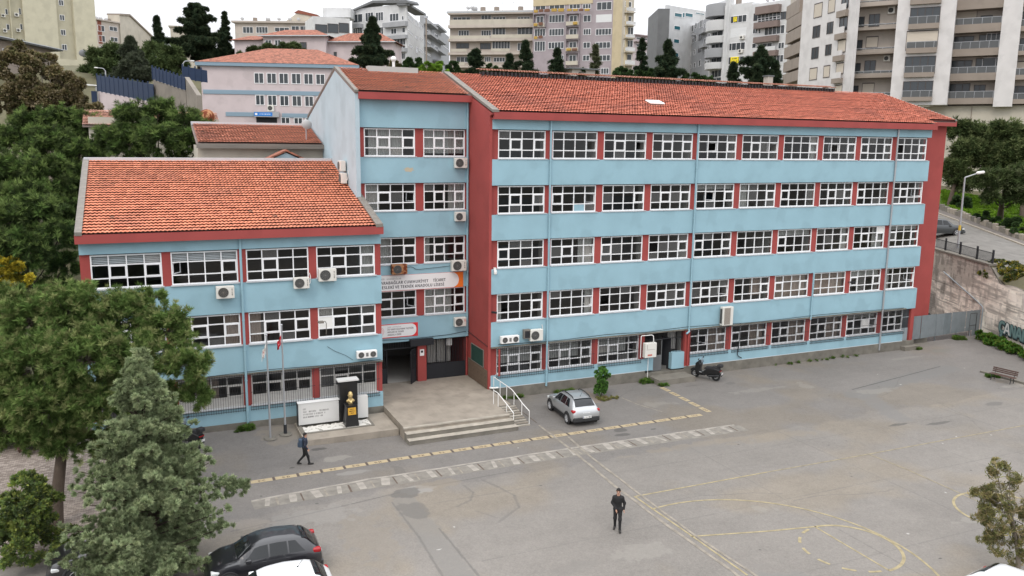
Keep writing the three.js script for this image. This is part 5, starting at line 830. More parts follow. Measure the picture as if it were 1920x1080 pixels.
// blue-grey cypress in front
{
  const r = mulberry(77), base = [-19.9, 0, 15.2], H = 8.55, lob = [];
  for (let k = 0; k < 185; k++) { const t = Math.pow(r(), 1.05), y = 0.75 + t * (H - 1.15), R = (3.3 * Math.pow(1 - t, 0.72) + 0.12) * (0.6 + 0.45 * r()) * (t < 0.08 ? 0.7 : 1), a = r() * 6.283, da = (r() - 0.5) * 0.5; for (let q = 0; q < 5; q++) { const f = 0.32 + 0.17 * q, aa = a + da * (q - 2) * 0.12 + (r() - 0.5) * 0.12, rr = R * f; lob.push([base[0] + Math.cos(aa) * rr, y - R * 0.2 * f * (1.2 - f) * 2 + (q === 4 ? 0.1 : 0) + (r() - 0.5) * 0.16, base[2] + Math.sin(aa) * rr, (0.40 - 0.055 * q) * (0.7 + 0.4 * (1 - t))]); } }
  lob.push([base[0], H - 0.3, base[2], 0.3], [base[0], H - 0.75, base[2], 0.36], [base[0] + 3.15, 2.6, base[2] - 0.6, 0.42], [base[0] + 2.6, 2.75, base[2] - 0.4, 0.5]);
  const t = thing('cypress_tree', 'bushy blue green cypress in the front left corner of the yard', 'tree');
  obj('trunk', [cyl([base[0], -0.05, base[2]], [base[0] + 0.05, 3.5, base[2]], 0.19, 0.13, 10), cyl([base[0] + 0.05, 3.5, base[2]], [base[0], H - 0.4, base[2]], 0.13, 0.02, 8)], M.bark, t);
  obj('branches', lob.filter((l, i) => i % 5 === 4).map((l, i) => cyl([base[0], Math.max(0.7, l[1] - 0.5 - 0.2 * Math.hypot(l[0] - base[0], l[2] - base[2])), base[2]], [l[0], l[1], l[2]], 0.03, 0.012, 5)), M.bark, t);
  foliage(t, lob, { twigs: 150, perTwig: 6, density: 900, tuft: 'spray', seed: 41, size: 0.58, up: 0.35, colors: CYP, squash: 0.8, clump: 1.0 });
}
// dark hedge behind the big pine
{ const r = mulberry(93), lob = []; for (let k = 0; k < 46; k++) lob.push([-23.6 - r() * 15, 0.5 + r() * 1.1, -1.4 + r() * 2.2, 0.55 + r() * 0.3]); const t = thing('hedge', 'dark mixed hedge behind the big pine at the left edge', 'hedge'); t.userData.kind = 'stuff'; foliage(t, lob, { twigs: 90, perTwig: 5, tuft: 'leaf', seed: 94, size: 0.7, colors: [[0.05, 0.08, 0.03], [0.07, 0.095, 0.035], [0.10, 0.06, 0.05], [0.10, 0.12, 0.05]] }); }
// laurel shrub
{
  const r = mulberry(78), b = [-24.1, 0, 12.3], lob = []; for (let k = 0; k < 42; k++) { const t = r(), R = 1.28 * Math.pow(1 - t, 0.55) * Math.sqrt(r()) + 0.05, a = r() * 6.28; lob.push([b[0] + Math.cos(a) * R, 0.45 + t * 2.75, b[2] + Math.sin(a) * R, 0.36 + 0.12 * (1 - t)]); }
  tree('laurel_shrub', 'yellow green laurel shrub in the bottom left corner', b, lob, { density: 640, tuft: 'smallLeaf', mat: M.leaf, seed: 42, size: 1.0, up: 0.7, colors: [[0.13, 0.185, 0.028], [0.09, 0.145, 0.022], [0.19, 0.225, 0.035], [0.06, 0.10, 0.02]], r0: 0.06 }, undefined, 'shrub');
}
// privet beside the silver car
{
  const r = mulberry(79), b = [6.35, 0, 2.1], lob = []; for (let k = 0; k < 30; k++) { const t = r(), R = 0.46 * Math.sin(Math.PI * (0.2 + 0.75 * t)) * Math.sqrt(r()) + 0.03, a = r() * 6.28; lob.push([b[0] + Math.cos(a) * R, 0.36 + t * 1.42, b[2] + Math.sin(a) * R, 0.22]); }
  tree('privet_bush', 'bright green upright bush beside the silver car', b, lob, { density: 2300, tuft: 'smallLeaf', mat: M.leaf, seed: 43, size: 0.62, up: 0.5, colors: [[0.075, 0.20, 0.02], [0.11, 0.27, 0.03], [0.05, 0.14, 0.015]], r0: 0.03 }, undefined, 'bush');
  const w = []; for (let k = 0; k < 26; k++) w.push([6.5 + (r() - 0.5) * 1.3, 0.01, 2.75 + (r() - 0.5) * 0.8, 0.07]);
  const g = thing('weeds', 'dry weeds at the foot of the green bush', 'weeds'); g.userData.kind = 'stuff'; foliage(g, w, { density: 2600, tuft: 'grass', seed: 44, size: 0.4, up: 1.2, colors: [[0.17, 0.19, 0.05], [0.22, 0.19, 0.09]] });
}
// airy tree in the lower right corner
tree('young_eucalyptus', 'airy thin leaved young tree in the bottom right corner', [9.4, 0, 27.7], LOBES.euc.map(l => [l[0], l[1], l[2], l[3] * 1.18]), { density: 460, tuft: 'willow', seed: 51, size: 0.62, up: -0.3, clump: 2.2, colors: [[0.22, 0.19, 0.07], [0.17, 0.175, 0.065], [0.27, 0.22, 0.12], [0.13, 0.14, 0.06]], r0: 0.10, bark: M.greyBark, topFrac: 0.8 });
// weeds along the plinths and the foot of the retaining wall: uncountable
{
  const r = mulberry(80), w = [], add = (x0, x1, z0, z1, n, s) => { for (let k = 0; k < n; k++) { const t = r(); w.push([lerp(x0, x1, t), 0.02 + yardY(lerp(x0, x1, t), z0), lerp(z0, z1, t) + r() * 0.22, s * (0.5 + r())]); } };
  add(-15.6, -14.7, 1.15, 1.15, 12, 0.16); add(0.3, 1.6, 0.35, 0.35, 9, 0.12); add(3.8, 5.4, 0.4, 0.4, 16, 0.1); add(10.4, 11.0, 0.5, 0.6, 9, 0.16); add(11.1, 11.6, 1.6, 1.6, 5, 0.1); add(20.5, 30, 0.34, 0.34, 20, 0.07); add(35.9, 36.4, 0.5, 0.3, 8, 0.2); add(42.0, 42.8, -0.8, -0.6, 8, 0.2); add(33.8, 35, 8.2, 8.6, 10, 0.12);
  const t = thing('weeds', 'scattered weeds growing along the foot of the building', 'weeds'); t.userData.kind = 'stuff'; foliage(t, w, { density: 1700, tuft: 'grass', seed: 52, size: 0.55, up: 1.0, colors: [[0.06, 0.13, 0.025], [0.09, 0.17, 0.03], [0.12, 0.15, 0.05]] });
  const iv = []; for (const l of LOBES.wallivy) for (let k = 0; k < 5; k++) iv.push([l[0] + (r() - 0.5) * 1.2, 0.15 + r() * 0.3, l[2] + (r() - 0.5) * 1.6, 0.3 + r() * 0.15]);
  const t2 = thing('hedge_plants', 'strip of leafy green plants along the foot of the painted wall', 'plants'); t2.userData.kind = 'stuff'; foliage(t2, iv, { density: 800, tuft: 'smallLeaf', seed: 53, size: 1.1, up: 0.8, colors: [[0.05, 0.13, 0.02], [0.08, 0.17, 0.03], [0.12, 0.16, 0.03]] });
}
// hillside trees behind the roofs
const FAR = { tuft: 'farPine', seed: 60, up: 0.3, squash: 0.8 };
function coneTree(name, label, k, o = {}) {
  const [x, y, z, h, R] = CONES[k], r = mulberry(Math.round(x * 13 + 900)), gy = hillY(x, z) - 0.5, lob = [];
  const n = Math.round((o.n || 30) * Math.max(1, R / 2)); for (let i = 0; i < n; i++) { const t = Math.pow(r(), 0.85), a = r() * 6.28, rad = (R * (o.round ? Math.pow(1 - t, 0.5) : 1 - t) * (0.3 + 0.95 * Math.pow(r(), 1.3))); for (const f of [0.5, 0.8, 1.05]) lob.push([x + Math.cos(a) * rad * f, y + t * h * 0.97 + (f - 0.7) * 0.5 * (o.up ?? 0.3), z + Math.sin(a) * rad * f, Math.max(0.2, R * (0.24 - 0.14 * t) * (1.35 - 0.6 * f))]); }
  for (let i = 0; i < 5; i++) lob.push([x + (r() - 0.5) * 0.2, y + h * (0.78 + i * 0.045), z + (r() - 0.5) * 0.2, 0.30 - i * 0.045]);
  const t = thing(name, label, 'tree', [0, 0, 0], 0, 'conifers on the hillside behind the school');
  obj('trunk', cyl([x, gy, z], [x, y + h * 0.9, z], 0.28, 0.04, 8), M.bark, t);
  foliage(t, lob, { ...FAR, twigs: o.twigs || 85, perTwig: 4, density: 200, size: o.size || 0.55, colors: o.colors || [[0.032, 0.052, 0.028], [0.024, 0.041, 0.024], [0.044, 0.064, 0.033], [0.055, 0.07, 0.036]], seed: Math.round(x * 3 + 1500) });
}
function hillY(x, z) {
  const P = [[-8, -0.6], [-14, 3], [-20, 7.5], [-30, 10], [-40, 12.2], [-56, 13.5], [-68, 15.5], [-90, 25], [-130, 29], [-200, 35], [-400, 40]];
  const f = zz => { for (let i = 0; i + 1 < P.length; i++) if (zz >= P[i + 1][0]) return lerp(P[i + 1][1], P[i][1], clamp((zz - P[i + 1][0]) / (P[i][0] - P[i + 1][0]))); return 40; };
  let y = f(z);
  const left = sstep(-22, -27, x); if (left > 0) y = Math.max(y, lerp(y, Math.min(9, 0.3 + 0.32 * Math.max(0, 4 - z)), left));
  const right = sstep(38, 46, x); if (right > 0) y = lerp(y, Math.min(y, lerp(6.2, 17, sstep(-26, -70, z))), right * sstep(-90, -60, z));
  return y + (fbm(x * 0.08, z * 0.08, 3, 900) - 0.5) * 0.8;
}
const BG = {
 hotel: {"L":[-46.37,-147.66],"R":[-25.96,-155.66],"panels":[[0.89,3.25,30.21,47.98],[5.53,5.42,30.38,48.68],[7.71,13.87,31.0,49.01],[17.1,21.33,31.56,50.43]],"win":[[14.64,15.57,42.5,43.64,2],[14.6,15.54,39.58,40.7,2],[14.6,15.55,36.65,37.79,2],[14.59,15.58,33.7,34.86,2],[4.76,5.25,39.59,40.69,1],[4.76,5.29,36.69,37.8,1],[4.83,5.27,34.25,34.87,1],[7.19,7.59,39.89,41.09,1],[7.18,7.62,36.99,38.11,1],[7.21,7.62,34.08,35.13,1]],"ac":[[3.99,4.66,39.0,39.63],[6.29,7.11,39.39,40.08],[4.05,4.76,36.14,36.85],[6.4,7.14,36.45,37.13]],"box":[[0.89,21.43,31.57,47.98]]},
 podium: {"L":[-35.16,-118.78],"R":[-26.23,-121.59],"box":[[0.18,9.14,25.12,29.25]]},
 hip: {"L":[-36.88,-86.03],"R":[-30.1,-92.07],"box":[[0.18,8.95,26.28,27.84]],"win":[[1.79,2.21,26.19,27.57,2],[2.35,2.76,26.11,27.43,2],[2.94,3.33,26.17,27.3,2]]},
 cream: {"L":[-27.19,-184.38],"R":[-21.97,-188.88],"box":[[0.27,6.45,36.17,43.96]],"win":[[0.37,2.29,41.42,42.89,2],[3.66,5.95,41.93,43.0,2],[0.46,2.27,38.97,40.52,2],[3.76,5.9,39.44,40.5,2],[0.38,2.08,36.69,37.77,2],[3.31,5.7,36.99,37.83,1]],"brick":[[0.39,1.48,38.51,43.97]]},
 creamside: {"L":[-21.97,-188.88],"R":[-13.48,-206.69],"box":[[0.65,18.62,38.1,46.2]]},
 small3: {"L":[-10.46,-194.0],"R":[-3.49,-193.18],"box":[[0.17,7.11,37.54,44.61]]},
 low4: {"L":[2.17,-160.24],"R":[20.03,-152.32],"box":[[0.04,17.9,37.81,42.32]],"win":[[9.15,12.48,40.41,41.4,3],[12.98,14.77,40.58,41.74,2],[14.96,17.67,40.62,41.76,3],[4.89,7.58,40.06,41.5,4],[1.83,4.21,40.02,41.46,3]]},
 modern: {"L":[13.5,-126.6],"R":[21.41,-126.5],"box":[[0.01,7.42,32.94,40.24]],"win":[[0.44,2.82,37.1,38.75,1],[2.92,5.04,37.24,39.03,1],[5.14,7.19,37.42,39.31,1],[2.93,5.58,35.19,36.21,1],[5.67,7.26,35.29,36.76,1]]},
 moderntop: {"L":[16.95,-133.74],"R":[22.51,-131.28],"box":[[0.03,5.78,41.2,43.05]]},
 white5: {"L":[23.74,-136.83],"R":[32.08,-124.04],"box":[[0.05,15.11,31.24,43.64]],"win":[[3.95,6.19,40.82,42.65,3],[6.86,8.97,40.73,42.51,3],[10.7,13.14,40.42,41.96,3],[13.95,14.49,40.47,41.32,1],[0.34,2.99,38.2,39.71,4],[7.7,8.92,37.93,39.53,2],[11.02,12.51,37.85,38.98,2],[14.01,15.1,37.97,39.0,1],[10.89,15.07,35.44,36.84,5],[10.87,15.06,34.66,35.59,4],[12.73,15.03,32.69,33.97,4],[0.42,3.15,40.81,42.55,2],[4.22,6.15,34.85,36.22,3],[6.77,8.86,35.14,36.65,3]],"slab":[[9.44,15.58,39.17,40.12],[9.77,15.55,36.72,37.46],[9.72,15.42,34.12,34.88],[0.96,3.32,39.6,40.38]]},
 white5s: {"L":[32.08,-124.04],"R":[43.77,-148.38],"box":[[-0.1,25.61,33.53,42.16]],"win":[[1.25,7.9,40.97,41.82,2],[12.05,15.15,41.09,42.27,1],[17.41,23.02,41.37,42.59,2],[11.86,15.54,38.32,39.04,1],[18.36,24.08,39.02,39.56,2],[2.29,7.58,35.51,36.18,2],[12.77,15.92,35.37,36.66,1],[17.66,23.94,36.2,36.91,2],[1.52,7.74,38.24,38.85,1]]},
 grey5: {"L":[45.06,-152.35],"R":[67.37,-193.56],"box":[[-0.62,38.78,37.52,45.69]],"win":[[2.52,8.28,42.84,43.4,2],[2.44,8.2,40.15,40.79,2],[13.36,19.75,43.24,43.66,2],[13.28,19.68,40.06,40.74,2],[25.36,37.53,42.0,42.12,4],[0.47,8.11,37.12,37.64,2]],"slab":[[-0.68,10.32,43.93,44.44],[10.33,24.27,44.95,45.41],[-0.32,10.25,41.42,41.99],[10.24,24.22,41.74,42.71],[-0.42,10.16,38.52,39.02],[10.16,24.16,39.02,39.64],[11.11,24.11,36.39,36.74]]},
 beige6: {"L":[42.66,-128.43],"R":[57.96,-118.25],"box":[[0.06,18.5,30.04,43.08]],"win":[[0.76,4.6,40.52,42.41,4],[6.93,9.11,40.54,42.76,3],[9.49,12.21,40.51,42.37,4],[14.8,17.49,40.74,42.29,4],[1.94,4.3,38.39,39.67,4],[6.95,9.13,38.49,39.62,4],[9.35,12.22,38.61,40.1,4],[14.82,18.13,38.62,40.19,4],[1.47,4.3,35.88,37.01,3,1],[6.73,9.07,35.69,36.97,3,1],[9.37,13.26,35.67,37.39,6],[14.86,16.65,35.35,36.97,3],[1.51,4.15,32.98,34.18,3],[7.76,9.09,33.03,34.15,3],[9.71,12.2,33.02,33.99,4]],"slab":[[-0.03,18.34,40.0,40.58],[-0.03,18.39,37.24,37.77],[-0.04,18.43,34.46,34.94],[-0.04,18.47,31.78,32.17],[-0.1,18.3,42.78,43.45]],"para":[[0.29,18.26,40.41,41.68],[0.29,4.69,37.72,38.43],[9.36,18.15,37.82,38.56],[0.6,4.07,35.06,35.68],[4.69,9.06,37.68,38.39],[9.38,13.34,35.05,35.69],[1.31,3.6,32.23,32.95],[7.68,9.25,32.29,32.96]]},
 lilac7: {"L":[56.67,-115.21],"R":[68.34,-103.22],"box":[[-0.22,16.96,28.95,46.13]],"win":[[0.22,2.51,42.86,44.13,2],[3.29,6.58,42.89,43.99,3],[7.59,9.89,42.81,43.71,3],[10.41,12.14,42.7,43.64,3],[13.34,16.44,42.29,43.85,3],[3.26,6.57,40.28,41.81,5],[10.62,12.22,40.12,41.48,2],[13.26,16.52,39.95,41.37,4,2],[3.31,6.55,37.69,39.1,5],[10.67,12.26,37.61,38.82,3],[13.26,16.52,37.45,38.72,5],[3.21,6.61,35.1,36.46,5],[10.69,12.21,35.01,36.21,2],[13.26,16.41,34.88,36.13,4],[4.79,6.66,32.97,33.83,4],[10.68,12.12,32.51,33.67,2],[13.26,16.46,32.4,33.6,4],[10.91,12.2,29.91,31.11,2],[14.58,16.24,29.83,31.03,3],[0.15,2.53,37.66,39.22,4],[0.19,2.54,34.71,36.71,4]],"niche":[[7.16,9.9,39.4,41.85],[7.22,9.89,36.75,39.31],[7.21,9.88,34.35,36.69],[7.27,9.87,31.64,34.13],[0.1,2.58,39.42,42.09]],"para":[[7.2,9.9,39.5,40.26],[7.26,9.89,36.89,37.71],[7.24,9.88,34.42,35.16],[7.31,9.87,31.72,32.51],[0.21,2.58,39.49,40.25]],"strip":[[-0.22,12.5,43.68,46.13]],"planter":[[0.33,1.15,42.26,42.81],[1.38,2.28,42.36,42.91],[2.59,3.73,42.32,42.9],[4.12,5.25,42.3,42.89],[5.55,6.76,42.23,42.86],[7.46,8.41,42.23,42.7],[8.72,9.67,42.17,42.65],[9.97,10.84,42.15,42.59],[11.14,12.16,42.09,42.53],[0.29,1.12,39.62,40.17],[1.35,2.25,39.73,40.32],[7.49,8.45,34.53,35.0],[8.68,9.72,34.5,34.97],[8.78,9.66,39.58,40.12],[0.42,1.17,37.04,37.59],[1.4,2.27,37.15,37.7]]},
 lilac7y: {"L":[68.34,-103.22],"R":[69.5,-100.44],"box":[[-0.47,3.38,28.8,45.28]]},
 lilac7b: {"L":[69.5,-100.44],"R":[71.32,-100.2],"box":[[-0.36,1.85,28.88,44.88]],"win":[[-0.15,1.24,42.47,43.51,1],[-0.05,1.34,39.81,40.79,1],[-0.12,1.84,37.3,38.68,3],[-0.11,1.85,34.89,36.22,3],[0.07,1.63,32.38,33.53,1]],"slab":[[-0.23,1.76,41.31,41.48],[-0.14,1.86,38.88,38.96],[-0.2,1.95,36.45,36.57],[-0.11,2.06,33.81,33.95],[-0.09,2.08,31.3,31.39]],"para":[[-0.18,1.74,41.66,42.25],[-0.16,1.85,39.1,39.66],[-0.15,1.78,36.7,37.13],[-0.13,1.89,34.08,34.73],[-0.12,1.99,31.5,32.24]]},
 pink8: {"L":[99.42,-144.51],"R":[108.14,-146.3],"box":[[-0.42,6.44,33.24,43.84]],"win":[[0.39,4.41,42.84,43.35,3],[0.48,4.24,41.04,41.69,3],[0.85,4.35,38.99,39.68,3]],"slab":[[-0.55,6.24,43.83,44.01],[-0.47,6.06,42.18,42.31]]},
 slab9: {"L":[87.93,-116.31],"R":[89.67,-115.54],"box":[[-0.27,2.28,30.18,45.71]]},
 white9: {"L":[92.62,-119.91],"R":[108.51,-124.22],"box":[[-0.51,17.36,31.53,47.29]],"win":[[2.25,4.88,45.01,45.9,1,3],[5.08,5.88,45.11,46.2,1,3],[6.0,8.79,45.4,46.29,1,3],[9.66,13.05,46.38,46.76,2,3],[2.3,4.51,42.13,43.06,1,3],[2.36,4.34,39.16,40.11,1,3],[2.43,4.3,36.07,37.06,1,3]]},
 white9s: {"L":[104.97,-131.86],"R":[94.22,-104.93],"box":[[-1.61,30.2,29.61,47.51]],"win":[[3.54,5.44,42.75,44.32,1],[6.87,9.11,41.92,43.5,1],[9.91,11.71,42.14,43.65,1],[13.09,14.8,42.45,43.76,1],[16.95,19.42,39.4,41.29,1,1],[17.19,19.92,42.13,43.72,2],[20.87,22.08,41.49,42.52,1],[25.12,26.64,41.56,42.78,1],[4.51,6.37,40.02,41.37,1],[7.82,9.62,39.28,40.6,1],[10.88,12.59,39.49,40.6,1],[13.81,15.14,39.55,40.79,1],[17.19,19.58,36.75,38.25,1,1],[21.83,23.06,38.1,39.28,1],[25.02,26.51,38.89,39.92,1],[5.45,7.29,37.3,38.62,1],[9.16,10.52,36.6,37.66,1],[12.92,14.26,36.59,37.82,1],[17.82,19.85,33.55,34.98,1],[22.24,23.78,36.13,37.16,1],[25.26,26.78,35.82,37.0,1],[23.13,24.35,33.15,34.3,1],[25.46,26.98,33.08,34.25,1],[13.49,15.2,33.6,34.85,1],[9.71,11.07,33.78,34.83,1]],"slab":[[12.96,14.53,40.88,41.43],[19.74,24.28,40.35,41.28],[20.71,24.89,37.21,38.03],[1.34,6.36,44.13,45.18]]},
 white10a: {"L":[94.08,-105.21],"R":[92.87,-98.95],"box":[[-0.86,7.37,29.04,45.52]],"win":[[0.56,5.53,41.03,43.01,2,1],[0.16,5.19,37.85,39.92,2],[0.24,5.47,35.46,37.58,3],[0.43,5.26,32.63,34.31,2],[0.74,5.39,30.0,31.68,3],[0.9,5.48,29.25,30.24,2]],"round":[[-0.8,5.64,42.46,44.94,1],[-0.49,5.7,39.56,41.66,0],[-0.24,5.71,37.06,38.47,0],[-0.52,5.7,34.14,35.99,1],[-0.27,5.61,31.78,33.11,0]]},
 white10b: {"L":[92.87,-98.95],"R":[94.41,-93.74],"box":[[-0.53,5.99,28.82,44.33]],"win":[[0.74,4.89,40.6,42.04,4],[0.62,4.99,37.76,39.5,5,2],[0.6,4.88,35.17,36.69,4],[0.69,4.79,32.39,33.95,4]],"poster":[[1.58,3.53,32.55,33.89],[1.73,2.57,40.9,41.83]],"ac":[[3.64,4.64,37.24,37.96],[3.44,4.54,34.56,35.27]]},
 white10c: {"L":[94.41,-93.74],"R":[96.69,-83.66],"box":[[-0.9,10.89,28.29,43.76]],"win":[[2.05,7.46,40.43,42.18,6],[2.15,7.53,39.57,40.93,6],[1.1,2.12,40.55,41.98,1,1],[7.43,8.77,40.14,41.57,2,1],[1.11,2.26,38.06,39.1,2],[3.91,8.62,37.46,39.13,5],[1.13,2.09,35.19,36.21,1],[7.36,8.75,34.65,35.83,2],[3.58,5.93,35.03,36.0,2],[2.49,3.04,37.98,38.89,1],[3.96,8.77,32.07,33.49,6]],"slab":[[2.09,7.56,41.55,43.02],[1.92,7.5,38.85,40.03],[2.03,7.53,36.12,37.22],[2.15,7.56,33.37,34.4]],"para":[[2.09,7.32,34.0,35.19]]},
 grey11: {"L":[89.42,-75.55],"R":[84.46,-66.42],"box":[[-2.62,12.93,26.19,43.55]],"win":[[4.25,7.24,39.74,41.02,2],[0.12,3.88,35.38,36.77,2],[4.39,11.43,34.56,36.54,3],[-0.15,3.68,33.07,34.63,2],[4.78,7.57,32.71,34.11,1,1],[0.55,3.81,30.58,32.09,1,2],[4.58,11.37,30.12,31.81,3]],"slab":[[-0.65,8.65,38.33,40.64],[0.0,10.77,36.07,38.25],[0.09,10.84,33.98,35.86],[-0.4,11.01,31.47,33.39],[-0.28,11.14,29.09,30.83],[-0.28,11.2,26.97,28.69]],"ac":[[-0.31,2.76,38.47,39.41],[0.07,3.73,34.92,35.93],[0.21,3.3,32.43,33.32]]},
 r12L: {"L":[75.3,-56.58],"R":[72.72,-45.28],"box":[[-1.71,12.64,22.68,42.94]],"win":[[1.76,3.9,35.01,36.89,2,2],[5.6,7.25,35.16,36.92,2,2],[1.77,3.78,31.98,33.76,2,1],[5.59,7.23,32.13,33.8,2,1],[8.78,10.8,32.16,33.98,2,1],[1.84,3.8,28.91,30.62,2,1],[5.61,7.19,29.08,30.64,2,1],[8.85,10.73,29.2,30.8,1,2],[1.73,3.75,25.89,27.5,1,2],[5.58,7.15,25.99,27.53,1,2],[8.84,10.66,26.21,27.6,1,2],[5.67,7.03,23.67,24.42,1,2],[8.89,10.66,23.4,24.52,1,2],[8.89,10.72,35.18,36.74,2,1]],"para":[[8.53,10.76,34.58,35.78],[8.54,10.7,31.5,32.65],[8.62,10.64,28.46,29.39],[8.58,10.7,25.39,26.38]],"slab":[[8.53,10.83,34.03,34.9],[8.46,10.78,30.95,31.77],[8.43,10.71,27.95,28.72],[8.49,10.7,24.87,25.55]]},
 r12b: {"L":[73.83,-46.49],"R":[78.08,-40.08],"box":[[-1.08,7.87,22.55,40.89]],"win":[[0.6,1.68,32.66,34.09,1,1],[2.25,3.69,32.63,34.34,2,1],[0.58,1.67,29.48,30.91,1,1],[2.15,3.66,29.84,31.19,1,2],[0.55,1.65,26.28,27.7,1,1],[2.14,3.67,26.48,28.0,2,1],[0.56,1.6,23.41,24.55,1,1],[2.12,3.65,23.36,24.78,1,2],[6.09,6.71,33.32,34.68,1,2],[6.01,6.72,30.13,31.5,1,2],[6.03,6.7,26.73,28.2,1,2],[6.05,6.68,23.48,24.91,1,2]],"slab":[[0.24,6.97,35.15,35.2],[0.31,6.9,31.98,32.02],[0.23,6.93,28.69,28.91],[0.25,6.91,25.46,25.77],[0.32,6.87,22.27,22.54]],"glass":[[0.28,6.84,35.77,35.92],[0.29,6.89,32.6,32.75],[0.23,6.87,29.37,29.55],[0.24,6.86,26.1,26.42],[2.05,6.82,22.89,23.44]],"ac":[[4.69,5.62,34.19,35.14],[4.66,5.52,27.77,28.58]]},
 r12c: {"L":[76.34,-39.16],"R":[79.54,-34.91],"box":[[-1.15,5.92,21.58,39.81]],"win":[[0.45,4.11,32.01,34.37,4,1],[0.31,4.07,28.92,31.26,3,2],[0.33,4.11,25.72,28.03,4,1],[0.36,4.07,22.57,24.76,4,1],[0.43,4.08,34.98,37.46,4,1]],"slab":[[0.39,4.11,31.54,32.22],[0.38,4.11,28.4,29.08],[0.38,4.07,25.25,25.86],[0.34,4.11,22.09,22.63],[0.37,4.11,34.73,35.41]],"glass":[[0.36,4.03,32.01,33.17],[0.39,4.07,28.92,29.9],[0.4,4.08,25.75,26.71],[0.38,4.07,22.57,23.48]]},
 r12d: {"L":[81.13,-36.47],"R":[87.53,-26.85],"box":[[-1.46,12.24,21.26,39.81]],"win":[[-0.38,3.21,31.94,33.98,2,2],[3.7,5.1,31.82,33.35,1,1],[-0.41,3.18,28.86,30.78,3,1],[-0.37,3.26,25.57,27.63,4,1],[-0.34,3.3,22.52,24.54,4,1],[3.77,5.16,22.48,24.31,2,1],[3.67,4.58,25.62,27.81,1,1],[3.77,4.75,28.7,30.88,1,1],[4.61,7.52,28.48,31.01,5,0],[4.45,7.59,25.43,27.86,2,0],[7.8,9.32,28.31,30.15,2,1],[7.73,9.62,25.36,27.12,2,2],[7.8,9.93,22.22,24.06,2,1],[7.68,9.29,31.56,33.65,2,0]],"slab":[[-0.37,7.64,31.03,32.08],[-0.33,7.49,27.98,28.94],[-0.37,7.58,24.78,25.75],[-0.4,7.58,21.7,22.5],[-0.45,7.57,33.99,35.28],[7.75,9.95,30.86,31.49],[7.9,10.25,27.85,28.38],[7.83,10.57,24.74,25.34],[7.9,10.88,21.65,22.26],[7.74,9.64,33.92,34.56]],"glass":[[-0.36,7.44,31.59,32.89],[-0.38,7.43,28.57,29.87],[-0.41,7.51,25.48,26.58],[-0.4,7.51,22.35,23.39],[7.81,9.9,31.39,32.32],[7.9,10.21,28.27,29.17],[7.82,10.52,25.25,26.17],[7.9,10.82,22.21,23.03]],"col":[[6.33,8.53,21.31,39.05]]},
 pinkA: {"L":[-11.98,-68.51],"R":[5.76,-62.89],"box":[[0.17,18.04,17.02,24.98]],"win":[[6.7,7.9,22.92,24.25,2],[8.27,9.47,22.94,24.26,2],[9.79,10.97,22.93,24.27,2],[11.34,12.52,22.94,24.28,2],[12.89,14.06,22.92,24.27,2],[14.39,15.54,22.93,24.25,2],[6.77,7.88,20.22,21.52,2],[8.28,9.41,20.18,21.51,2],[9.8,10.93,20.17,21.49,2],[11.33,12.53,20.15,21.49,2],[12.92,14.03,20.15,21.48,2],[14.43,15.25,20.14,21.46,2],[9.88,10.98,17.94,18.75,2],[11.48,12.58,17.92,18.74,2],[12.92,13.88,17.92,18.74,2]],"band":[[0.36,18.15,21.78,21.81],[3.0,6.49,18.9,19.2],[10.01,18.08,18.87,19.11]],"eave":[[-0.21,18.23,25.25,25.37]],"sign":[[6.62,8.89,18.85,19.33]],"door":[[6.77,9.36,17.14,18.7]],"ac":[[8.27,9.06,19.45,20.26]]},
 pinkB: {"L":[-4.93,-97.96],"R":[11.78,-88.29],"box":[[0.15,18.99,27.57,32.19]],"win":[[5.57,6.62,30.66,31.6,2],[7.15,8.17,30.66,31.6,2],[11.28,12.35,30.23,31.24,2,1],[16.37,16.87,28.43,29.87,1,1]]},
};
// ---------------------------------------------------------------- hillside
mat('earth', { color: lin(0.13, 0.125, 0.075), map: rep(concreteMap, 0.2), roughness: 1 });
struct(obj('hillside', muv(sheet(-170, 250, -400, 14, 140, 140, hillY, (x, z) => z < -13 || (x < -22.5 && z < -1))), M.earth), 'hillside behind the school');
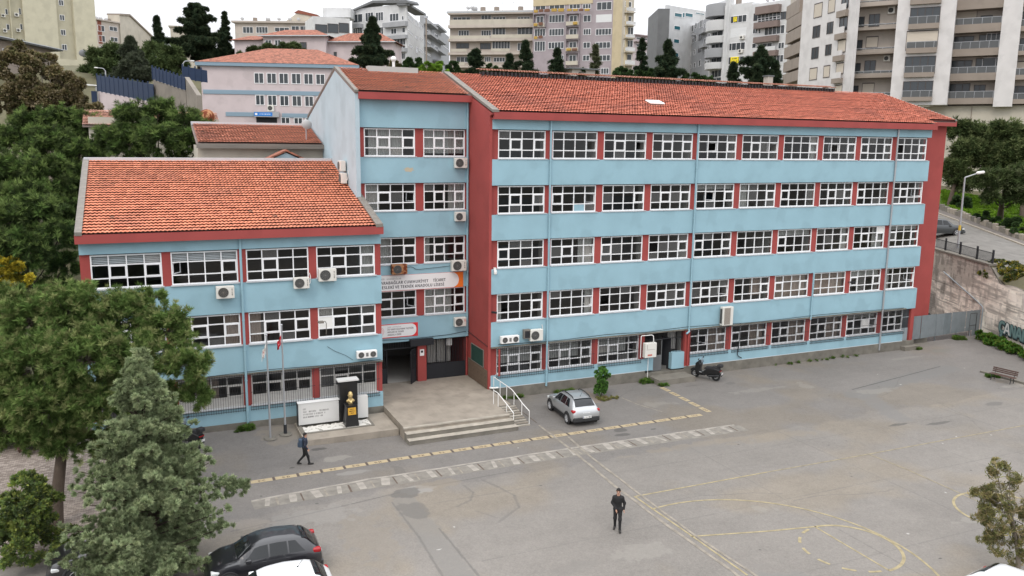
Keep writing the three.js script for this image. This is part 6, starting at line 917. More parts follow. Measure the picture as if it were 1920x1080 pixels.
// ---------------------------------------------------------------- town buildings on the hill
// faces are given by their left and right corner (x, z) and rectangles [u0, u1, y0, y1] in metres on that face
const WM = [M.pvc, M.darkFrame, M.whiteShutter, M.pvc];
function faceFrame(f) {
  const dx = f.R[0] - f.L[0], dz = f.R[1] - f.L[1], w = Math.hypot(dx, dz); let a = Math.atan2(-dz, dx);
  return { a, w, at: [f.L[0], 0, f.L[1]] };               // local x runs along the face, local z points out of it
}
function farWindow(par, [u0, u1, y0, y1, n = 2, kind = 0], z = 0.0) {
  const w = u1 - u0, h = y1 - y0, g = part('window', par, [u0, y0, z]); if (w < 0.1 || h < 0.1) return g;
  const t = Math.min(0.075, w * 0.12), k = ['fw', w.toFixed(2), h.toFixed(2), n].join('|');
  if (kind === 2) { if (!par.userData.whiteShut) obj('frame', cached(k + 'sf', () => merge([bx(-0.05, w + 0.05, h, h + 0.14, -0.04, 0.05), bx(-0.06, 0, 0, h, -0.04, 0.05), bx(w, w + 0.06, 0, h, -0.04, 0.05), bx(-0.06, w + 0.06, -0.1, 0, -0.04, 0.06)])), M.darkFrame, g); obj('shutter', cached(k + 's', () => { const l = [bx(0, w, 0, h, -0.04, 0.02)]; for (let y = 0.12; y < h; y += 0.16) l.push(bx(0.03, w - 0.03, y, y + 0.09, 0.02, 0.035)); return merge(l); }), par.userData.whiteShut ? M.whiteShutter : M.shutter, g); return g; }
  obj('frame', cached(k, () => { const l = [bx(0, w, 0, t, -0.05, 0.06), bx(0, w, h - t, h, -0.05, 0.06), bx(0, t, t, h - t, -0.05, 0.06), bx(w - t, w, t, h - t, -0.05, 0.06)]; for (let i = 1; i < n; i++) l.push(bx(w * i / n - t * 0.5, w * i / n + t * 0.5, t, h - t, -0.045, 0.055)); return merge(l); }), kind === 1 ? M.darkFrame : M.pvc, g);
  for (let i = 0; i < n; i++) { const p = obj('pane', cached(k + 'p', () => bx(0.01, w / n - 0.01, t, h - t, -0.02, 0.012)), kind === 3 ? M.tealGlass : M.farGlass, g); p.position.x = w * i / n; }
  return g;
}
function face(b, f, wallMat, o = {}) {
  const F = faceFrame(f), g = part(o.part || 'facade', b, F.at); g.rotation.y = F.a; g.userData.whiteShut = o.whiteShut;
  // thing > window > pane: windows hang from the thing itself, placed in the face's frame
  const hang = p => { p.updateMatrix(); g.updateMatrix(); const m = new THREE.Matrix4().multiplyMatrices(g.matrix, p.matrix); m.decompose(p.position, p.quaternion, p.scale); b.add(p); };
  const slabZ = o.out || 0.9, K = -(o.back || 0);
  const [x0, x1, , y1] = f.box[0], y0 = o.y0 ?? f.box[0][2];
  const wm = obj('wall', muv(bx(x0, x1, y0, o.y1 ?? y1, K - (o.deep || 10), K)), wallMat, g); hang(wm);
  for (const p of f.panels || []) { const m = obj('wall_panel', muv(bx(p[0], p[1], Math.max(y0, p[2] - 6), p[3], 0, 0.9)), o.panelMat || wallMat, g); hang(m); }
  for (const p of f.band || []) hang(obj('band', bx(p[0], p[1], (p[2] + p[3]) / 2 - 0.26, (p[2] + p[3]) / 2 + 0.26, 0, 0.08), o.bandMat || wallMat, g));
  for (const p of f.strip || []) hang(obj('upper_wall', muv(bx(p[0], p[1], p[2], p[3], 0, 0.12)), o.stripMat || wallMat, g));
  for (const p of f.col || []) hang(obj('pier', muv(bx(p[0], p[1], p[2], p[3], K, slabZ + 0.15)), M.towerWhite, g));
  for (const p of f.niche || []) { const d = 0.05; hang(obj('balcony_recess', bx(p[0], p[1], p[2], p[3], 0.0, d), wallMat, g)); const q = farWindow(g, [lerp(p[0], p[1], 0.2), lerp(p[0], p[1], 0.8), lerp(p[2], p[3], 0.12), lerp(p[2], p[3], 0.85), 2], 0.1); hang(q); hang(obj('balcony_frame', [bx(p[0] - 0.12, p[0], p[2], p[3], 0, 0.6), bx(p[1], p[1] + 0.12, p[2], p[3], 0, 0.6), bx(p[0], p[1], p[3] - 0.1, p[3], 0.06, 0.6)], wallMat, g)); }
  for (const w of f.win || []) hang(farWindow(g, w, K + (o.winZ ?? 0.0)));
  for (const p of f.slab || []) hang(obj('balcony', muv(bx(p[0], p[1], p[2], p[3], K, slabZ)), o.slabMat || wallMat, g));
  for (const p of f.para || []) hang(obj('parapet', muv(bx(p[0], p[1], p[2], p[3], slabZ - 0.12, slabZ - 0.02)), o.paraMat || wallMat, g));
  for (const p of f.round || []) { const w = p[1] - p[0], c = new THREE.CylinderGeometry(w / 2, w / 2, p[3] - p[2], 20); c.scale(1, 1, 0.75); c.translate((p[0] + p[1]) / 2, (p[2] + p[3]) / 2, 0); hang(obj('balcony', c, p[4] ? M.greyWall : M.whiteWall, g)); }
  for (const p of f.glass || []) { const l = [bx(p[0], p[1], p[3] - 0.05, p[3], slabZ - 0.08, slabZ - 0.02)]; for (let x = p[0]; x <= p[1]; x += 1.1) l.push(bx(x, x + 0.04, p[2], p[3], slabZ - 0.07, slabZ - 0.03)); hang(obj('balcony_rail', l, M.steel, g)); hang(obj('balcony_glass', bx(p[0], p[1], p[2], p[3] - 0.05, slabZ - 0.06, slabZ - 0.045), M.balconyGlass, g)); }
  for (const p of f.planter || []) hang(obj('planter', rbx(p[0], p[1], p[2], p[3], slabZ - 0.02, slabZ + 0.25, 0.05), (p[0] * 7 | 0) % 3 ? M.planterOchre : M.planterBrown, g));
  for (const p of f.ac || []) { const q = obj('cooler_box', rbx(p[0], p[1], p[2], p[3], K + 0.02, K + 0.4, 0.03), M.acWhite, g); hang(q); hang(obj('cooler_fan', new THREE.CircleGeometry((p[3] - p[2]) * 0.36, 16).translate(lerp(p[0], p[1], 0.42), (p[2] + p[3]) / 2, K + 0.405), M.fanDark, g)); }
  for (const p of f.poster || []) hang(obj('poster', bx(p[0], p[1], p[2], p[3], 0.07, 0.08), M.posterYellow, g));
  for (const p of f.brick || []) hang(obj('brick_panel', bx(p[0], p[1], p[2], p[3], 0, 0.03), M.brickRed, g));
  if (o.cap) hang(obj('roof_slab', bx(x0 - (o.over ?? 0.4), x1 + (o.over ?? 0.4), y1, y1 + o.cap, -(o.deep || 10), o.over ?? 0.4), o.capMat || wallMat, g));
  b.remove(g); return F;
}
mat('planterOchre', { color: lin(0.42, 0.27, 0.06) }); mat('planterBrown', { color: lin(0.17, 0.08, 0.05) }); mat('brickRed', { color: lin(0.27, 0.09, 0.06), map: rep(concreteMap, 0.5) });
M.posterYellow = panelMat(textCanvas(128, 96, (x) => { x.fillStyle = 'rgb(236,214,40)'; x.fillRect(0, 0, 128, 96); x.fillStyle = 'rgb(60,60,50)'; strokes(x, 24, 16, 80, 20, mulberry(61)); strokes(x, 16, 54, 96, 20, mulberry(62)); }));
mat('solarGrey', { color: lin(0.33, 0.34, 0.35), roughness: 0.6 }); mat('dishGrey', { color: lin(0.36, 0.36, 0.36) });
const bld = (l) => thing('apartment_building', l, 'building', [0, 0, 0], 0, 'town buildings on the hill behind the school');
const roofBits = (b, f, list) => { const F = faceFrame(f); for (const [u, y, k] of list) { const p = new THREE.Vector3(u, y, -2.5).applyAxisAngle(new THREE.Vector3(0, 1, 0), F.a).add(new THREE.Vector3(...F.at)); if (k === 'dish') { const g = new THREE.SphereGeometry(0.55, 14, 8, 0, 6.283, 0, 0.9); g.rotateX(1.1); g.translate(p.x, p.y + 0.7, p.z); obj('satellite_dish', [g, cyl([p.x, p.y, p.z], [p.x, p.y + 0.5, p.z], 0.05)], M.dishGrey, b); } else if (k === 'chim') obj('chimney', bx(p.x - 0.45, p.x + 0.45, p.y, p.y + 1.1, p.z - 0.4, p.z + 0.4), M.taupe, b); else if (k === 'tank') obj('water_tank', new THREE.CylinderGeometry(0.5, 0.5, 0.9, 12).rotateZ(1.57).translate(p.x, p.y + 0.7, p.z), M.dishGrey, b); else obj('aerial', [cyl([p.x, p.y, p.z], [p.x, p.y + 2.2, p.z], 0.035), cyl([p.x - 0.6, p.y + 1.9, p.z], [p.x + 0.6, p.y + 1.9, p.z], 0.025)], M.steel, b); } };
{
  let b = bld('tall cream hotel tower at the top left with recessed window strips'); face(b, BG.hotel, M.hotelCream, { panelMat: M.hotelPanel, y0: 26, deep: 16, winZ: 0.02 });
  b = bld('low plain pale green block at the foot of the cream tower'); face(b, BG.podium, M.hotelPanel, { y0: 18, deep: 9 }); { const F = faceFrame(BG.podium), p = new THREE.Vector3(8.3, 29.6, -0.8).applyAxisAngle(new THREE.Vector3(0, 1, 0), F.a).add(new THREE.Vector3(...F.at)); obj('dark_dish', new THREE.SphereGeometry(0.85, 16, 8, 0, 6.283, 0, 0.9).rotateX(1.2).translate(p.x, p.y + 0.7, p.z), M.darkGreyWall, b); }
  b = bld('tan building with shallow white edged roof at the left edge'); face(b, BG.hip, M.taupe, { y0: 22, y1: 28.6, deep: 10 }); { const F = faceFrame(BG.hip); const g = prism([[-6, 29.6], [10.2, 28.2], [10.2, 28.0], [-6, 29.35]], -10, 1.0); g.rotateY(F.a); g.translate(...F.at); obj('roof', g, M.darkGreyWall, b); const e = prism([[-6, 29.66], [10.2, 28.26], [10.2, 28.16], [-6, 29.56]], 1.0, 1.1); e.rotateY(F.a); e.translate(...F.at); obj('roof_edge', e, M.flashingWhite, b); }
  b = bld('cream apartment house with blank gable left of the thin cypress'); face(b, BG.cream, M.beigeWall, { y0: 30, deep: 4, cap: 0.3 }); roofBits(b, BG.cream, [[1, 44, 'dish'], [2.2, 44, 'dish'], [3.4, 44, 'tank'], [5, 44, 'dish'], [5.6, 44, 'chim']]);
  { const F = faceFrame(BG.creamside), g = prism([[0, 30], [0, 46.0], [5, 46.6], [18.6, 42.4], [18.6, 30]], -3, 0); g.rotateY(F.a); g.translate(...F.at); obj('blank_side', muv(g), M.cream, b); const e = prism([[0, 46.0], [0, 46.4], [5, 47.0], [18.9, 42.7], [18.9, 42.3], [5, 46.6]], -3.2, 0.3); e.rotateY(F.a); e.translate(...F.at); obj('roof_edge', e, M.taupe, b); }
  b = bld('small cream house half hidden behind the dark conifer'); face(b, BG.small3, M.cream, { y0: 32, deep: 8, cap: 0.3 });
  b = bld('low beige terraced houses behind the upper pink building'); face(b, BG.low4, M.beigeWall, { y0: 32, deep: 8, cap: 0.4, over: 0.6 }); roofBits(b, BG.low4, [[1, 42.7, 'dish'], [4, 42.7, 'chim'], [7, 42.7, 'tank'], [9.5, 42.7, 'dish'], [12, 42.7, 'dish'], [14, 42.7, 'dish']]);
  { const F = faceFrame(BG.low4), g = prism([[10, 42.5], [14, 45.3], [18, 44.4], [18, 42.5]], -8, -3); g.rotateY(F.a); g.translate(...F.at); obj('attic', muv(g), M.cream, b); const e = prism([[13, 45.1], [14, 45.7], [18.4, 44.7], [18.4, 44.2]], -8.2, -2.8); e.rotateY(F.a); e.translate(...F.at); obj('attic_roof', e, M.brickRed, b); }
  b = bld('modern white cube house with wide dark glazing'); BG.modern.win.forEach(w => w[5] = 1); face(b, BG.modern, M.whiteWall, { y0: 26, deep: 9, winZ: 0.03 }); face(b, BG.moderntop, M.whiteWall, { deep: 5 });
  b = bld('white apartment block with flat dark roof behind the tall dark conifer'); face(b, BG.white5, M.whiteWall, { y0: 24, deep: 0.4, slabMat: M.greyWall }); face(b, BG.white5s, M.whiteWall, { y0: 24, deep: 0.4 });
  { const F = faceFrame(BG.white5), g = prism([[-0.6, 43.2], [6.5, 44.9], [15.6, 44.3], [16.0, 43.9], [16, 43.6], [6.5, 44.4], [-0.6, 42.9]], -3, 0.5); g.rotateY(F.a); g.translate(...F.at); obj('roof', g, M.darkGreyWall, b); roofBits(b, BG.white5, [[9, 44.5, 'dish'], [10.5, 44.5, 'chim'], [8, 44.5, 'dish']]); }
  { const F = faceFrame(BG.white5s), g = prism([[-0.4, 43.6], [25, 45.4], [25.4, 45.0], [-0.4, 43.2]], -2, 0.6); g.rotateY(F.a); g.translate(...F.at); obj('roof', g, M.darkGreyWall, b); roofBits(b, BG.white5s, [[6, 44, 'dish'], [9, 44.2, 'dish'], [12, 44.4, 'dish']]); }
  b = bld('grey block with stacked side balconies receding right of the white block'); face(b, BG.grey5, M.greyWall, { y0: 28, deep: 1, slabMat: M.greyWall, out: 1.6 });
  b = bld('beige apartment block with long balconies and white roof edge'); face(b, BG.beige6, M.beigeWall, { y0: 24, deep: 12, slabMat: M.beigeWall, paraMat: M.cream, cap: 0.3, capMat: M.flashingWhite, over: 0.4, back: 1.0, out: 0.35 }); roofBits(b, BG.beige6, [[3.6, 43.6, 'dish'], [4.4, 43.6, 'dish'], [5.2, 43.6, 'tank'], [7, 43.5, 'chim'], [10, 43.5, 'chim'], [11.3, 43.5, 'aerial'], [15.2, 43.5, 'chim'], [13.6, 43.6, 'aerial']]);
  b = bld('lilac apartment tower with cream stripe and ochre planters'); face(b, BG.lilac7, M.lilac, { y0: 22, deep: 3, stripMat: M.yellowWall, paraMat: M.cream, whiteShut: true }); face(b, BG.lilac7y, M.yellowWall, { y0: 22, deep: 1 }); face(b, BG.lilac7b, M.cream, { y0: 22, deep: 2, slabMat: M.cream, paraMat: M.whiteWall, out: 1.0 });
  b = bld('small pink and white block in the gap beside the grey slab'); face(b, BG.pink8, M.pinkWall, { y0: 28, deep: 8 });
  b = bld('narrow dark grey windowless slab beside the white block'); face(b, BG.slab9, M.darkGreyWall, { y0: 24, deep: 14 });
  b = bld('white block with teal tinted windows behind the cypress'); face(b, BG.white9, M.whiteWall, { y0: 24, deep: 0.5 });
  b = bld('pale house row with many small side windows receding between white blocks'); face(b, BG.white9s, M.greyWall, { y0: 24, y1: 43.5, deep: 3 });
  b = bld('white apartment block with rounded balconies and a yellow window poster'); face(b, BG.white10a, M.whiteWall, { y0: 22, deep: 1 }); face(b, BG.white10b, M.whiteWall, { y0: 22, deep: 3, whiteShut: true }); roofBits(b, BG.white10b, [[1, 44.6, 'chim'], [3, 44.6, 'aerial']]);
  b = bld('off white apartment block with brown balcony fronts'); face(b, BG.white10c, M.whiteWall, { y0: 22, deep: 3, slabMat: M.brownWall, paraMat: M.whiteWall, out: 1.0 }); roofBits(b, BG.white10c, [[2, 43.8, 'dish'], [3.4, 43.8, 'dish'], [5, 43.8, 'dish'], [8, 43.8, 'dish']]);
  b = bld('tan apartment block with deep balconies beside the big balcony tower'); face(b, BG.grey11, M.sandWall, { y0: 18, deep: 3, slabMat: M.taupe, out: 1.1 });
  b = bld('large white and sand apartment tower with glass railed balconies at the right'); face(b, BG.r12L, M.towerWhite, { y0: 12, deep: 0.5, slabMat: M.taupe, out: 0.5 }); face(b, BG.r12b, M.sandWall, { y0: 16, deep: 1, slabMat: M.taupe, out: 0.7, back: 1.1 }); face(b, BG.r12c, M.towerWhite, { deep: 3, slabMat: M.taupe, out: 0.5 }); face(b, BG.r12d, M.sandWall, { deep: 3, slabMat: M.taupe, out: 0.3, back: 1.6 });
  { const F = faceFrame(BG.r12d); const g = bx(-9, 16, 6, 21.5, -8, -0.6); g.rotateY(F.a); g.translate(...F.at); obj('podium', muv(g), M.cream, b); for (const u of [-4.6, 3.8, 10.2]) { const s = bx(u, u + 0.1, 7, 21.4, -0.6, -0.55); s.rotateY(F.a); s.translate(...F.at); obj('joint', s, M.taupe, b); } }
  // the pink school behind, with blue bands
  b = thing('pink_school', 'pink school with blue bands and red hipped roof behind the left wing', 'building'); face(b, BG.pinkA, M.pinkWall, { y0: 12, deep: 10, bandMat: M.pinkBlue, winZ: -0.0 });
  { const F = faceFrame(BG.pinkA), R = g => { g.rotateY(F.a); g.translate(...F.at); return g; }, w = 19.5;
    const Y = BG.pinkA.box[0][3] + 0.02; obj('eave_band', R(merge([bx(-0.4, w + 0.4, Y, Y + 0.45, -0.4, 0.4), bx(-0.4, 0.0, Y, Y + 0.45, -10.5, -0.4)])), M.pinkBlue, b);
    const roof = new THREE.BufferGeometry(), A = [-0.45, Y + 0.45, 0.45], B = [w + 0.45, Y + 0.45, 0.45], C = [w + 0.45, Y + 0.45, -11], D = [-0.45, Y + 0.45, -11], p = [7.5, Y + 2.9, -6], q = [14, Y + 2.9, -6];
    roof.setAttribute('position', new THREE.Float32BufferAttribute([...A, ...B, ...q, ...A, ...q, ...p, ...B, ...C, ...q, ...D, ...A, ...p, ...C, ...D, ...p, ...C, ...p, ...q], 3)); roof.computeVertexNormals(); obj('roof', muv(R(roof)), M.farRoof = mat('farRoof', { color: lin(0.36, 0.135, 0.085), map: rep(dtex(256, (u, v, i, j) => { const row = v * 32 - Math.floor(v * 32), c = u * 40 - Math.floor(u * 40); return g3(0.95 - 0.35 * sstep(0.25, 0, row) - 0.12 * Math.abs(c - 0.5) + (hash2(Math.floor(u * 40), Math.floor(v * 32), 8) - 0.5) * 0.3); }), 0.1), roughness: 0.9 }), b);
    const s = BG.pinkA.sign[0]; const st = textCanvas(256, 64, (x) => { x.fillStyle = 'rgb(40,120,200)'; x.fillRect(0, 0, 256, 64); x.fillStyle = '#eee'; x.beginPath(); x.arc(30, 32, 18, 0, 7); x.fill(); strokes(x, 64, 24, 160, 16, mulberry(63)); }); obj('school_sign', R(quad([s[0], s[2], 0.6], [s[1], s[2], 0.6], [s[1], s[3], 0.6], [s[0], s[3], 0.6])), panelMat(st), b); obj('sign_box', R(bx(s[0], s[1] + 0.8, s[2] - 0.1, s[3] + 0.08, 0.09, 0.58)), M.steel, b); const d = BG.pinkA.door[0]; obj('doorway', R(bx(d[0], d[1], d[2] - 2, d[3], 0.0, 0.04)), M.blackPanel, b); }
  b = thing('upper_pink_building', 'smaller pink building with red tiled roof above the pink school', 'building');
  { const F = faceFrame(BG.pinkB), R = g => { g.rotateY(F.a); g.translate(...F.at); return g; }; const hang = w => { w.updateMatrix(); const m = new THREE.Matrix4().makeTranslation(...F.at).multiply(new THREE.Matrix4().makeRotationY(F.a)).multiply(w.matrix); m.decompose(w.position, w.quaternion, w.scale); };
    obj('wall', muv(R(merge([bx(0.2, 6, 22, 31.6, -6, -0.5), bx(5.2, 15.5, 22, 32.2, -6, 0.0), bx(15.5, 26, 22, 31.4, -7, -1.2)]))), M.pinkWall, b);
    for (const w of BG.pinkB.win) hang(farWindow(b, w, w[0] > 15 ? -1.18 : 0.02));
    const hip = (x0, x1, z0, z1, y, r) => { const cx0 = lerp(x0, x1, 0.28), cx1 = lerp(x0, x1, 0.72), zc = (z0 + z1) / 2, g = new THREE.BufferGeometry(), A = [x0, y, z1], B = [x1, y, z1], C = [x1, y, z0], D = [x0, y, z0], p = [cx0, y + r, zc], q = [cx1, y + r, zc]; g.setAttribute('position', new THREE.Float32BufferAttribute([...A, ...B, ...q, ...A, ...q, ...p, ...B, ...C, ...q, ...D, ...A, ...p, ...C, ...D, ...p, ...C, ...p, ...q], 3)); g.computeVertexNormals(); return muv(R(g)); };
    obj('roof', merge([hip(4.6, 16.2, -6.5, 0.6, 32.2, 1.3), hip(14.8, 26.6, -7.5, -0.6, 31.4, 1.7), hip(-0.3, 6.5, -6.5, 0.1, 31.6, 1.0)]), M.farRoof, b); obj('gutter', R(merge([bx(4.6, 16.2, 32.1, 32.25, 0.5, 0.65), bx(14.9, 26.6, 31.3, 31.45, -0.7, -0.55)])), M.flashingWhite, b); }
}
// tiled low roofs between the left wing and the pink school
{
  const s = thing('low_tiled_building', 'low tiled building with white ridge behind the left wing roof', 'building');
  obj('wall', muv(bx(-16, -7.7, 8, 15.4, -17, -12.6)), M.cream, s); obj('gutter', bx(-16.1, -7.7, 15.2, 15.5, -12.3, -12.0), M.flashing, s);
  const rf = part('roof', s); obj('deck', prism([[-12.2, 15.4], [-12.2, 15.5], [-17, 16.75], [-17, 16.6]], -16.1, -7.9, 'x'), M.brownWall, rf); tiles(rf, -16, -7.95, -12.2, 15.52, -17, 16.8, 0.36, { c: [0.54, 0.205, 0.13], old: 0.5 }, 311); obj('ridge_flashing', bx(-16.1, -7.95, 16.75, 17.0, -17.2, -16.9), M.flashingWhite, rf);
  const d = new THREE.SphereGeometry(0.42, 16, 8, 0, 6.283, 0, 1.0); d.rotateX(1.25); const dd = thing('satellite_dish', 'grey satellite dish on the low tiled roof beside the gable', 'satellite dish', [-8.9, 16.3, -12.9]); obj('dish', d.translate(0, 0.5, 0), M.dishGrey, dd); obj('mast', cyl([0, -0.5, -0.1], [0, 0.5, -0.1], 0.04), M.steel, dd);
  const s2 = thing('old_tiled_shed', 'long low shed with weathered brown tiles below the concrete wall', 'shed');
  obj('wall', muv(bx(-23, -13.4, 10, 17.4, -33, -27)), M.cream, s2); const r2 = part('roof', s2); obj('deck', prism([[-26.8, 16.6], [-26.8, 16.7], [-30, 17.9], [-33.2, 16.8], [-33.2, 16.6]], -23.4, -13.3, 'x'), M.brownWall, r2); tiles(r2, -23.4, -13.3, -26.8, 16.72, -30, 17.95, 0.36, { c: [0.42, 0.21, 0.15], old: 1.1 }, 312);
  const d3 = thing('satellite_dish', 'rust stained satellite dish on the old shed roof', 'satellite dish', [-14.3, 17.0, -26.9]); obj('dish', new THREE.SphereGeometry(0.75, 16, 8, 0, 6.283, 0, 0.95).rotateX(1.3).translate(0, 0.5, -0.3), M.rustyAC, d3); obj('mast', cyl([0, -0.6, -0.1], [0, 0.4, -0.1], 0.04), M.steel, d3);
  const s3 = thing('blue_gable_shed', 'small blue gabled lean-to with tiled roof behind the left wing ridge', 'shed'); obj('wall', muv(prism([[-12.2, 11], [-12.2, 14.3], [-10.7, 14.95], [-9.2, 14.3], [-9.2, 11]], -11.6, -10.4)), M.palerBlue, s3); obj('roof', prism([[-12.5, 14.2], [-10.7, 15.05], [-8.9, 14.2], [-8.9, 14.3], [-10.7, 15.17], [-12.5, 14.32]], -11.7, -10.2), M.farRoof, s3);
}
// stepped retaining walls and the blue fence up the side lane
{
  mat('bluePaint', { color: lin(0.013, 0.034, 0.09), roughness: 0.7, map: rep(plasterMap, 0.5) });
  const seg = (A, B) => { const dx = B[0] - A[0], dz = B[2] - A[2], w = Math.hypot(dx, dz); return { w, a: Math.atan2(-dz, dx), A }; };
  const wallOf = (name, label, A, B, y0, m) => { const s = seg(A, B), g = prism([[0, y0], [0, A[1]], [s.w, B[1]], [s.w, y0]], -0.4, 0); g.rotateY(s.a); g.translate(A[0], 0, A[2]); return tag(obj(name, muv(g), m), label, 'wall', 'stepped walls of the side lane'); };
  wallOf('pink_wall', 'pink lane wall under the lower blue fence', [-23.3, 20.9, -58.7], [-17.9, 19.2, -42.6], 9, M.pinkWall);
  wallOf('concrete_wall', 'stained grey concrete lane wall under the upper blue fence', [-17.9, 21.4, -43.1], [-15.3, 20.15, -37.3], 9, M.concreteOld = mat('concreteOld', { color: lin(0.27, 0.25, 0.23), map: rep(concreteMap, 0.12), bumpMap: rep(grainBump, 1), bumpScale: 0.01 }));
  wallOf('concrete_wall', 'narrow battered concrete buttress beside the pink school', [-15.3, 21.4, -37.5], [-14.6, 19.6, -33.4], 9, M.concreteOld);
  const fence = (label, A, B, h, n) => { const s = seg(A, B), f = thing('blue_fence', label, 'fence', [A[0], A[1], A[2]], s.a, 'blue lane fences'); const sl = (B[1] - A[1]) / s.w; for (let k = 0; k < n; k++) { const x0 = s.w * k / n + 0.03, x1 = s.w * (k + 1) / n - 0.03; obj('panel', prism([[x0, sl * x0 + 0.05], [x0, sl * x0 + h], [x1, sl * x1 + h], [x1, sl * x1 + 0.05]], -0.03, 0.03), M.bluePaint, f); obj('post', bx(x0 - 0.07, x0 + 0.02, sl * x0, sl * x0 + h + 0.2, -0.06, 0.06), M.bluePaint, f); } };
  fence('lower run of blue panel fence on the pink lane wall', [-23.3, 20.9, -58.6], [-17.9, 19.2, -42.5], 1.75, 12); fence('upper run of blue panel fence on the grey concrete wall', [-17.9, 21.4, -43.0], [-15.3, 20.15, -37.2], 1.15, 9); fence('short blue fence at the corner of the pink school', [-15.3, 21.4, -40.6], [-13.0, 21.2, -42.0], 1.2, 4);
  const pst = thing('blue_gate_post', 'tall blue gate post at the lower end of the lane fence', 'post', [-23.6, 15, -58.3]); obj('shaft', bx(-0.35, 0.2, 0, 5.9, -0.2, 0.2), M.bluePaint, pst); obj('sign_box', bx(-0.7, -0.3, 3.6, 4.4, -0.2, 0.15), M.darkGreyWall, pst);
  const tent = thing('market_canopy', 'white flat canopy on poles beside the blue fence', 'canopy', [-25.9, 17, -69]); obj('cloth', prism([[-3, 5.0], [-1.5, 5.35], [2.3, 5.1], [2.3, 5.0]], -3, 1.5), M.white, tent); for (const [x, z] of [[-2.8, 1.3], [2.1, 1.3], [2.1, -2.8]]) obj('pole', cyl([x, 0, z], [x, 5.0, z], 0.06), M.steel, tent);
  const tent2 = thing('market_canopy', 'white sheet canopy seen through the trees above the lane wall', 'canopy', [-18.6, 17, -58]); obj('cloth', prism([[-3, 4.2], [0, 4.6], [3, 4.2], [3, 4.1], [-3, 4.1]], -3, 1), M.white, tent2); for (const x of [-2.8, 2.8]) obj('pole', cyl([x, 0, 0.9], [x, 4.1, 0.9], 0.05), M.steel, tent2);
  const lamp = (x, y, z, h, arm, label) => { const t = thing('street_lamp', label, 'street lamp', [x, y, z]); obj('pole', cyl([0, 0, 0], [0, h, 0], 0.09, 0.06, 10), M.steel, t); obj('arm', tube([[0, h, 0], [arm * 0.3, h + 0.25, 0], [arm, h + 0.3, 0]], 0.045, 6, 12), M.steel, t); obj('lamp_head', rbx(Math.min(arm, arm * 1.5), Math.max(arm, arm * 1.5), h + 0.24, h + 0.36, -0.13, 0.13, 0.05), M.whitePaint, t); return t; };
  lamp(-22.5, 18, -62, 5.4, -0.75, 'lane street lamp behind the lower blue fence'); lamp(-15.2, 19, -41.6, 3.9, 0.7, 'lane street lamp beside the upper blue fence');
  const up = thing('utility_pole', 'bare brown utility pole behind the centre block ridge', 'pole', [17.2, 20, -66]); obj('pole', cyl([0, 0, 0], [0, 12.6, 0], 0.14, 0.1, 8), M.taupe, up); obj('cap', bx(-0.25, 0.25, 12.4, 12.7, -0.1, 0.1), M.steel, up);
  const ch = (x, y, z, label, w = 0.5, h = 1.6) => { const c = thing('chimney', label, 'chimney', [x, y, z]); obj('stack', bx(-w, w, -6, h, -w, w), M.beigeWall, c); obj('cowl', bx(-w * 1.35, w * 1.35, h, h + 0.16, -w * 1.2, w * 1.2), M.darkGreyWall, c); return c; };
  ch(34.8, 24.4, -55, 'squat tan chimney with dark cowl behind the long roof', 1.7, 1.1); ch(52.5, 22.2, -38, 'slim pale chimney behind the right end of the roof', 0.4, 2.1);
  const vt = thing('roof_vent', 'small white vent pipe behind the centre block roof', 'vent', [-2.9, 19.4, -12]); obj('pipe', cyl([0, 0, 0], [0, 2.0, 0], 0.1, 0.1, 10), M.whitePaint, vt); obj('cowl', new THREE.SphereGeometry(0.2, 12, 8).translate(0, 2.05, 0), M.whitePaint, vt);
}
// hillside trees
tree('stone_pine', 'dark umbrella pine left of the cedar above the lane', [-23, 20, -90], LOBES.stoneL, { ...FAR, twigs: 34, perTwig: 5, size: 0.8, colors: [...DPINE, DPINE[2]], r0: 0.3, seed: 61 }, 'conifers on the hillside behind the school');
tree('stone_pine', 'dark umbrella pine right of the cedar above the lane', [-16, 20, -92], LOBES.stoneR, { ...FAR, twigs: 34, perTwig: 5, size: 0.8, colors: [...DPINE, DPINE[2]], r0: 0.3, seed: 62 }, 'conifers on the hillside behind the school');
tree('evergreen_hedge', 'dark rounded evergreens between the two pink buildings', [0, 22, -86], LOBES.hedgeB, { ...FAR, density: 260, size: 0.6, colors: DPINE, r0: 0.15, seed: 63 }, undefined, 'hedge');
coneTree('cedar_tree', 'grey green cedar with drooping tiers above the blue fence', 'cedar', { colors: [[0.075, 0.09, 0.055], [0.06, 0.075, 0.05], [0.09, 0.10, 0.07]], n: 46 });
coneTree('cypress', 'thin pointed cypress against the blank cream gable', 'cyp1', { n: 60 });
coneTree('dark_conifer', 'largest dark conifer against the sky left of the pink buildings', 'dark2', { round: 1, n: 40 }); coneTree('dark_conifer', 'pointed dark conifer just right of the largest one', 'dark2b', { n: 40 });
coneTree('dark_conifer', 'broad dark pyramid conifer before the white block behind the centre ridge', 'dark3', { n: 44 });
[['c1', 'low dark conifer below the beige block'], ['c2', 'ragged dark conifer between the beige and lilac blocks'], ['c2b', 'small dark conifer left of the ragged one'], ['c3', 'dark conifer in front of the lilac tower near the tan chimney'], ['c5', 'dark conifer right of the cream stripe of the lilac tower'], ['c6', 'wide dark conifer in front of the dark grey slab'], ['c7', 'widest dark conifer before the block with brown balconies'], ['c8', 'small dark conifer left of the widest one'], ['c7b', 'dark conifer at the right flank of the widest one']].forEach(([k, l]) => coneTree('dark_conifer', l, k, { round: k === 'c1' || k === 'c7' }));
coneTree('thin_tree', 'thin leafy tree before the lilac tower', 'c4', { n: 22, twigs: 40, colors: [[0.10, 0.11, 0.06], [0.07, 0.085, 0.045]] });
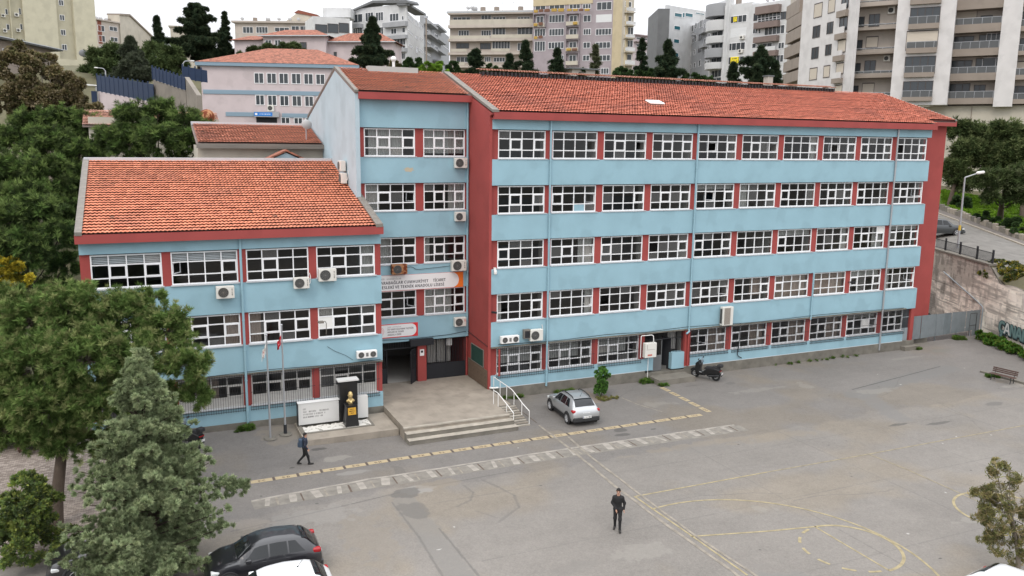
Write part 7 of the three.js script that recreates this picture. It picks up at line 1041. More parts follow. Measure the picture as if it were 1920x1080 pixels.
LOBES.bushes.forEach((l, i) => { const nm = ['brownish shrub behind the ridge box', 'dark shrub right of the brownish one', 'bright green shrub behind the centre roof', 'second bright green shrub behind the centre roof', 'dull green shrub where the two roofs meet', 'shrub at the foot of the lilac tower', 'dark shrub under the cream stripe', 'dark shrub below the small pink block', 'dark shrub left of the wide conifer', 'rounded green shrub right of the wide conifer', 'smaller rounded shrub right of the wide conifer', 'olive shrub beside the tan chimney', 'shrub below the beige block'][i]; const col = i === 2 || i === 3 ? [[0.16, 0.27, 0.03], [0.12, 0.21, 0.03]] : i === 0 || i === 11 ? [[0.13, 0.11, 0.045], [0.09, 0.09, 0.04]] : [[0.05, 0.085, 0.03], [0.035, 0.065, 0.025]]; const sub = [l, [l[0] - l[3] * 0.8, l[1] - l[3] * 0.6, l[2], l[3] * 0.9], [l[0] + l[3] * 0.8, l[1] - l[3] * 0.7, l[2], l[3] * 0.9], [l[0], l[1] - l[3] * 1.6, l[2], l[3] * 1.2]]; tree('hill_shrub', nm, [l[0], hillY(l[0], l[2]) - 0.3, l[2]], sub, { tuft: 'farLeaf', seed: 70 + i, density: 260, size: 0.6, up: 0.3, colors: col, r0: 0.08 }, 'shrubs behind the long roof', 'shrub'); });
// ---------------------------------------------------------------- right side: retaining wall, street, park
{
  const A = [50.9, -11.1], B = [42.36, 5.05], C2 = [36, 17.1];   // the wall line at the yard
  const dir = [(B[0] - A[0]), (B[1] - A[1])], Lw = Math.hypot(...dir), a = Math.atan2(-dir[1], dir[0]);
  // stained, whitewashed concrete with board marks, drips and exposed patches
  const wt = dtex(1024, (u, v, i, j) => {
    const board = fbm(u * 10, v * 34, 4, 801), drip = fbm(u * 70, v * 5, 4, 803), big = fbm(u * 9, v * 4, 5, 805), gr = hash2(i, j, 3);
    const lime = sstep(0.34, 0.54, big + (u - 0.45) * 0.55 + (board - 0.5) * 0.5 - (v > 0.62 ? (v - 0.62) * 0.9 : 0));
    const soot = sstep(0.52, 0.70, drip * 0.6 + board * 0.5) * 0.55, seam = (Math.abs(v - 0.5 + (fbm(u * 6, 1, 3, 811) - 0.5) * 0.02) < 0.006 ? 0.5 : 0) + (Math.abs(v - 0.27 + (fbm(u * 6, 9, 3, 812) - 0.5) * 0.02) < 0.004 ? 0.35 : 0);
    let x = lerp(0.72, 0.97, lime) - soot * 0.34 - seam * 0.3 + (gr - 0.5) * 0.08 + (board - 0.5) * 0.16; return [x, x * 0.97, x * 0.915];
  }, true, 512); wt.wrapS = wt.wrapT = THREE.ClampToEdgeWrapping;
  M.retaining = new THREE.MeshStandardMaterial({ map: wt, roughness: 0.95, bumpMap: rep(grainBump, 20, 6), bumpScale: 0.02, side: THREE.DoubleSide });
  const rw = thing('retaining_wall', 'tall stained concrete retaining wall at the right of the yard', 'wall', [A[0], 0, A[1]], a);
  const Lt = Lw + 13.6, n = 90, m = 16, pos = [], uv = [], idx = [];
  const top = s => s < Lw - 6.6 ? 6.05 : s < Lw - 4.6 ? lerp(6.05, 4.7, (s - Lw + 6.6) / 2) : 4.7 - 0.25 * Math.sin((s - Lw) * 0.6);
  for (let j = 0; j <= m; j++) for (let i = 0; i <= n; i++) { const s = Lt * i / n, y = -0.2 + (top(s) + 0.2) * j / m; pos.push(s, y, (fbm(s * 0.9, y * 1.8, 4, 821) - 0.5) * 0.16); uv.push(s / Lt, y / 6.4); }
  for (let j = 0; j < m; j++) for (let i = 0; i < n; i++) { const k = j * (n + 1) + i; idx.push(k, k + 1, k + n + 1, k + 1, k + n + 2, k + n + 1); }
  const g = new THREE.BufferGeometry(); g.setAttribute('position', new THREE.Float32BufferAttribute(pos, 3)); g.setAttribute('uv', new THREE.Float32BufferAttribute(uv, 2)); g.setIndex(idx); g.computeVertexNormals();
  obj('wall_face', g, M.retaining, rw); { const l = []; for (let i = 0; i < 45; i++) { const s = Lt * i / 45, e = Lt * (i + 1) / 45; l.push(prism([[s, -0.2], [s, top(s) - 0.01], [e, top(e) - 0.01], [e, -0.2]], -0.9, -0.12)); } obj('wall_body', muv(merge(l)), M.concrete, rw); }
  obj('coping', bx(0, Lw - 6.7, 6.03, 6.2, -0.75, 0.06), M.concrete, rw);
  obj('wall_pipe', [tube([[3.5, 4.3, 0.12], [Lw - 8.2, 2.85, 0.12], [Lw - 7.0, 2.55, 0.14], [Lw - 6.75, 2.35, 0.14], [Lw - 6.75, 0.3, 0.14]], 0.055, 7, 60)], M.greyMetal, rw);
  const gt = textCanvas(512, 256, (x) => {
    x.clearRect(0, 0, 512, 256); const L = ['Ç', 'A', 'N', 'A', 'K']; x.font = 'bold 190px sans-serif'; x.textBaseline = 'alphabetic';
    for (const [c, ox, oy, lw] of [['rgb(24,30,32)', 10, 12, 34], ['rgb(66,96,98)', 0, 0, 22]]) { x.strokeStyle = c; x.lineWidth = lw; x.lineJoin = 'round'; L.forEach((s, i) => x.strokeText(s, 14 + i * 96 + ox, 180 + oy, 110)); }
    L.forEach((s, i) => { x.fillStyle = i === 1 ? 'rgb(205,208,205)' : 'rgb(104,134,132)'; x.fillText(s, 14 + i * 96, 180, 110); });
  });
  const gm = panelMat(gt, 0.9); gm.transparent = true; gm.alphaTest = 0.5;
  obj('graffiti', quad([Lw - 4.1, 0.55, 0.14], [Lw + 0.6, 0.55, 0.14], [Lw + 0.6, 2.25, 0.14], [Lw - 4.1, 2.25, 0.14]), gm, rw);
  // railing on the coping
  const rl = thing('street_railing', 'black iron railing on top of the retaining wall', 'railing', [A[0], 6.2, A[1]], a);
  { const l = []; for (let s = 0.2; s < Lw - 6.9; s += 0.14) l.push(bx(s, s + 0.02, 0.1, 0.85, -0.36, -0.34)); obj('bars', l, M.iron, rl); obj('rails', [bx(0.1, Lw - 6.9, 0.85, 0.9, -0.375, -0.325), bx(0.1, Lw - 6.9, 0.08, 0.12, -0.37, -0.33)], M.iron, rl); for (const s of [2.2, 5.2, 8.4, Lw - 7.1]) obj('post', [bx(s - 0.03, s + 0.03, 0, 1.15, -0.39, -0.31), bx(s + 0.16, s + 0.22, 0, 1.15, -0.39, -0.31)], M.iron, rl); }
  // earth behind the wall, the street, kerb, pavement and park lawn
  const bankPts = [[52, -10.6], [47.4, -1.4], [46, 0.4], [39, 14.9], [60, 30], [120, -20], [90, -70], [56, -20]];
  const flat = (pts, hf, y) => { const s = new THREE.Shape(pts.map(p => new THREE.Vector2(p[0], -p[1]))); const g = new THREE.ShapeGeometry(s); g.rotateX(-Math.PI / 2); const p = g.attributes.position; for (let i = 0; i < p.count; i++) p.setY(i, hf(p.getX(i), p.getZ(i)) + y); g.computeVertexNormals(); return muv(g); };
  const strip = (L1, L2, name, m, lab, dy = 0) => { const pos = [], idx = []; for (let i = 0; i < L1.length; i++) { pos.push(L1[i][0], L1[i][1] + dy, L1[i][2], L2[i][0], L2[i][1] + dy, L2[i][2]); if (i) { const k = (i - 1) * 2; idx.push(k, k + 1, k + 2, k + 1, k + 3, k + 2); } } const g = new THREE.BufferGeometry(); g.setAttribute('position', new THREE.Float32BufferAttribute(pos, 3)); g.setIndex(idx); g.computeVertexNormals(); return struct(obj(name, muv(g), m), lab); };
  mat('asphalt', { color: lin(0.20, 0.195, 0.19), map: rep(concreteMap, 0.2), bumpMap: rep(grainBump, 2), bumpScale: 0.004 }); mat('pavement', { color: lin(0.17, 0.155, 0.15), map: rep(concreteMap, 0.3) });
  mat('lawnSoil', { color: lin(0.10, 0.17, 0.02), map: rep(concreteMap, 0.3), roughness: 1 }); mat('kerbStone', { color: lin(0.36, 0.33, 0.29), map: rep(concreteMap, 0.6) });
  // lines run from far (behind the building) to near (right edge of view)
  const near = [[55.5, 6.6, -19.5], [51.2, 6.15, -11.5], [47.3, 6.05, -1.9], [46.3, 5.95, 0.6], [43.2, 5.6, 7.8]], kerb = [[67.2, 8.7, -26.6], [65.5, 8.17, -22.4], [63, 7.28, -15.5], [59.9, 6.32, -7.9], [56, 5.7, 1]];
  strip(near, kerb, 'street', M.asphalt, 'sloping asphalt street above the retaining wall');
  const out = (l, d, dy) => l.map((p, i) => { const q = l[Math.min(l.length - 1, i + 1)], r = l[Math.max(0, i - 1)], dx = q[0] - r[0], dz = q[2] - r[2], w = Math.hypot(dx, dz); return [p[0] + dz / w * -d * -1 * (dx < 0 ? 1 : 1), p[1] + dy, p[2] - dx / w * d * (1)]; });
  const k1 = out(kerb, 0.25, 0.0).map(p => [p[0], p[1] + 0.13, p[2]]), k0 = kerb.map(p => [p[0], p[1] + 0.13, p[2]]), pv = [[68.8, 9.2, -27.9], [68, 8.6, -24.2], [65.3, 7.75, -17.5], [62.4, 6.6, -9.7], [58.6, 6.0, -0.8]], lw = pv.map(p => [p[0] + 0.3, p[1] + 0.45, p[2]]), lawn2 = [[79, 10.6, -37], [79.6, 10.2, -33.4], [81.6, 9.6, -29.9], [83.5, 9.2, -24.5], [86, 8.9, -16]], lawn3 = lawn2.map(p => [p[0] + 14, p[1] + 2.5, p[2] - 12]);
  strip(kerb, k0, 'kerb', M.kerbStone); strip(k0, k1, 'kerb_top', M.kerbStone); strip(k1, pv, 'pavement', M.pavement, 'grey pavement beside the park'); 
  { const w = thing('park_wall', 'low rubble stone wall edging the park lawn', 'wall'); const r = mulberry(88); for (let i = 1; i + 1 < pv.length - 1; i++) { const p = pv[i], q = pv[i + 1], L = Math.hypot(q[0] - p[0], q[2] - p[2]), n2 = Math.round(L / 0.55); for (let k = 0; k < n2; k++) { const t = (k + 0.5) / n2, h = 0.45 + r() * 0.25, g = rbx(-0.27, 0.27, -0.25, h, -0.2, 0.2, 0.07); g.rotateY(Math.atan2(-(q[2] - p[2]), q[0] - p[0]) + (r() - 0.5) * 0.2); g.translate(lerp(p[0], q[0], t), lerp(p[1], q[1], t), lerp(p[2], q[2], t)); obj('stone', g, r() < 0.5 ? M.concrete : M.kerbStone, w); } } }
  strip(lw, lawn2, 'lawn', M.lawnSoil, 'bright green park lawn'); strip(lawn2, lawn3, 'park_earth', M.earth);
  struct(obj('bank', flat(bankPts, () => 5.4, 0), M.earth));
  { const r = mulberry(89), w = []; for (let k = 0; k < 900; k++) { const i = 1 + Math.floor(r() * 3), t = r(), s = Math.pow(r(), 0.9); const p = lw[i].map((v, c) => lerp(lerp(v, lw[i + 1][c], t), lerp(lawn2[i][c], lawn2[i + 1][c], t), s)); w.push([p[0], p[1] + 0.02, p[2], 0.34]); } const gr = thing('lawn_grass', 'short bright green grass covering the park lawn', 'grass'); gr.userData.kind = 'stuff'; foliage(gr, w, { density: 420, tuft: 'grass', seed: 90, size: 0.55, up: 1.5, colors: [[0.13, 0.24, 0.02], [0.17, 0.29, 0.03], [0.10, 0.19, 0.02]], squash: 0.1 }); }
  // park trees and hedges
  const on = (i, t, d) => { const a2 = lw[i], b2 = lw[i + 1], c2 = lawn2[i], d2 = lawn2[i + 1]; return [0, 1, 2].map(c => lerp(lerp(a2[c], b2[c], t), lerp(c2[c], d2[c], t), d)); };
  tree('park_pine', 'large pine at the back left of the park', [69, 8.6, -24], LOBES.park1, { ...FAR, twigs: 40, perTwig: 5, size: 0.7, colors: [...DPINE, [0.09, 0.12, 0.045], [0.12, 0.145, 0.06]], r0: 0.3, seed: 101 }, 'pines of the park on the right'); tree('park_pine', 'large pine at the right edge behind the park', [72.5, 7.5, -17], LOBES.park2, { ...FAR, twigs: 40, perTwig: 5, size: 0.7, colors: [...DPINE, [0.09, 0.12, 0.045], [0.12, 0.145, 0.06]], r0: 0.3, seed: 102 }, 'pines of the park on the right'); tree('park_pine', 'low branched pine with thick trunk on the lawn', [68.1, 7.2, -16.7], LOBES.park3, { ...FAR, twigs: 44, perTwig: 5, size: 0.6, colors: [...DPINE, [0.10, 0.12, 0.06]], r0: 0.42, seed: 103 }, 'pines of the park on the right');
  [['trimmed dark hedge bush beside the lawn pine', 65.8, 8.4, -17.3, 0.8], ['second dark hedge bush beside the lawn pine', 65.3, 8.0, -15.6, 0.9], ['long dark hedge at the right edge of the park wall', 64.6, 7.7, -12.4, 1.1], ['dark round bush beside the street lamp', 69.2, 9.3, -22.6, 1.2]].forEach(([l, x, y, z, r2], i) => tree('hedge_bush', l, [x, y - 0.6, z], i === 2 ? [[x, y, z, r2], [x + 0.9, y + 0.1, z - 1.5, r2], [x - 0.9, y - 0.1, z + 1.6, r2]] : [[x, y, z, r2], [x + 0.5, y - 0.2, z - 0.5, r2 * 0.8]], { tuft: 'farLeaf', density: 500, size: 0.42, up: 0.4, seed: 110 + i, colors: [[0.035, 0.065, 0.025], [0.05, 0.085, 0.03]], r0: 0.05 }, 'hedge bushes of the park', 'bush'));
  // overgrown slump where the coping ends
  { const r = mulberry(91), l = []; for (const b of LOBES.weedmound) for (let k = 0; k < 9; k++) l.push([b[0] + (r() - 0.5) * 1.8 + 0.4, b[1] + (r() - 0.75) * 0.9, b[2] + (r() - 0.5) * 1.8, b[3] * (0.8 + 0.4 * r())]); const t = thing('wild_shrubs', 'overgrown weeds with yellow flowers on the collapsed wall top', 'shrubs'); t.userData.kind = 'stuff'; foliage(t, l, { tuft: 'farLeaf', density: 420, size: 0.36, seed: 120, up: 0.6, colors: [[0.10, 0.13, 0.04], [0.07, 0.10, 0.03], [0.14, 0.13, 0.06], [0.06, 0.09, 0.025], [0.32, 0.26, 0.04]] }); const P2 = (s, o, y) => [A[0] + dir[0] / Lw * s + dir[1] / Lw * o, y, A[1] + dir[1] / Lw * s - dir[0] / Lw * o], S2 = [Lw - 6.7, Lw - 5.5, Lw - 4, Lw - 2, Lw, Lw + 3, Lw + 7, Lw + 13]; strip(S2.map(s => P2(s, 0.15, top(s) - 0.05)), S2.map((s, i) => P2(s, 1.6 + 0.3 * Math.sin(i * 2), 5.9)), 'soil_slump', M.earth); }
  // street lamp and parked car on the street
  { const t = thing('street_lamp', 'tall grey street lamp with bent arm on the street above the yard', 'street lamp', [51.4, 6.2, -8.6], -0.5); obj('pole', cyl([0, 0, 0], [0, 6.9, 0], 0.11, 0.07, 12), M.steel, t); obj('arm', cyl([0, 6.88, 0], [1.05, 7.28, 0], 0.06, 0.05, 8), M.steel, t); obj('lamp_head', new THREE.CapsuleGeometry(0.14, 0.5, 4, 12).rotateZ(Math.PI / 2 + 0.15).translate(1.35, 7.36, 0), M.whitePaint, t); obj('sticker', cyl([0, 1.9, 0], [0, 2.4, 0], 0.115, 0.112, 12), mat('stickerYellow', { color: lin(0.55, 0.38, 0.05) }), t); }
}
// sheet metal fence closing the yard
mat('steelSheet', { color: lin(0.25, 0.285, 0.305), roughness: 0.6, map: rep(plasterMap, 0.4) }); mat('steelSheet2', { color: lin(0.21, 0.245, 0.265), roughness: 0.6, map: rep(plasterMap, 0.5) });
{
  const f = thing('metal_fence', 'grey corrugated sheet metal fence between the building and the retaining wall', 'fence', [37.1, 0, -0.84], 0.036);
  const L = 8.3, yb = x => 0.38 + 0.02 * x, yt = x => 2.32 - 0.012 * x;
  for (let k = 0; k < 9; k++) { const x0 = L * k / 9, x1 = L * (k + 1) / 9 - 0.02, n = 10, pos = [], idx = [], low = k === 8 ? 0.05 : 0; for (let i = 0; i <= n; i++) { const x = lerp(x0, x1, i / n), z = (i % 2) * 0.035 + (k % 2) * 0.02; pos.push(x, low ? low : yb(x), z, x, yt(x) + (k % 3) * 0.01, z); if (i) { const a = (i - 1) * 2; idx.push(a, a + 2, a + 1, a + 1, a + 2, a + 3); } } const g = new THREE.BufferGeometry(); g.setAttribute('position', new THREE.Float32BufferAttribute(pos, 3)); g.setIndex(idx); g.computeVertexNormals(); obj('sheet', muv(g.toNonIndexed()), k === 4 ? M.steelSheet2 : M.steelSheet, f); }
  for (const x of [0, 2.8, 5.5, 7.2, 8.3]) obj('post', bx(x - 0.03, x + 0.03, 0, 2.25, -0.09, -0.03), M.greyMetal, f);
  obj('gate_seam', [bx(6.9, 6.93, 0.1, 2.0, 0.04, 0.06), bx(7.75, 7.78, 0.1, 2.0, 0.04, 0.06), bx(6.9, 7.78, 1.98, 2.01, 0.04, 0.06), bx(6.9, 7.78, 0.95, 0.98, 0.04, 0.06)], M.iron, f);
  obj('lower_mesh', (() => { const l = []; for (let x = 0.05; x < 6.8; x += 0.12) l.push(bx(x, x + 0.018, 0.02, 0.42, -0.02, 0)); return l; })(), M.iron, f);
}
// bench on the right
{
  const b = thing('bench', 'brown slatted bench at the right edge of the yard', 'bench', [33.75, 0, 9.45], -Math.PI / 2 + 0.12);
  mat('benchWood', { color: lin(0.085, 0.042, 0.03), roughness: 0.6, map: rep(plasterMap, 1) });
  for (let k = 0; k < 4; k++) obj('seat_slat', rbx(-0.85, 0.85, 0.42, 0.45, -0.22 + k * 0.115, -0.12 + k * 0.115, 0.008), M.benchWood, b);
  for (let k = 0; k < 3; k++) { const s = obj('back_slat', rbx(-0.85, 0.85, -0.045, 0.045, -0.014, 0.014, 0.008), M.benchWood, b); s.position.set(0, 0.57 + k * 0.115, -0.27 - k * 0.03); s.rotation.x = -0.25; }
  for (const x of [-0.65, 0.65]) { obj('leg', [cyl([x, 0, -0.22], [x, 0.42, -0.15], 0.025), cyl([x, 0, 0.22], [x, 0.42, 0.15], 0.025), cyl([x, 0.4, -0.22], [x, 0.85, -0.36], 0.02), bx(x - 0.02, x + 0.02, 0.4, 0.42, -0.24, 0.24)], M.iron, b); }
  const kb = thing('kerb_stone', 'broken concrete kerb lying behind the bench', 'kerb', [34.6, 0, 9.6], -Math.PI / 2); obj('stone', [rbx(-2.4, 2.4, -0.05, 0.14, -0.1, 0.1, 0.03)], M.concrete, kb);
}
// ---------------------------------------------------------------- vehicles
M.carGlass = new THREE.MeshPhysicalMaterial({ color: lin(0.012, 0.014, 0.016), roughness: 0.06, side: THREE.DoubleSide }); M.tyre = mat('tyre', { color: lin(0.02, 0.02, 0.021), roughness: 0.85 }); M.rim = mat('rim', { color: lin(0.55, 0.56, 0.58), metalness: 0.6, roughness: 0.35 }); M.plastic = mat('plastic', { color: lin(0.022, 0.023, 0.025), roughness: 0.7 }); M.redLamp = mat('redLamp', { color: lin(0.33, 0.012, 0.015), roughness: 0.15 }); M.clearLamp = mat('clearLamp', { color: lin(0.6, 0.62, 0.62), roughness: 0.12 }); M.plate = mat('plate', { color: lin(0.75, 0.75, 0.75), roughness: 0.4 });
const carPaint = (r, g, b, met = 0) => new THREE.MeshPhysicalMaterial({ color: lin(r, g, b), roughness: met ? 0.38 : 0.3, metalness: met, clearcoat: 1, clearcoatRoughness: 0.06, side: THREE.DoubleSide });
// car: x runs forward from the rear bumper, profile rows: [x, top, belt, halfWidthBody, halfWidthTop]
function car(name, label, p, turn, o, category = 'car', group = 'parked cars') {
  const t = thing(name, label, category, p, turn, group), L = o.L, rows = o.rows, N = 44;
  const at = x => { let i = 0; while (i < rows.length - 2 && rows[i + 1][0] < x) i++; const a = rows[i], b = rows[i + 1], q = clamp((x - a[0]) / (b[0] - a[0])), r0 = rows[Math.max(0, i - 1)], r3 = rows[Math.min(rows.length - 1, i + 2)]; return [1, 2, 3, 4].map(k => { const lo = lerp(a[k], b[k], q); const m1 = (b[k] - r0[k]) * 0.5, m2 = (r3[k] - a[k]) * 0.5, q2 = q * q, q3 = q2 * q; const h = (2 * q3 - 3 * q2 + 1) * a[k] + (q3 - 2 * q2 + q) * m1 + (-2 * q3 + 3 * q2) * b[k] + (q3 - q2) * m2; return lerp(lo, h, 0.35); }); };
  const sec = x => { const [tp, bl, w, wt] = at(x), yb = 0.22 + 0.1 * sstep(0.35, 0, Math.min(x, L - x)); return [[0, yb], [w * 0.86, yb], [w * 0.97, yb + 0.12], [w, lerp(yb, bl, 0.45)], [w * 0.995, lerp(yb, bl, 0.8)], [w * 0.955, bl], [lerp(w * 0.955, wt, 0.94), lerp(bl, tp, 0.88)], [wt * 0.86, lerp(bl, tp, 0.985)], [wt * 0.45, tp], [0, tp + 0.008]]; };
  const S = []; for (let i = 0; i <= N; i++) { const x = L * (0.5 - 0.5 * Math.cos(Math.PI * i / N)) * 0.35 + L * i / N * 0.65; S.push([x, sec(x)]); }
  const ring = s => { const h = s[1], r = []; for (let k = 0; k < h.length; k++) r.push([s[0], h[k][1], h[k][0]]); for (let k = h.length - 2; k > 0; k--) r.push([s[0], h[k][1], -h[k][0]]); return r; };
  const pos = [], idx = [], m = ring(S[0]).length; for (const s of S) for (const q of ring(s)) pos.push(...q);
  for (let i = 0; i < N; i++) for (let k = 0; k < m; k++) { const a = i * m + k, b = i * m + (k + 1) % m; idx.push(a, a + m, b, b, a + m, b + m); }
  for (const [i, s] of [[0, 1], [N, -1]]) { const c = pos.length / 3, h = S[i][1]; pos.push(S[i][0], (h[0][1] + h[9][1]) / 2, 0); for (let k = 0; k < m; k++) { const a = i * m + k, b = i * m + (k + 1) % m; s > 0 ? idx.push(c, a, b) : idx.push(c, b, a); } }
  let g = new THREE.BufferGeometry(); g.setAttribute('position', new THREE.Float32BufferAttribute(pos, 3)); g.setIndex(idx); g = toCreasedNormals(g, 0.65); obj('body', g, o.paint, t);
  const P5 = (x, v) => { const h = sec(x); return [lerp(h[5][0], h[6][0], v), lerp(h[5][1], h[6][1], v)]; };
  const patch = (nx, ny, fn) => { const p2 = [], id = []; for (let j = 0; j <= ny; j++) for (let i = 0; i <= nx; i++) p2.push(...fn(i / nx, j / ny)); for (let j = 0; j < ny; j++) for (let i = 0; i < nx; i++) { const a = j * (nx + 1) + i; id.push(a, a + 1, a + nx + 1, a + 1, a + nx + 2, a + nx + 1); } const q = new THREE.BufferGeometry(); q.setAttribute('position', new THREE.Float32BufferAttribute(p2, 3)); q.setIndex(id); q.computeVertexNormals(); return q; };
  for (const s of [-1, 1]) for (const [a0, a1, b0, b1] of o.side) obj('side_window', patch(8, 4, (u, v) => { const x = lerp(lerp(a0, b0, v), lerp(a1, b1, v), u), q = P5(x, 0.1 + 0.84 * v); return [x, q[1], s * (q[0] + 0.012)]; }), M.carGlass, t);
  const topAt = (x, f) => { const h = sec(x); const z = f * h[6][0], az = Math.abs(z); for (let k = 6; k < 9; k++) if (az <= h[k][0] && az >= h[k + 1][0]) return [z, lerp(h[k][1], h[k + 1][1], (h[k][0] - az) / (h[k][0] - h[k + 1][0] || 1))]; return [z, h[9][1]]; };
  for (const [nm, x0, x1] of [['rear_window', o.rearW[0], o.rearW[1]], ['windscreen', o.front[0], o.front[1]]]) obj(nm, patch(12, 6, (u, v) => { const x = lerp(x0, x1, v), q = topAt(x, (u * 2 - 1) * 0.9); return [x + (nm === 'rear_window' ? -0.008 : 0.008), q[1] + 0.012, q[0]]; }), M.carGlass, t);
  // wheels
  const wr0 = o.wheel || 0.32; for (const x of o.axles) for (const s of [-1, 1]) {
    const w = part('wheel', t, [x, wr0, s * (at(x)[2] - 0.085)]); const ty = new THREE.LatheGeometry([[wr0 * 0.62, -0.1], [wr0 * 0.93, -0.1], [wr0, -0.06], [wr0, 0.06], [wr0 * 0.93, 0.1], [wr0 * 0.62, 0.1]].map(q => new THREE.Vector2(...q)), 28); ty.rotateX(Math.PI / 2); obj('tyre', ty, M.tyre, w);
    const l = [new THREE.CylinderGeometry(wr0 * 0.2, wr0 * 0.2, 0.03, 12).rotateX(Math.PI / 2).translate(0, 0, s * 0.085), new THREE.TorusGeometry(wr0 * 0.62, 0.02, 6, 28).translate(0, 0, s * 0.085)]; for (let k = 0; k < 5; k++) { const a = k * 1.2566 + 0.3; l.push(cyl([Math.cos(a) * wr0 * 0.12, Math.sin(a) * wr0 * 0.12, s * 0.09], [Math.cos(a) * wr0 * 0.62, Math.sin(a) * wr0 * 0.62, s * 0.088], 0.035, 0.028, 6)); }
    obj('rim', l, M.rim, w); obj('disc', new THREE.CylinderGeometry(wr0 * 0.6, wr0 * 0.6, 0.1, 24).rotateX(Math.PI / 2).translate(0, 0, 0.0), M.plastic, w);
    const ar = new THREE.TorusGeometry(wr0 + 0.05, o.clad ? 0.055 : 0.028, 6, 24, Math.PI * 1.06); ar.rotateZ(-0.1); ar.scale(1, 1, 0.6); obj('wheel_arch', ar.translate(x, wr0, s * (at(x)[2] + 0.0)), o.clad ? M.plastic : M.blackRubber, t);
    const wl = new THREE.CylinderGeometry(wr0 + 0.045, wr0 + 0.045, 0.02, 28).rotateX(Math.PI / 2).translate(x, wr0, s * (at(x)[2] + 0.002)); obj('wheel_well', wl, M.blackRubber, t);
    w.position.z = s * (at(x)[2] - 0.06);
  }
  const yl = o.lampY || 0.88, wR = at(0.12)[2];
  for (const s of [-1, 1]) { obj('tail_light', rbx(0.05, 0.36, yl - 0.1, yl + 0.08, s > 0 ? wR - 0.22 : -wR - 0.012, s > 0 ? wR + 0.012 : -wR + 0.22, 0.07, 3), M.redLamp, t); const wF = at(L - 0.35)[2]; obj('headlight', rbx(L - 0.55, L - 0.16, 0.62, 0.76, s > 0 ? wF - 0.36 : -wF - 0.01, s > 0 ? wF + 0.01 : -wF + 0.36, 0.05), M.clearLamp, t); obj('door_mirror', rbx(o.mirror - 0.1, o.mirror + 0.1, 0.95, 1.1, s > 0 ? 0.86 : -1.04, s > 0 ? 1.04 : -0.86, 0.04), o.mirrorMat || o.paint, t); for (const x of o.handles) obj('door_handle', rbx(x, x + 0.18, 0.86, 0.89, s > 0 ? 0.845 : -0.885, s > 0 ? 0.885 : -0.845, 0.01), o.paint, t); obj('sill_trim', patch(10, 2, (u, v) => { const x = lerp(o.axles[0] + 0.45, o.axles[1] - 0.45, u), h = sec(x); return [x, lerp(h[1][1], h[3][1] - 0.1, v), s * (lerp(h[1][0] + 0.06, h[3][0], v) + 0.012)]; }), o.clad ? M.plastic : o.paint, t); }
  obj('rear_bumper', rbx(-0.04, 0.25, 0.26, 0.56, -at(0.2)[2] * 0.93, at(0.2)[2] * 0.93, 0.08), o.clad ? M.plastic : o.paint, t); obj('number_plate', bx(-0.062, -0.045, 0.50, 0.62, -0.26, 0.26), M.plate, t); if (o.plateText) obj('plate_characters', quad([-0.066, 0.51, -0.25], [-0.066, 0.51, 0.25], [-0.066, 0.61, 0.25], [-0.066, 0.61, -0.25]), o.plateText, t);
  obj('front_bumper', rbx(L - 0.2, L + 0.04, 0.26, 0.52, -at(L - 0.3)[2] * 0.9, at(L - 0.3)[2] * 0.9, 0.08), o.clad ? M.plastic : o.paint, t);
  if (o.rails) for (const s of [-1, 1]) obj('roof_rail', tube(o.rails.map(([x]) => { const q = topAt(x, 0.86 * s); return [x, q[1] + (x === o.rails[0][0] || x === o.rails[o.rails.length - 1][0] ? 0.01 : 0.065), q[0]]; }), 0.03, 6, 24), M.plastic, t);
  if (o.aerial) obj('aerial', [cyl([o.aerial, at(o.aerial)[0], 0], [o.aerial - 0.2, at(o.aerial)[0] + 0.28, 0], 0.008), new THREE.SphereGeometry(0.03, 8, 6).translate(o.aerial, at(o.aerial)[0] + 0.01, 0)], M.plastic, t);
  if (o.wiper) obj('rear_wiper', cyl([o.rearW[0] + 0.03, at(o.rearW[0])[0] + 0.03, 0], [o.rearW[0] + 0.1, at(o.rearW[0] + 0.1)[0] + 0.03, 0.4], 0.012), M.plastic, t);
  if (o.badge) obj('badge', (() => { const l = []; for (let k = 0; k < 5; k++) l.push(bx(-0.015 + 0.01, 0.02, 0.78, 0.815, -0.22 + k * 0.09, -0.16 + k * 0.09)); return l; })(), M.plate, t);
  return t;
}
const hatch = { L: 4.05, rows: [[0, 0.80, 0.70, 0.74, 0.62], [0.06, 0.93, 0.80, 0.82, 0.66], [0.2, 1.04, 0.92, 0.87, 0.68], [0.55, 1.36, 0.98, 0.885, 0.60], [0.85, 1.47, 0.98, 0.89, 0.585], [1.6, 1.52, 0.965, 0.895, 0.60], [2.2, 1.47, 0.95, 0.895, 0.59], [2.5, 1.36, 0.945, 0.89, 0.61], [3.02, 1.02, 0.93, 0.885, 0.70], [3.5, 0.94, 0.86, 0.87, 0.70], [3.85, 0.80, 0.70, 0.80, 0.62], [4.0, 0.62, 0.52, 0.68, 0.52], [4.05, 0.5, 0.44, 0.60, 0.45]], side: [[0.62, 1.18, 0.95, 1.2], [1.24, 1.86, 1.26, 1.86], [1.92, 2.78, 1.92, 2.38]], rearW: [0.26, 0.72], front: [2.5, 2.98], axles: [0.75, 3.3], mirror: 2.62, handles: [1.15, 2.0] };
const plateText = panelMat(textCanvas(256, 56, (x) => { x.fillStyle = '#e6e6e4'; x.fillRect(0, 0, 256, 56); x.fillStyle = 'rgb(30,50,120)'; x.fillRect(0, 0, 18, 56); x.fillStyle = '#222'; strokes(x, 34, 10, 200, 36, mulberry(64)); }));
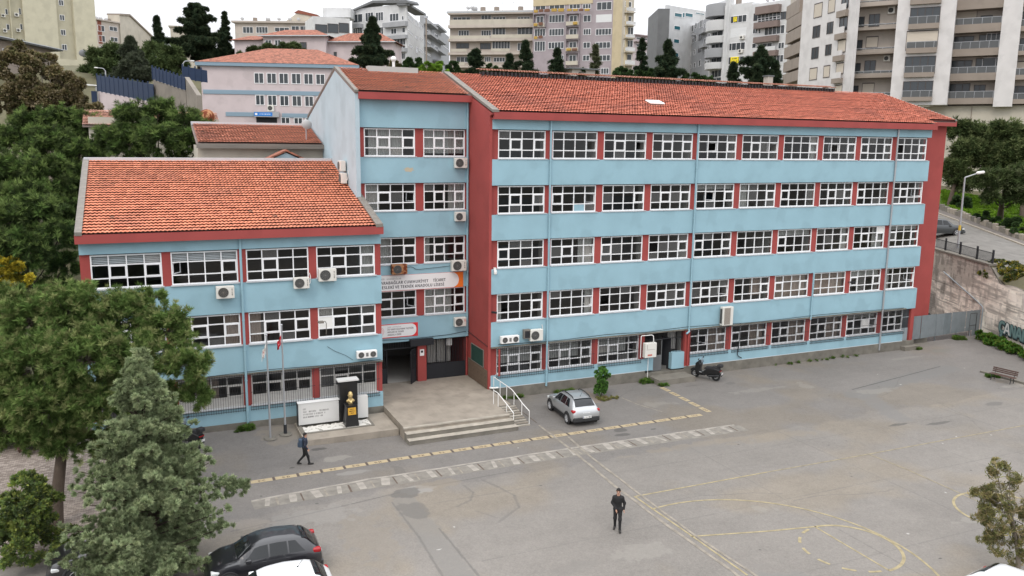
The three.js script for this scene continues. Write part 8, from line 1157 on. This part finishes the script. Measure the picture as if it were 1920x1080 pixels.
// forward is local +x; the silver car faces the building (-z)
car('parked_car', 'silver crossover hatchback with black roof rails parked beside the terrace steps', [2.72, 0.0, 6.78], Math.PI / 2 - 0.07, { ...hatch, paint: carPaint(0.42, 0.43, 0.44, 0.55), clad: true, wheel: 0.325, rails: [[0.75], [0.95], [1.6], [2.2], [2.35]], aerial: 0.95, wiper: 1, badge: 1, plateText });
car('parked_car', 'black hatchback parked at the bottom left with red tail light', [-14.2, 0, 16.55], Math.PI - 0.02, { ...hatch, L: 4.05, paint: carPaint(0.012, 0.012, 0.016), wheel: 0.32, lampY: 0.95, wiper: 1, plateText });
car('parked_car', 'white hatchback cut off by the bottom edge beside the black one', [-14.25, 0, 19.4], Math.PI - 0.02, { ...hatch, paint: carPaint(0.72, 0.73, 0.74), wheel: 0.31, aerial: 1.2, wiper: 1, lampY: 0.9 });
const suv = { L: 4.5, rows: [[0, 0.9, 0.8, 0.78, 0.66], [0.06, 1.0, 0.9, 0.86, 0.70], [0.2, 1.2, 1.05, 0.90, 0.72], [0.45, 1.55, 1.08, 0.915, 0.66], [0.8, 1.66, 1.08, 0.92, 0.65], [1.8, 1.70, 1.06, 0.925, 0.66], [2.4, 1.65, 1.05, 0.925, 0.65], [2.75, 1.50, 1.04, 0.92, 0.66], [3.25, 1.14, 1.03, 0.91, 0.74], [3.9, 1.02, 0.94, 0.89, 0.74], [4.3, 0.86, 0.76, 0.82, 0.66], [4.45, 0.68, 0.58, 0.72, 0.56], [4.5, 0.55, 0.48, 0.62, 0.5]], side: [[0.5, 1.2, 0.75, 1.22], [1.28, 2.05, 1.3, 2.05], [2.12, 3.0, 2.12, 2.6]], rearW: [0.24, 0.5], front: [2.75, 3.2], axles: [0.85, 3.55], mirror: 2.85, handles: [1.25, 2.2], wheel: 0.36, lampY: 1.0 };
car('parked_suv', 'black off-road car half hidden under the blue green cypress', [-18.9, 0, 14.05], Math.PI + 0.0, { ...suv, paint: carPaint(0.012, 0.012, 0.014), clad: true, rails: [[0.8], [1.1], [1.8], [2.3], [2.5]] });
car('parked_car', 'grey family car on the street above the retaining wall', [53.4, 6.98, -14.9], -0.42, { ...suv, paint: carPaint(0.05, 0.056, 0.06, 0.3) });
car('parked_car', 'white car below the young tree at the bottom right corner', [6.6, 0, 27.8], -Math.PI * 0.45, { ...hatch, paint: carPaint(0.72, 0.73, 0.74) });
// scooters: x forward
function scooter(label, p, turn, group) {
  const t = thing('scooter', label, 'scooter', p, turn, group), B = M.scooterBlack ||= new THREE.MeshPhysicalMaterial({ color: lin(0.008, 0.008, 0.009), roughness: 0.4, clearcoat: 0.2, side: THREE.DoubleSide });
  for (const [x, nm] of [[-0.68, 'rear_wheel'], [0.72, 'front_wheel']]) { const w = part('wheel', t, [x, 0.29, 0]); obj('tyre', new THREE.TorusGeometry(0.225, 0.068, 10, 28), M.tyre, w); obj('rim', (() => { const l = [new THREE.TorusGeometry(0.15, 0.014, 6, 24), new THREE.CylinderGeometry(0.05, 0.05, 0.1, 10).rotateX(Math.PI / 2)]; for (let k = 0; k < 5; k++) { const a = k * 1.2566; l.push(cyl([0, 0, 0], [Math.cos(a) * 0.16, Math.sin(a) * 0.16, 0], 0.018, 0.014, 5)); } return l; })(), M.rim, w); }
  const ext = (pts, w, r = 0.03) => { const s = new THREE.Shape(); pts.forEach((q, i) => i ? s.lineTo(...q) : s.moveTo(...q)); const g = new THREE.ExtrudeGeometry(s, { depth: w - 2 * r, bevelEnabled: true, bevelSize: r, bevelThickness: r, bevelSegments: 2 }); g.translate(0, 0, -w / 2 + r); return g; };
  obj('rear_body', ext([[-0.95, 0.72], [-0.85, 0.5], [-0.3, 0.42], [0.12, 0.32], [0.16, 0.42], [-0.05, 0.62], [-0.15, 0.72], [-0.6, 0.78]], 0.34, 0.05), B, t); obj('seat', ext([[-0.88, 0.78], [-0.55, 0.74], [-0.1, 0.7], [0.05, 0.72], [-0.05, 0.8], [-0.4, 0.84], [-0.5, 0.9], [-0.85, 0.9]], 0.3, 0.05), M.blackRubber, t); obj('floorboard', ext([[0.05, 0.30], [0.45, 0.28], [0.55, 0.40], [0.1, 0.42]], 0.36, 0.04), B, t); obj('front_shield', ext([[0.38, 0.35], [0.55, 0.32], [0.62, 0.55], [0.60, 0.95], [0.45, 1.1], [0.36, 0.95], [0.44, 0.6]], 0.44, 0.06), B, t);
  obj('fork', [cyl([0.72, 0.29, 0.09], [0.52, 0.85, 0.06], 0.028), cyl([0.72, 0.29, -0.09], [0.52, 0.85, -0.06], 0.028)], M.steel, t); obj('mudguard', new THREE.TorusGeometry(0.30, 0.07, 8, 16, 1.9).scale(1, 1, 0.9).rotateZ(0.5).translate(0.72, 0.29, 0), B, t); obj('handlebar', tube([[0.34, 1.06, -0.36], [0.42, 1.08, -0.15], [0.44, 1.08, 0], [0.42, 1.08, 0.15], [0.34, 1.06, 0.36]], 0.018, 6, 20), M.iron, t);
  const ws = new THREE.SphereGeometry(0.34, 16, 10, -0.75, 1.5, 0.55, 0.9); ws.scale(0.6, 1.2, 0.85); obj('windshield', ws.translate(0.40, 1.02, 0), M.screenGlass ||= new THREE.MeshPhysicalMaterial({ color: lin(0.35, 0.42, 0.47), transmission: 0.7, roughness: 0.08, thickness: 0, side: THREE.DoubleSide }), t);
  for (const s of [-1, 1]) obj('mirror', [cyl([0.4, 1.08, s * 0.2], [0.38, 1.28, s * 0.34], 0.01), rbx(0.36, 0.39, 1.26, 1.36, s * 0.36 - 0.07, s * 0.36 + 0.07, 0.012)], M.plastic, t); obj('headlight', rbx(0.60, 0.66, 0.78, 0.92, -0.16, 0.16, 0.02), M.clearLamp, t); obj('tail_light', rbx(-1.0, -0.9, 0.66, 0.74, -0.15, 0.15, 0.02), M.redLamp, t); obj('top_case', rbx(-1.08, -0.78, 0.92, 1.12, -0.17, 0.17, 0.05), M.blackRubber, t);
  { const pl = obj('number_plate', bx(-0.006, 0.006, -0.075, 0.075, -0.1, 0.1), M.plate, t); pl.position.set(-1.08, 0.5, 0); pl.rotation.z = 0.3; } obj('rear_fender', ext([[-1.1, 0.42], [-0.9, 0.56], [-0.8, 0.6], [-0.8, 0.54], [-1.05, 0.36]], 0.14, 0.01), M.plastic, t); obj('exhaust', cyl([-0.3, 0.3, -0.2], [-0.95, 0.42, -0.2], 0.06, 0.075, 10), M.plastic, t); obj('engine', rbx(-0.75, -0.1, 0.22, 0.46, -0.13, 0.15, 0.04), M.plastic, t); obj('side_stand', cyl([-0.1, 0.28, 0.14], [-0.16, 0.0, 0.26], 0.015), M.iron, t); obj('side_trim', [bx(0.2, 0.42, 0.44, 0.49, 0.19, 0.2), bx(0.2, 0.42, 0.44, 0.49, -0.2, -0.19)], M.rim, t);
  return t;
}
{ const s = scooter('black scooter with tall windshield standing before the main wing wall', [15.0, 0, 1.35], Math.PI / 2 + 0.5, 'scooters in the yard'); s.rotation.x = 0.0; s.rotation.order = 'YXZ'; s.scale.setScalar(1.08); const s2 = scooter('scooter mostly hidden behind the front cypress by the left wing', [-18.1, yardY(-18.1, 2.5), 2.5], 2.2, 'scooters in the yard'); s2.scale.setScalar(1.05); }
// ---------------------------------------------------------------- people
const SK = [0.42, 0.24, 0.17], HAIR = [0.012, 0.010, 0.009];
M.person = new THREE.MeshStandardMaterial({ color: 0xffffff, vertexColors: true, roughness: 0.85, side: THREE.DoubleSide });
// joints in metres, figure faces +z, feet on y = 0
function person(label, p, turn, J, C, H) {
  const t = thing('person', label, 'person', p, turn, undefined); const T = C.top, L = C.legs, S = C.shoe, b = [], add = (a, c, ra, rb, col, sq) => b.push([...a, ...c, ra, rb, col, sq]);
  add(J.hip, J.chest, 0.125, 0.135, T, [1.15, 1, 0.82]); add(J.chest, J.neck, 0.135, 0.07, T, [1.12, 1, 0.8]); add(J.shL, J.shR, 0.055, 0.055, T); add([J.neck[0], J.neck[1] - 0.03, J.neck[2] - 0.06], [J.neck[0], J.neck[1] + 0.01, J.neck[2] - 0.05], 0.075, 0.07, T); add([J.chest[0] - 0.07, J.chest[1] + 0.1, J.chest[2]], [J.chest[0] + 0.07, J.chest[1] + 0.1, J.chest[2]], 0.105, 0.105, T); add([J.hip[0] - 0.07, J.hip[1] - 0.04, J.hip[2]], [J.hip[0] + 0.07, J.hip[1] - 0.04, J.hip[2]], 0.105, 0.105, L);
  for (const s of ['L', 'R']) { add(J['sh' + s], J['el' + s], 0.062, 0.05, T); add(J['el' + s], J['wr' + s], 0.05, 0.038, T); add(J['hp' + s], J['kn' + s], 0.095, 0.066, L); add(J['kn' + s], J['an' + s], 0.066, 0.05, L); const f = J['to' + s], a = J['an' + s]; add([a[0], a[1] - 0.055, a[2] - (f[2] - a[2]) * 0.22], f, 0.05, 0.042, S, [0.95, 0.9, 1]); }
  add(J.neck, J.head, 0.052, 0.055, SK);
  const g1 = sdfMesh(b, 0.0135, 0.06);
  // head with face
  const h = J.head, hx = h[0], hy = h[1], hz = h[2], e = []; const eh = (a, c, ra, rb, col, sq) => e.push([hx + a[0], hy + a[1], hz + a[2], hx + c[0], hy + c[1], hz + c[2], ra, rb, col, sq]);
  eh([0, 0.09, -0.01], [0, 0.10, -0.012], 0.088, 0.09, SK, [0.88, 1.06, 1.05]); eh([0, 0.0, 0.035], [0, -0.015, 0.045], 0.05, 0.036, SK); eh([0, 0.085, 0.085], [0, 0.05, 0.102], 0.010, 0.015, SK); for (const s of [-1, 1]) { eh([s * 0.077, 0.06, -0.01], [s * 0.079, 0.085, -0.015], 0.013, 0.016, SK); eh([s * 0.03, 0.088, 0.076], [s * 0.032, 0.088, 0.077], 0.009, 0.009, [0.05, 0.035, 0.03]); eh([s * 0.018, 0.104, 0.08], [s * 0.042, 0.103, 0.072], 0.006, 0.006, HAIR); } eh([-0.02, 0.018, 0.083], [0.02, 0.018, 0.083], 0.007, 0.007, [0.33, 0.13, 0.11]); eh([0, -0.06, 0.0], [0, 0, 0], 0.05, 0.05, SK);
  const g2 = sdfMesh(e, 0.006, 0.02);
  const hair = []; const hh = (a, c, ra, rb, sq) => hair.push([hx + a[0], hy + a[1], hz + a[2], hx + c[0], hy + c[1], hz + c[2], ra, rb, HAIR, sq]); hh([0, 0.125, -0.025], [0, 0.13, -0.02], 0.088, 0.088, [0.93, 0.95, 1.08]); hh([0, 0.07, -0.055], [0, 0.05, -0.06], 0.07, 0.06, [1.05, 1, 0.8]); hh([-0.03, 0.16, 0.045], [0.035, 0.16, 0.045], 0.035, 0.035); for (const s of [-1, 1]) hh([s * 0.07, 0.11, 0.0], [s * 0.072, 0.085, -0.005], 0.022, 0.016);
  // hands: palm, four fingers and a thumb, relaxed
  const hands = []; for (const s of ['L', 'R']) { const w = J['wr' + s], el = J['el' + s], d = new THREE.Vector3(w[0] - el[0], w[1] - el[1], w[2] - el[2]).normalize(), sd = new THREE.Vector3(0, 0, 1).addScaledVector(d, -d.z).normalize(), nm = new THREE.Vector3().crossVectors(d, sd), hb = [], W0 = new THREE.Vector3(...w), P = (a, c, n) => W0.clone().addScaledVector(d, a).addScaledVector(sd, c).addScaledVector(nm, n).toArray(); const ab = (q, r, ra, rb) => hb.push([...q, ...r, ra, rb, SK]); const cs = s === 'L' ? -1 : 1; ab(P(-0.03, 0, 0), P(0.02, 0, 0), 0.027, 0.026); for (let k = 0; k < 4; k++) { const c = -0.027 + k * 0.018, len = [0.055, 0.07, 0.075, 0.068][k]; ab(P(0.015, c * 0.7, 0), P(0.075, c, 0), 0.015, 0.012); ab(P(0.075, c, 0), P(0.075 + len * 0.5, c, cs * 0.018), 0.0105, 0.0095); ab(P(0.075 + len * 0.5, c, cs * 0.018), P(0.075 + len * 0.8, c, cs * 0.045), 0.0095, 0.008); } ab(P(0.02, 0.025, 0), P(0.055, 0.05, cs * 0.012), 0.014, 0.0115); ab(P(0.055, 0.05, cs * 0.012), P(0.09, 0.052, cs * 0.025), 0.0115, 0.0095); hands.push(sdfMesh(hb, 0.0045, 0.012)); }
  const body = obj('body', merge([g1, g2, ...hands]), M.person, t); obj('hair', sdfMesh(hair, 0.008, 0.03), M.person, t);
  t.scale.setScalar(H / 1.78); return t;
}
{
  const blk = [0.011, 0.011, 0.012], navy = [0.020, 0.026, 0.045];
  // walking towards the camera, right hand swung in front
  person('young man in black hoodie and trousers walking across the open yard', [-2.35, 0, 18.55], -0.62, { hip: [0, 0.96, 0], chest: [0, 1.27, 0.015], neck: [0, 1.48, 0.0], head: [0, 1.575, 0.03], shL: [0.165, 1.39, 0], shR: [-0.165, 1.39, 0], elL: [0.25, 1.15, -0.05], wrL: [0.235, 0.91, 0.02], elR: [-0.235, 1.15, 0.0], wrR: [-0.07, 0.93, 0.14], hpL: [0.09, 0.90, 0], knL: [0.10, 0.50, 0.10], anL: [0.105, 0.115, 0.12], toL: [0.135, 0.045, 0.30], hpR: [-0.09, 0.90, 0], knR: [-0.105, 0.49, -0.02], anR: [-0.11, 0.115, -0.16], toR: [-0.135, 0.045, 0.02] }, { top: blk, legs: [0.013, 0.013, 0.014], shoe: [0.022, 0.02, 0.019] }, 1.84);
  const p2 = person('student with blue backpack walking past the monument', [-12.95, yardY(-12.9, 6.5), 6.5], Math.PI / 2 - 0.1, { hip: [0, 0.95, 0], chest: [0, 1.26, 0.03], neck: [0, 1.475, 0.03], head: [0, 1.57, 0.06], shL: [0.155, 1.385, 0.02], shR: [-0.155, 1.385, 0.02], elL: [0.22, 1.16, -0.03], wrL: [0.19, 0.93, 0.10], elR: [-0.22, 1.15, 0.0], wrR: [-0.2, 0.92, 0.14], hpL: [0.09, 0.89, 0], knL: [0.095, 0.49, -0.02], anL: [0.10, 0.13, -0.34], toL: [0.10, 0.045, -0.20], hpR: [-0.09, 0.89, 0], knR: [-0.095, 0.48, 0.16], anR: [-0.095, 0.115, 0.22], toR: [-0.10, 0.045, 0.42] }, { top: navy, legs: blk, shoe: [0.03, 0.028, 0.026] }, 1.64);
  const bp = thing('backpack', 'blue backpack worn by the walking student', 'backpack', [-12.95, yardY(-12.9, 6.5), 6.5], Math.PI / 2 - 0.1); bp.scale.setScalar(1.64 / 1.78); mat('packBlue', { color: lin(0.045, 0.07, 0.11), roughness: 0.9 });
  obj('pack', rbx(-0.155, 0.155, 1.0, 1.46, -0.30, -0.085, 0.07, 4), M.packBlue, bp); obj('front_pocket', rbx(-0.12, 0.12, 1.02, 1.24, -0.35, -0.29, 0.03, 3), M.packBlue, bp); for (const s of [-1, 1]) obj('strap', tube([[s * 0.1, 1.44, -0.12], [s * 0.12, 1.53, 0.0], [s * 0.12, 1.42, 0.145], [s * 0.14, 1.2, 0.15], [s * 0.15, 1.05, 0.0], [s * 0.12, 1.04, -0.12]], 0.018, 6, 30), M.packBlue, bp);
}
renderer.render(scene, camera);
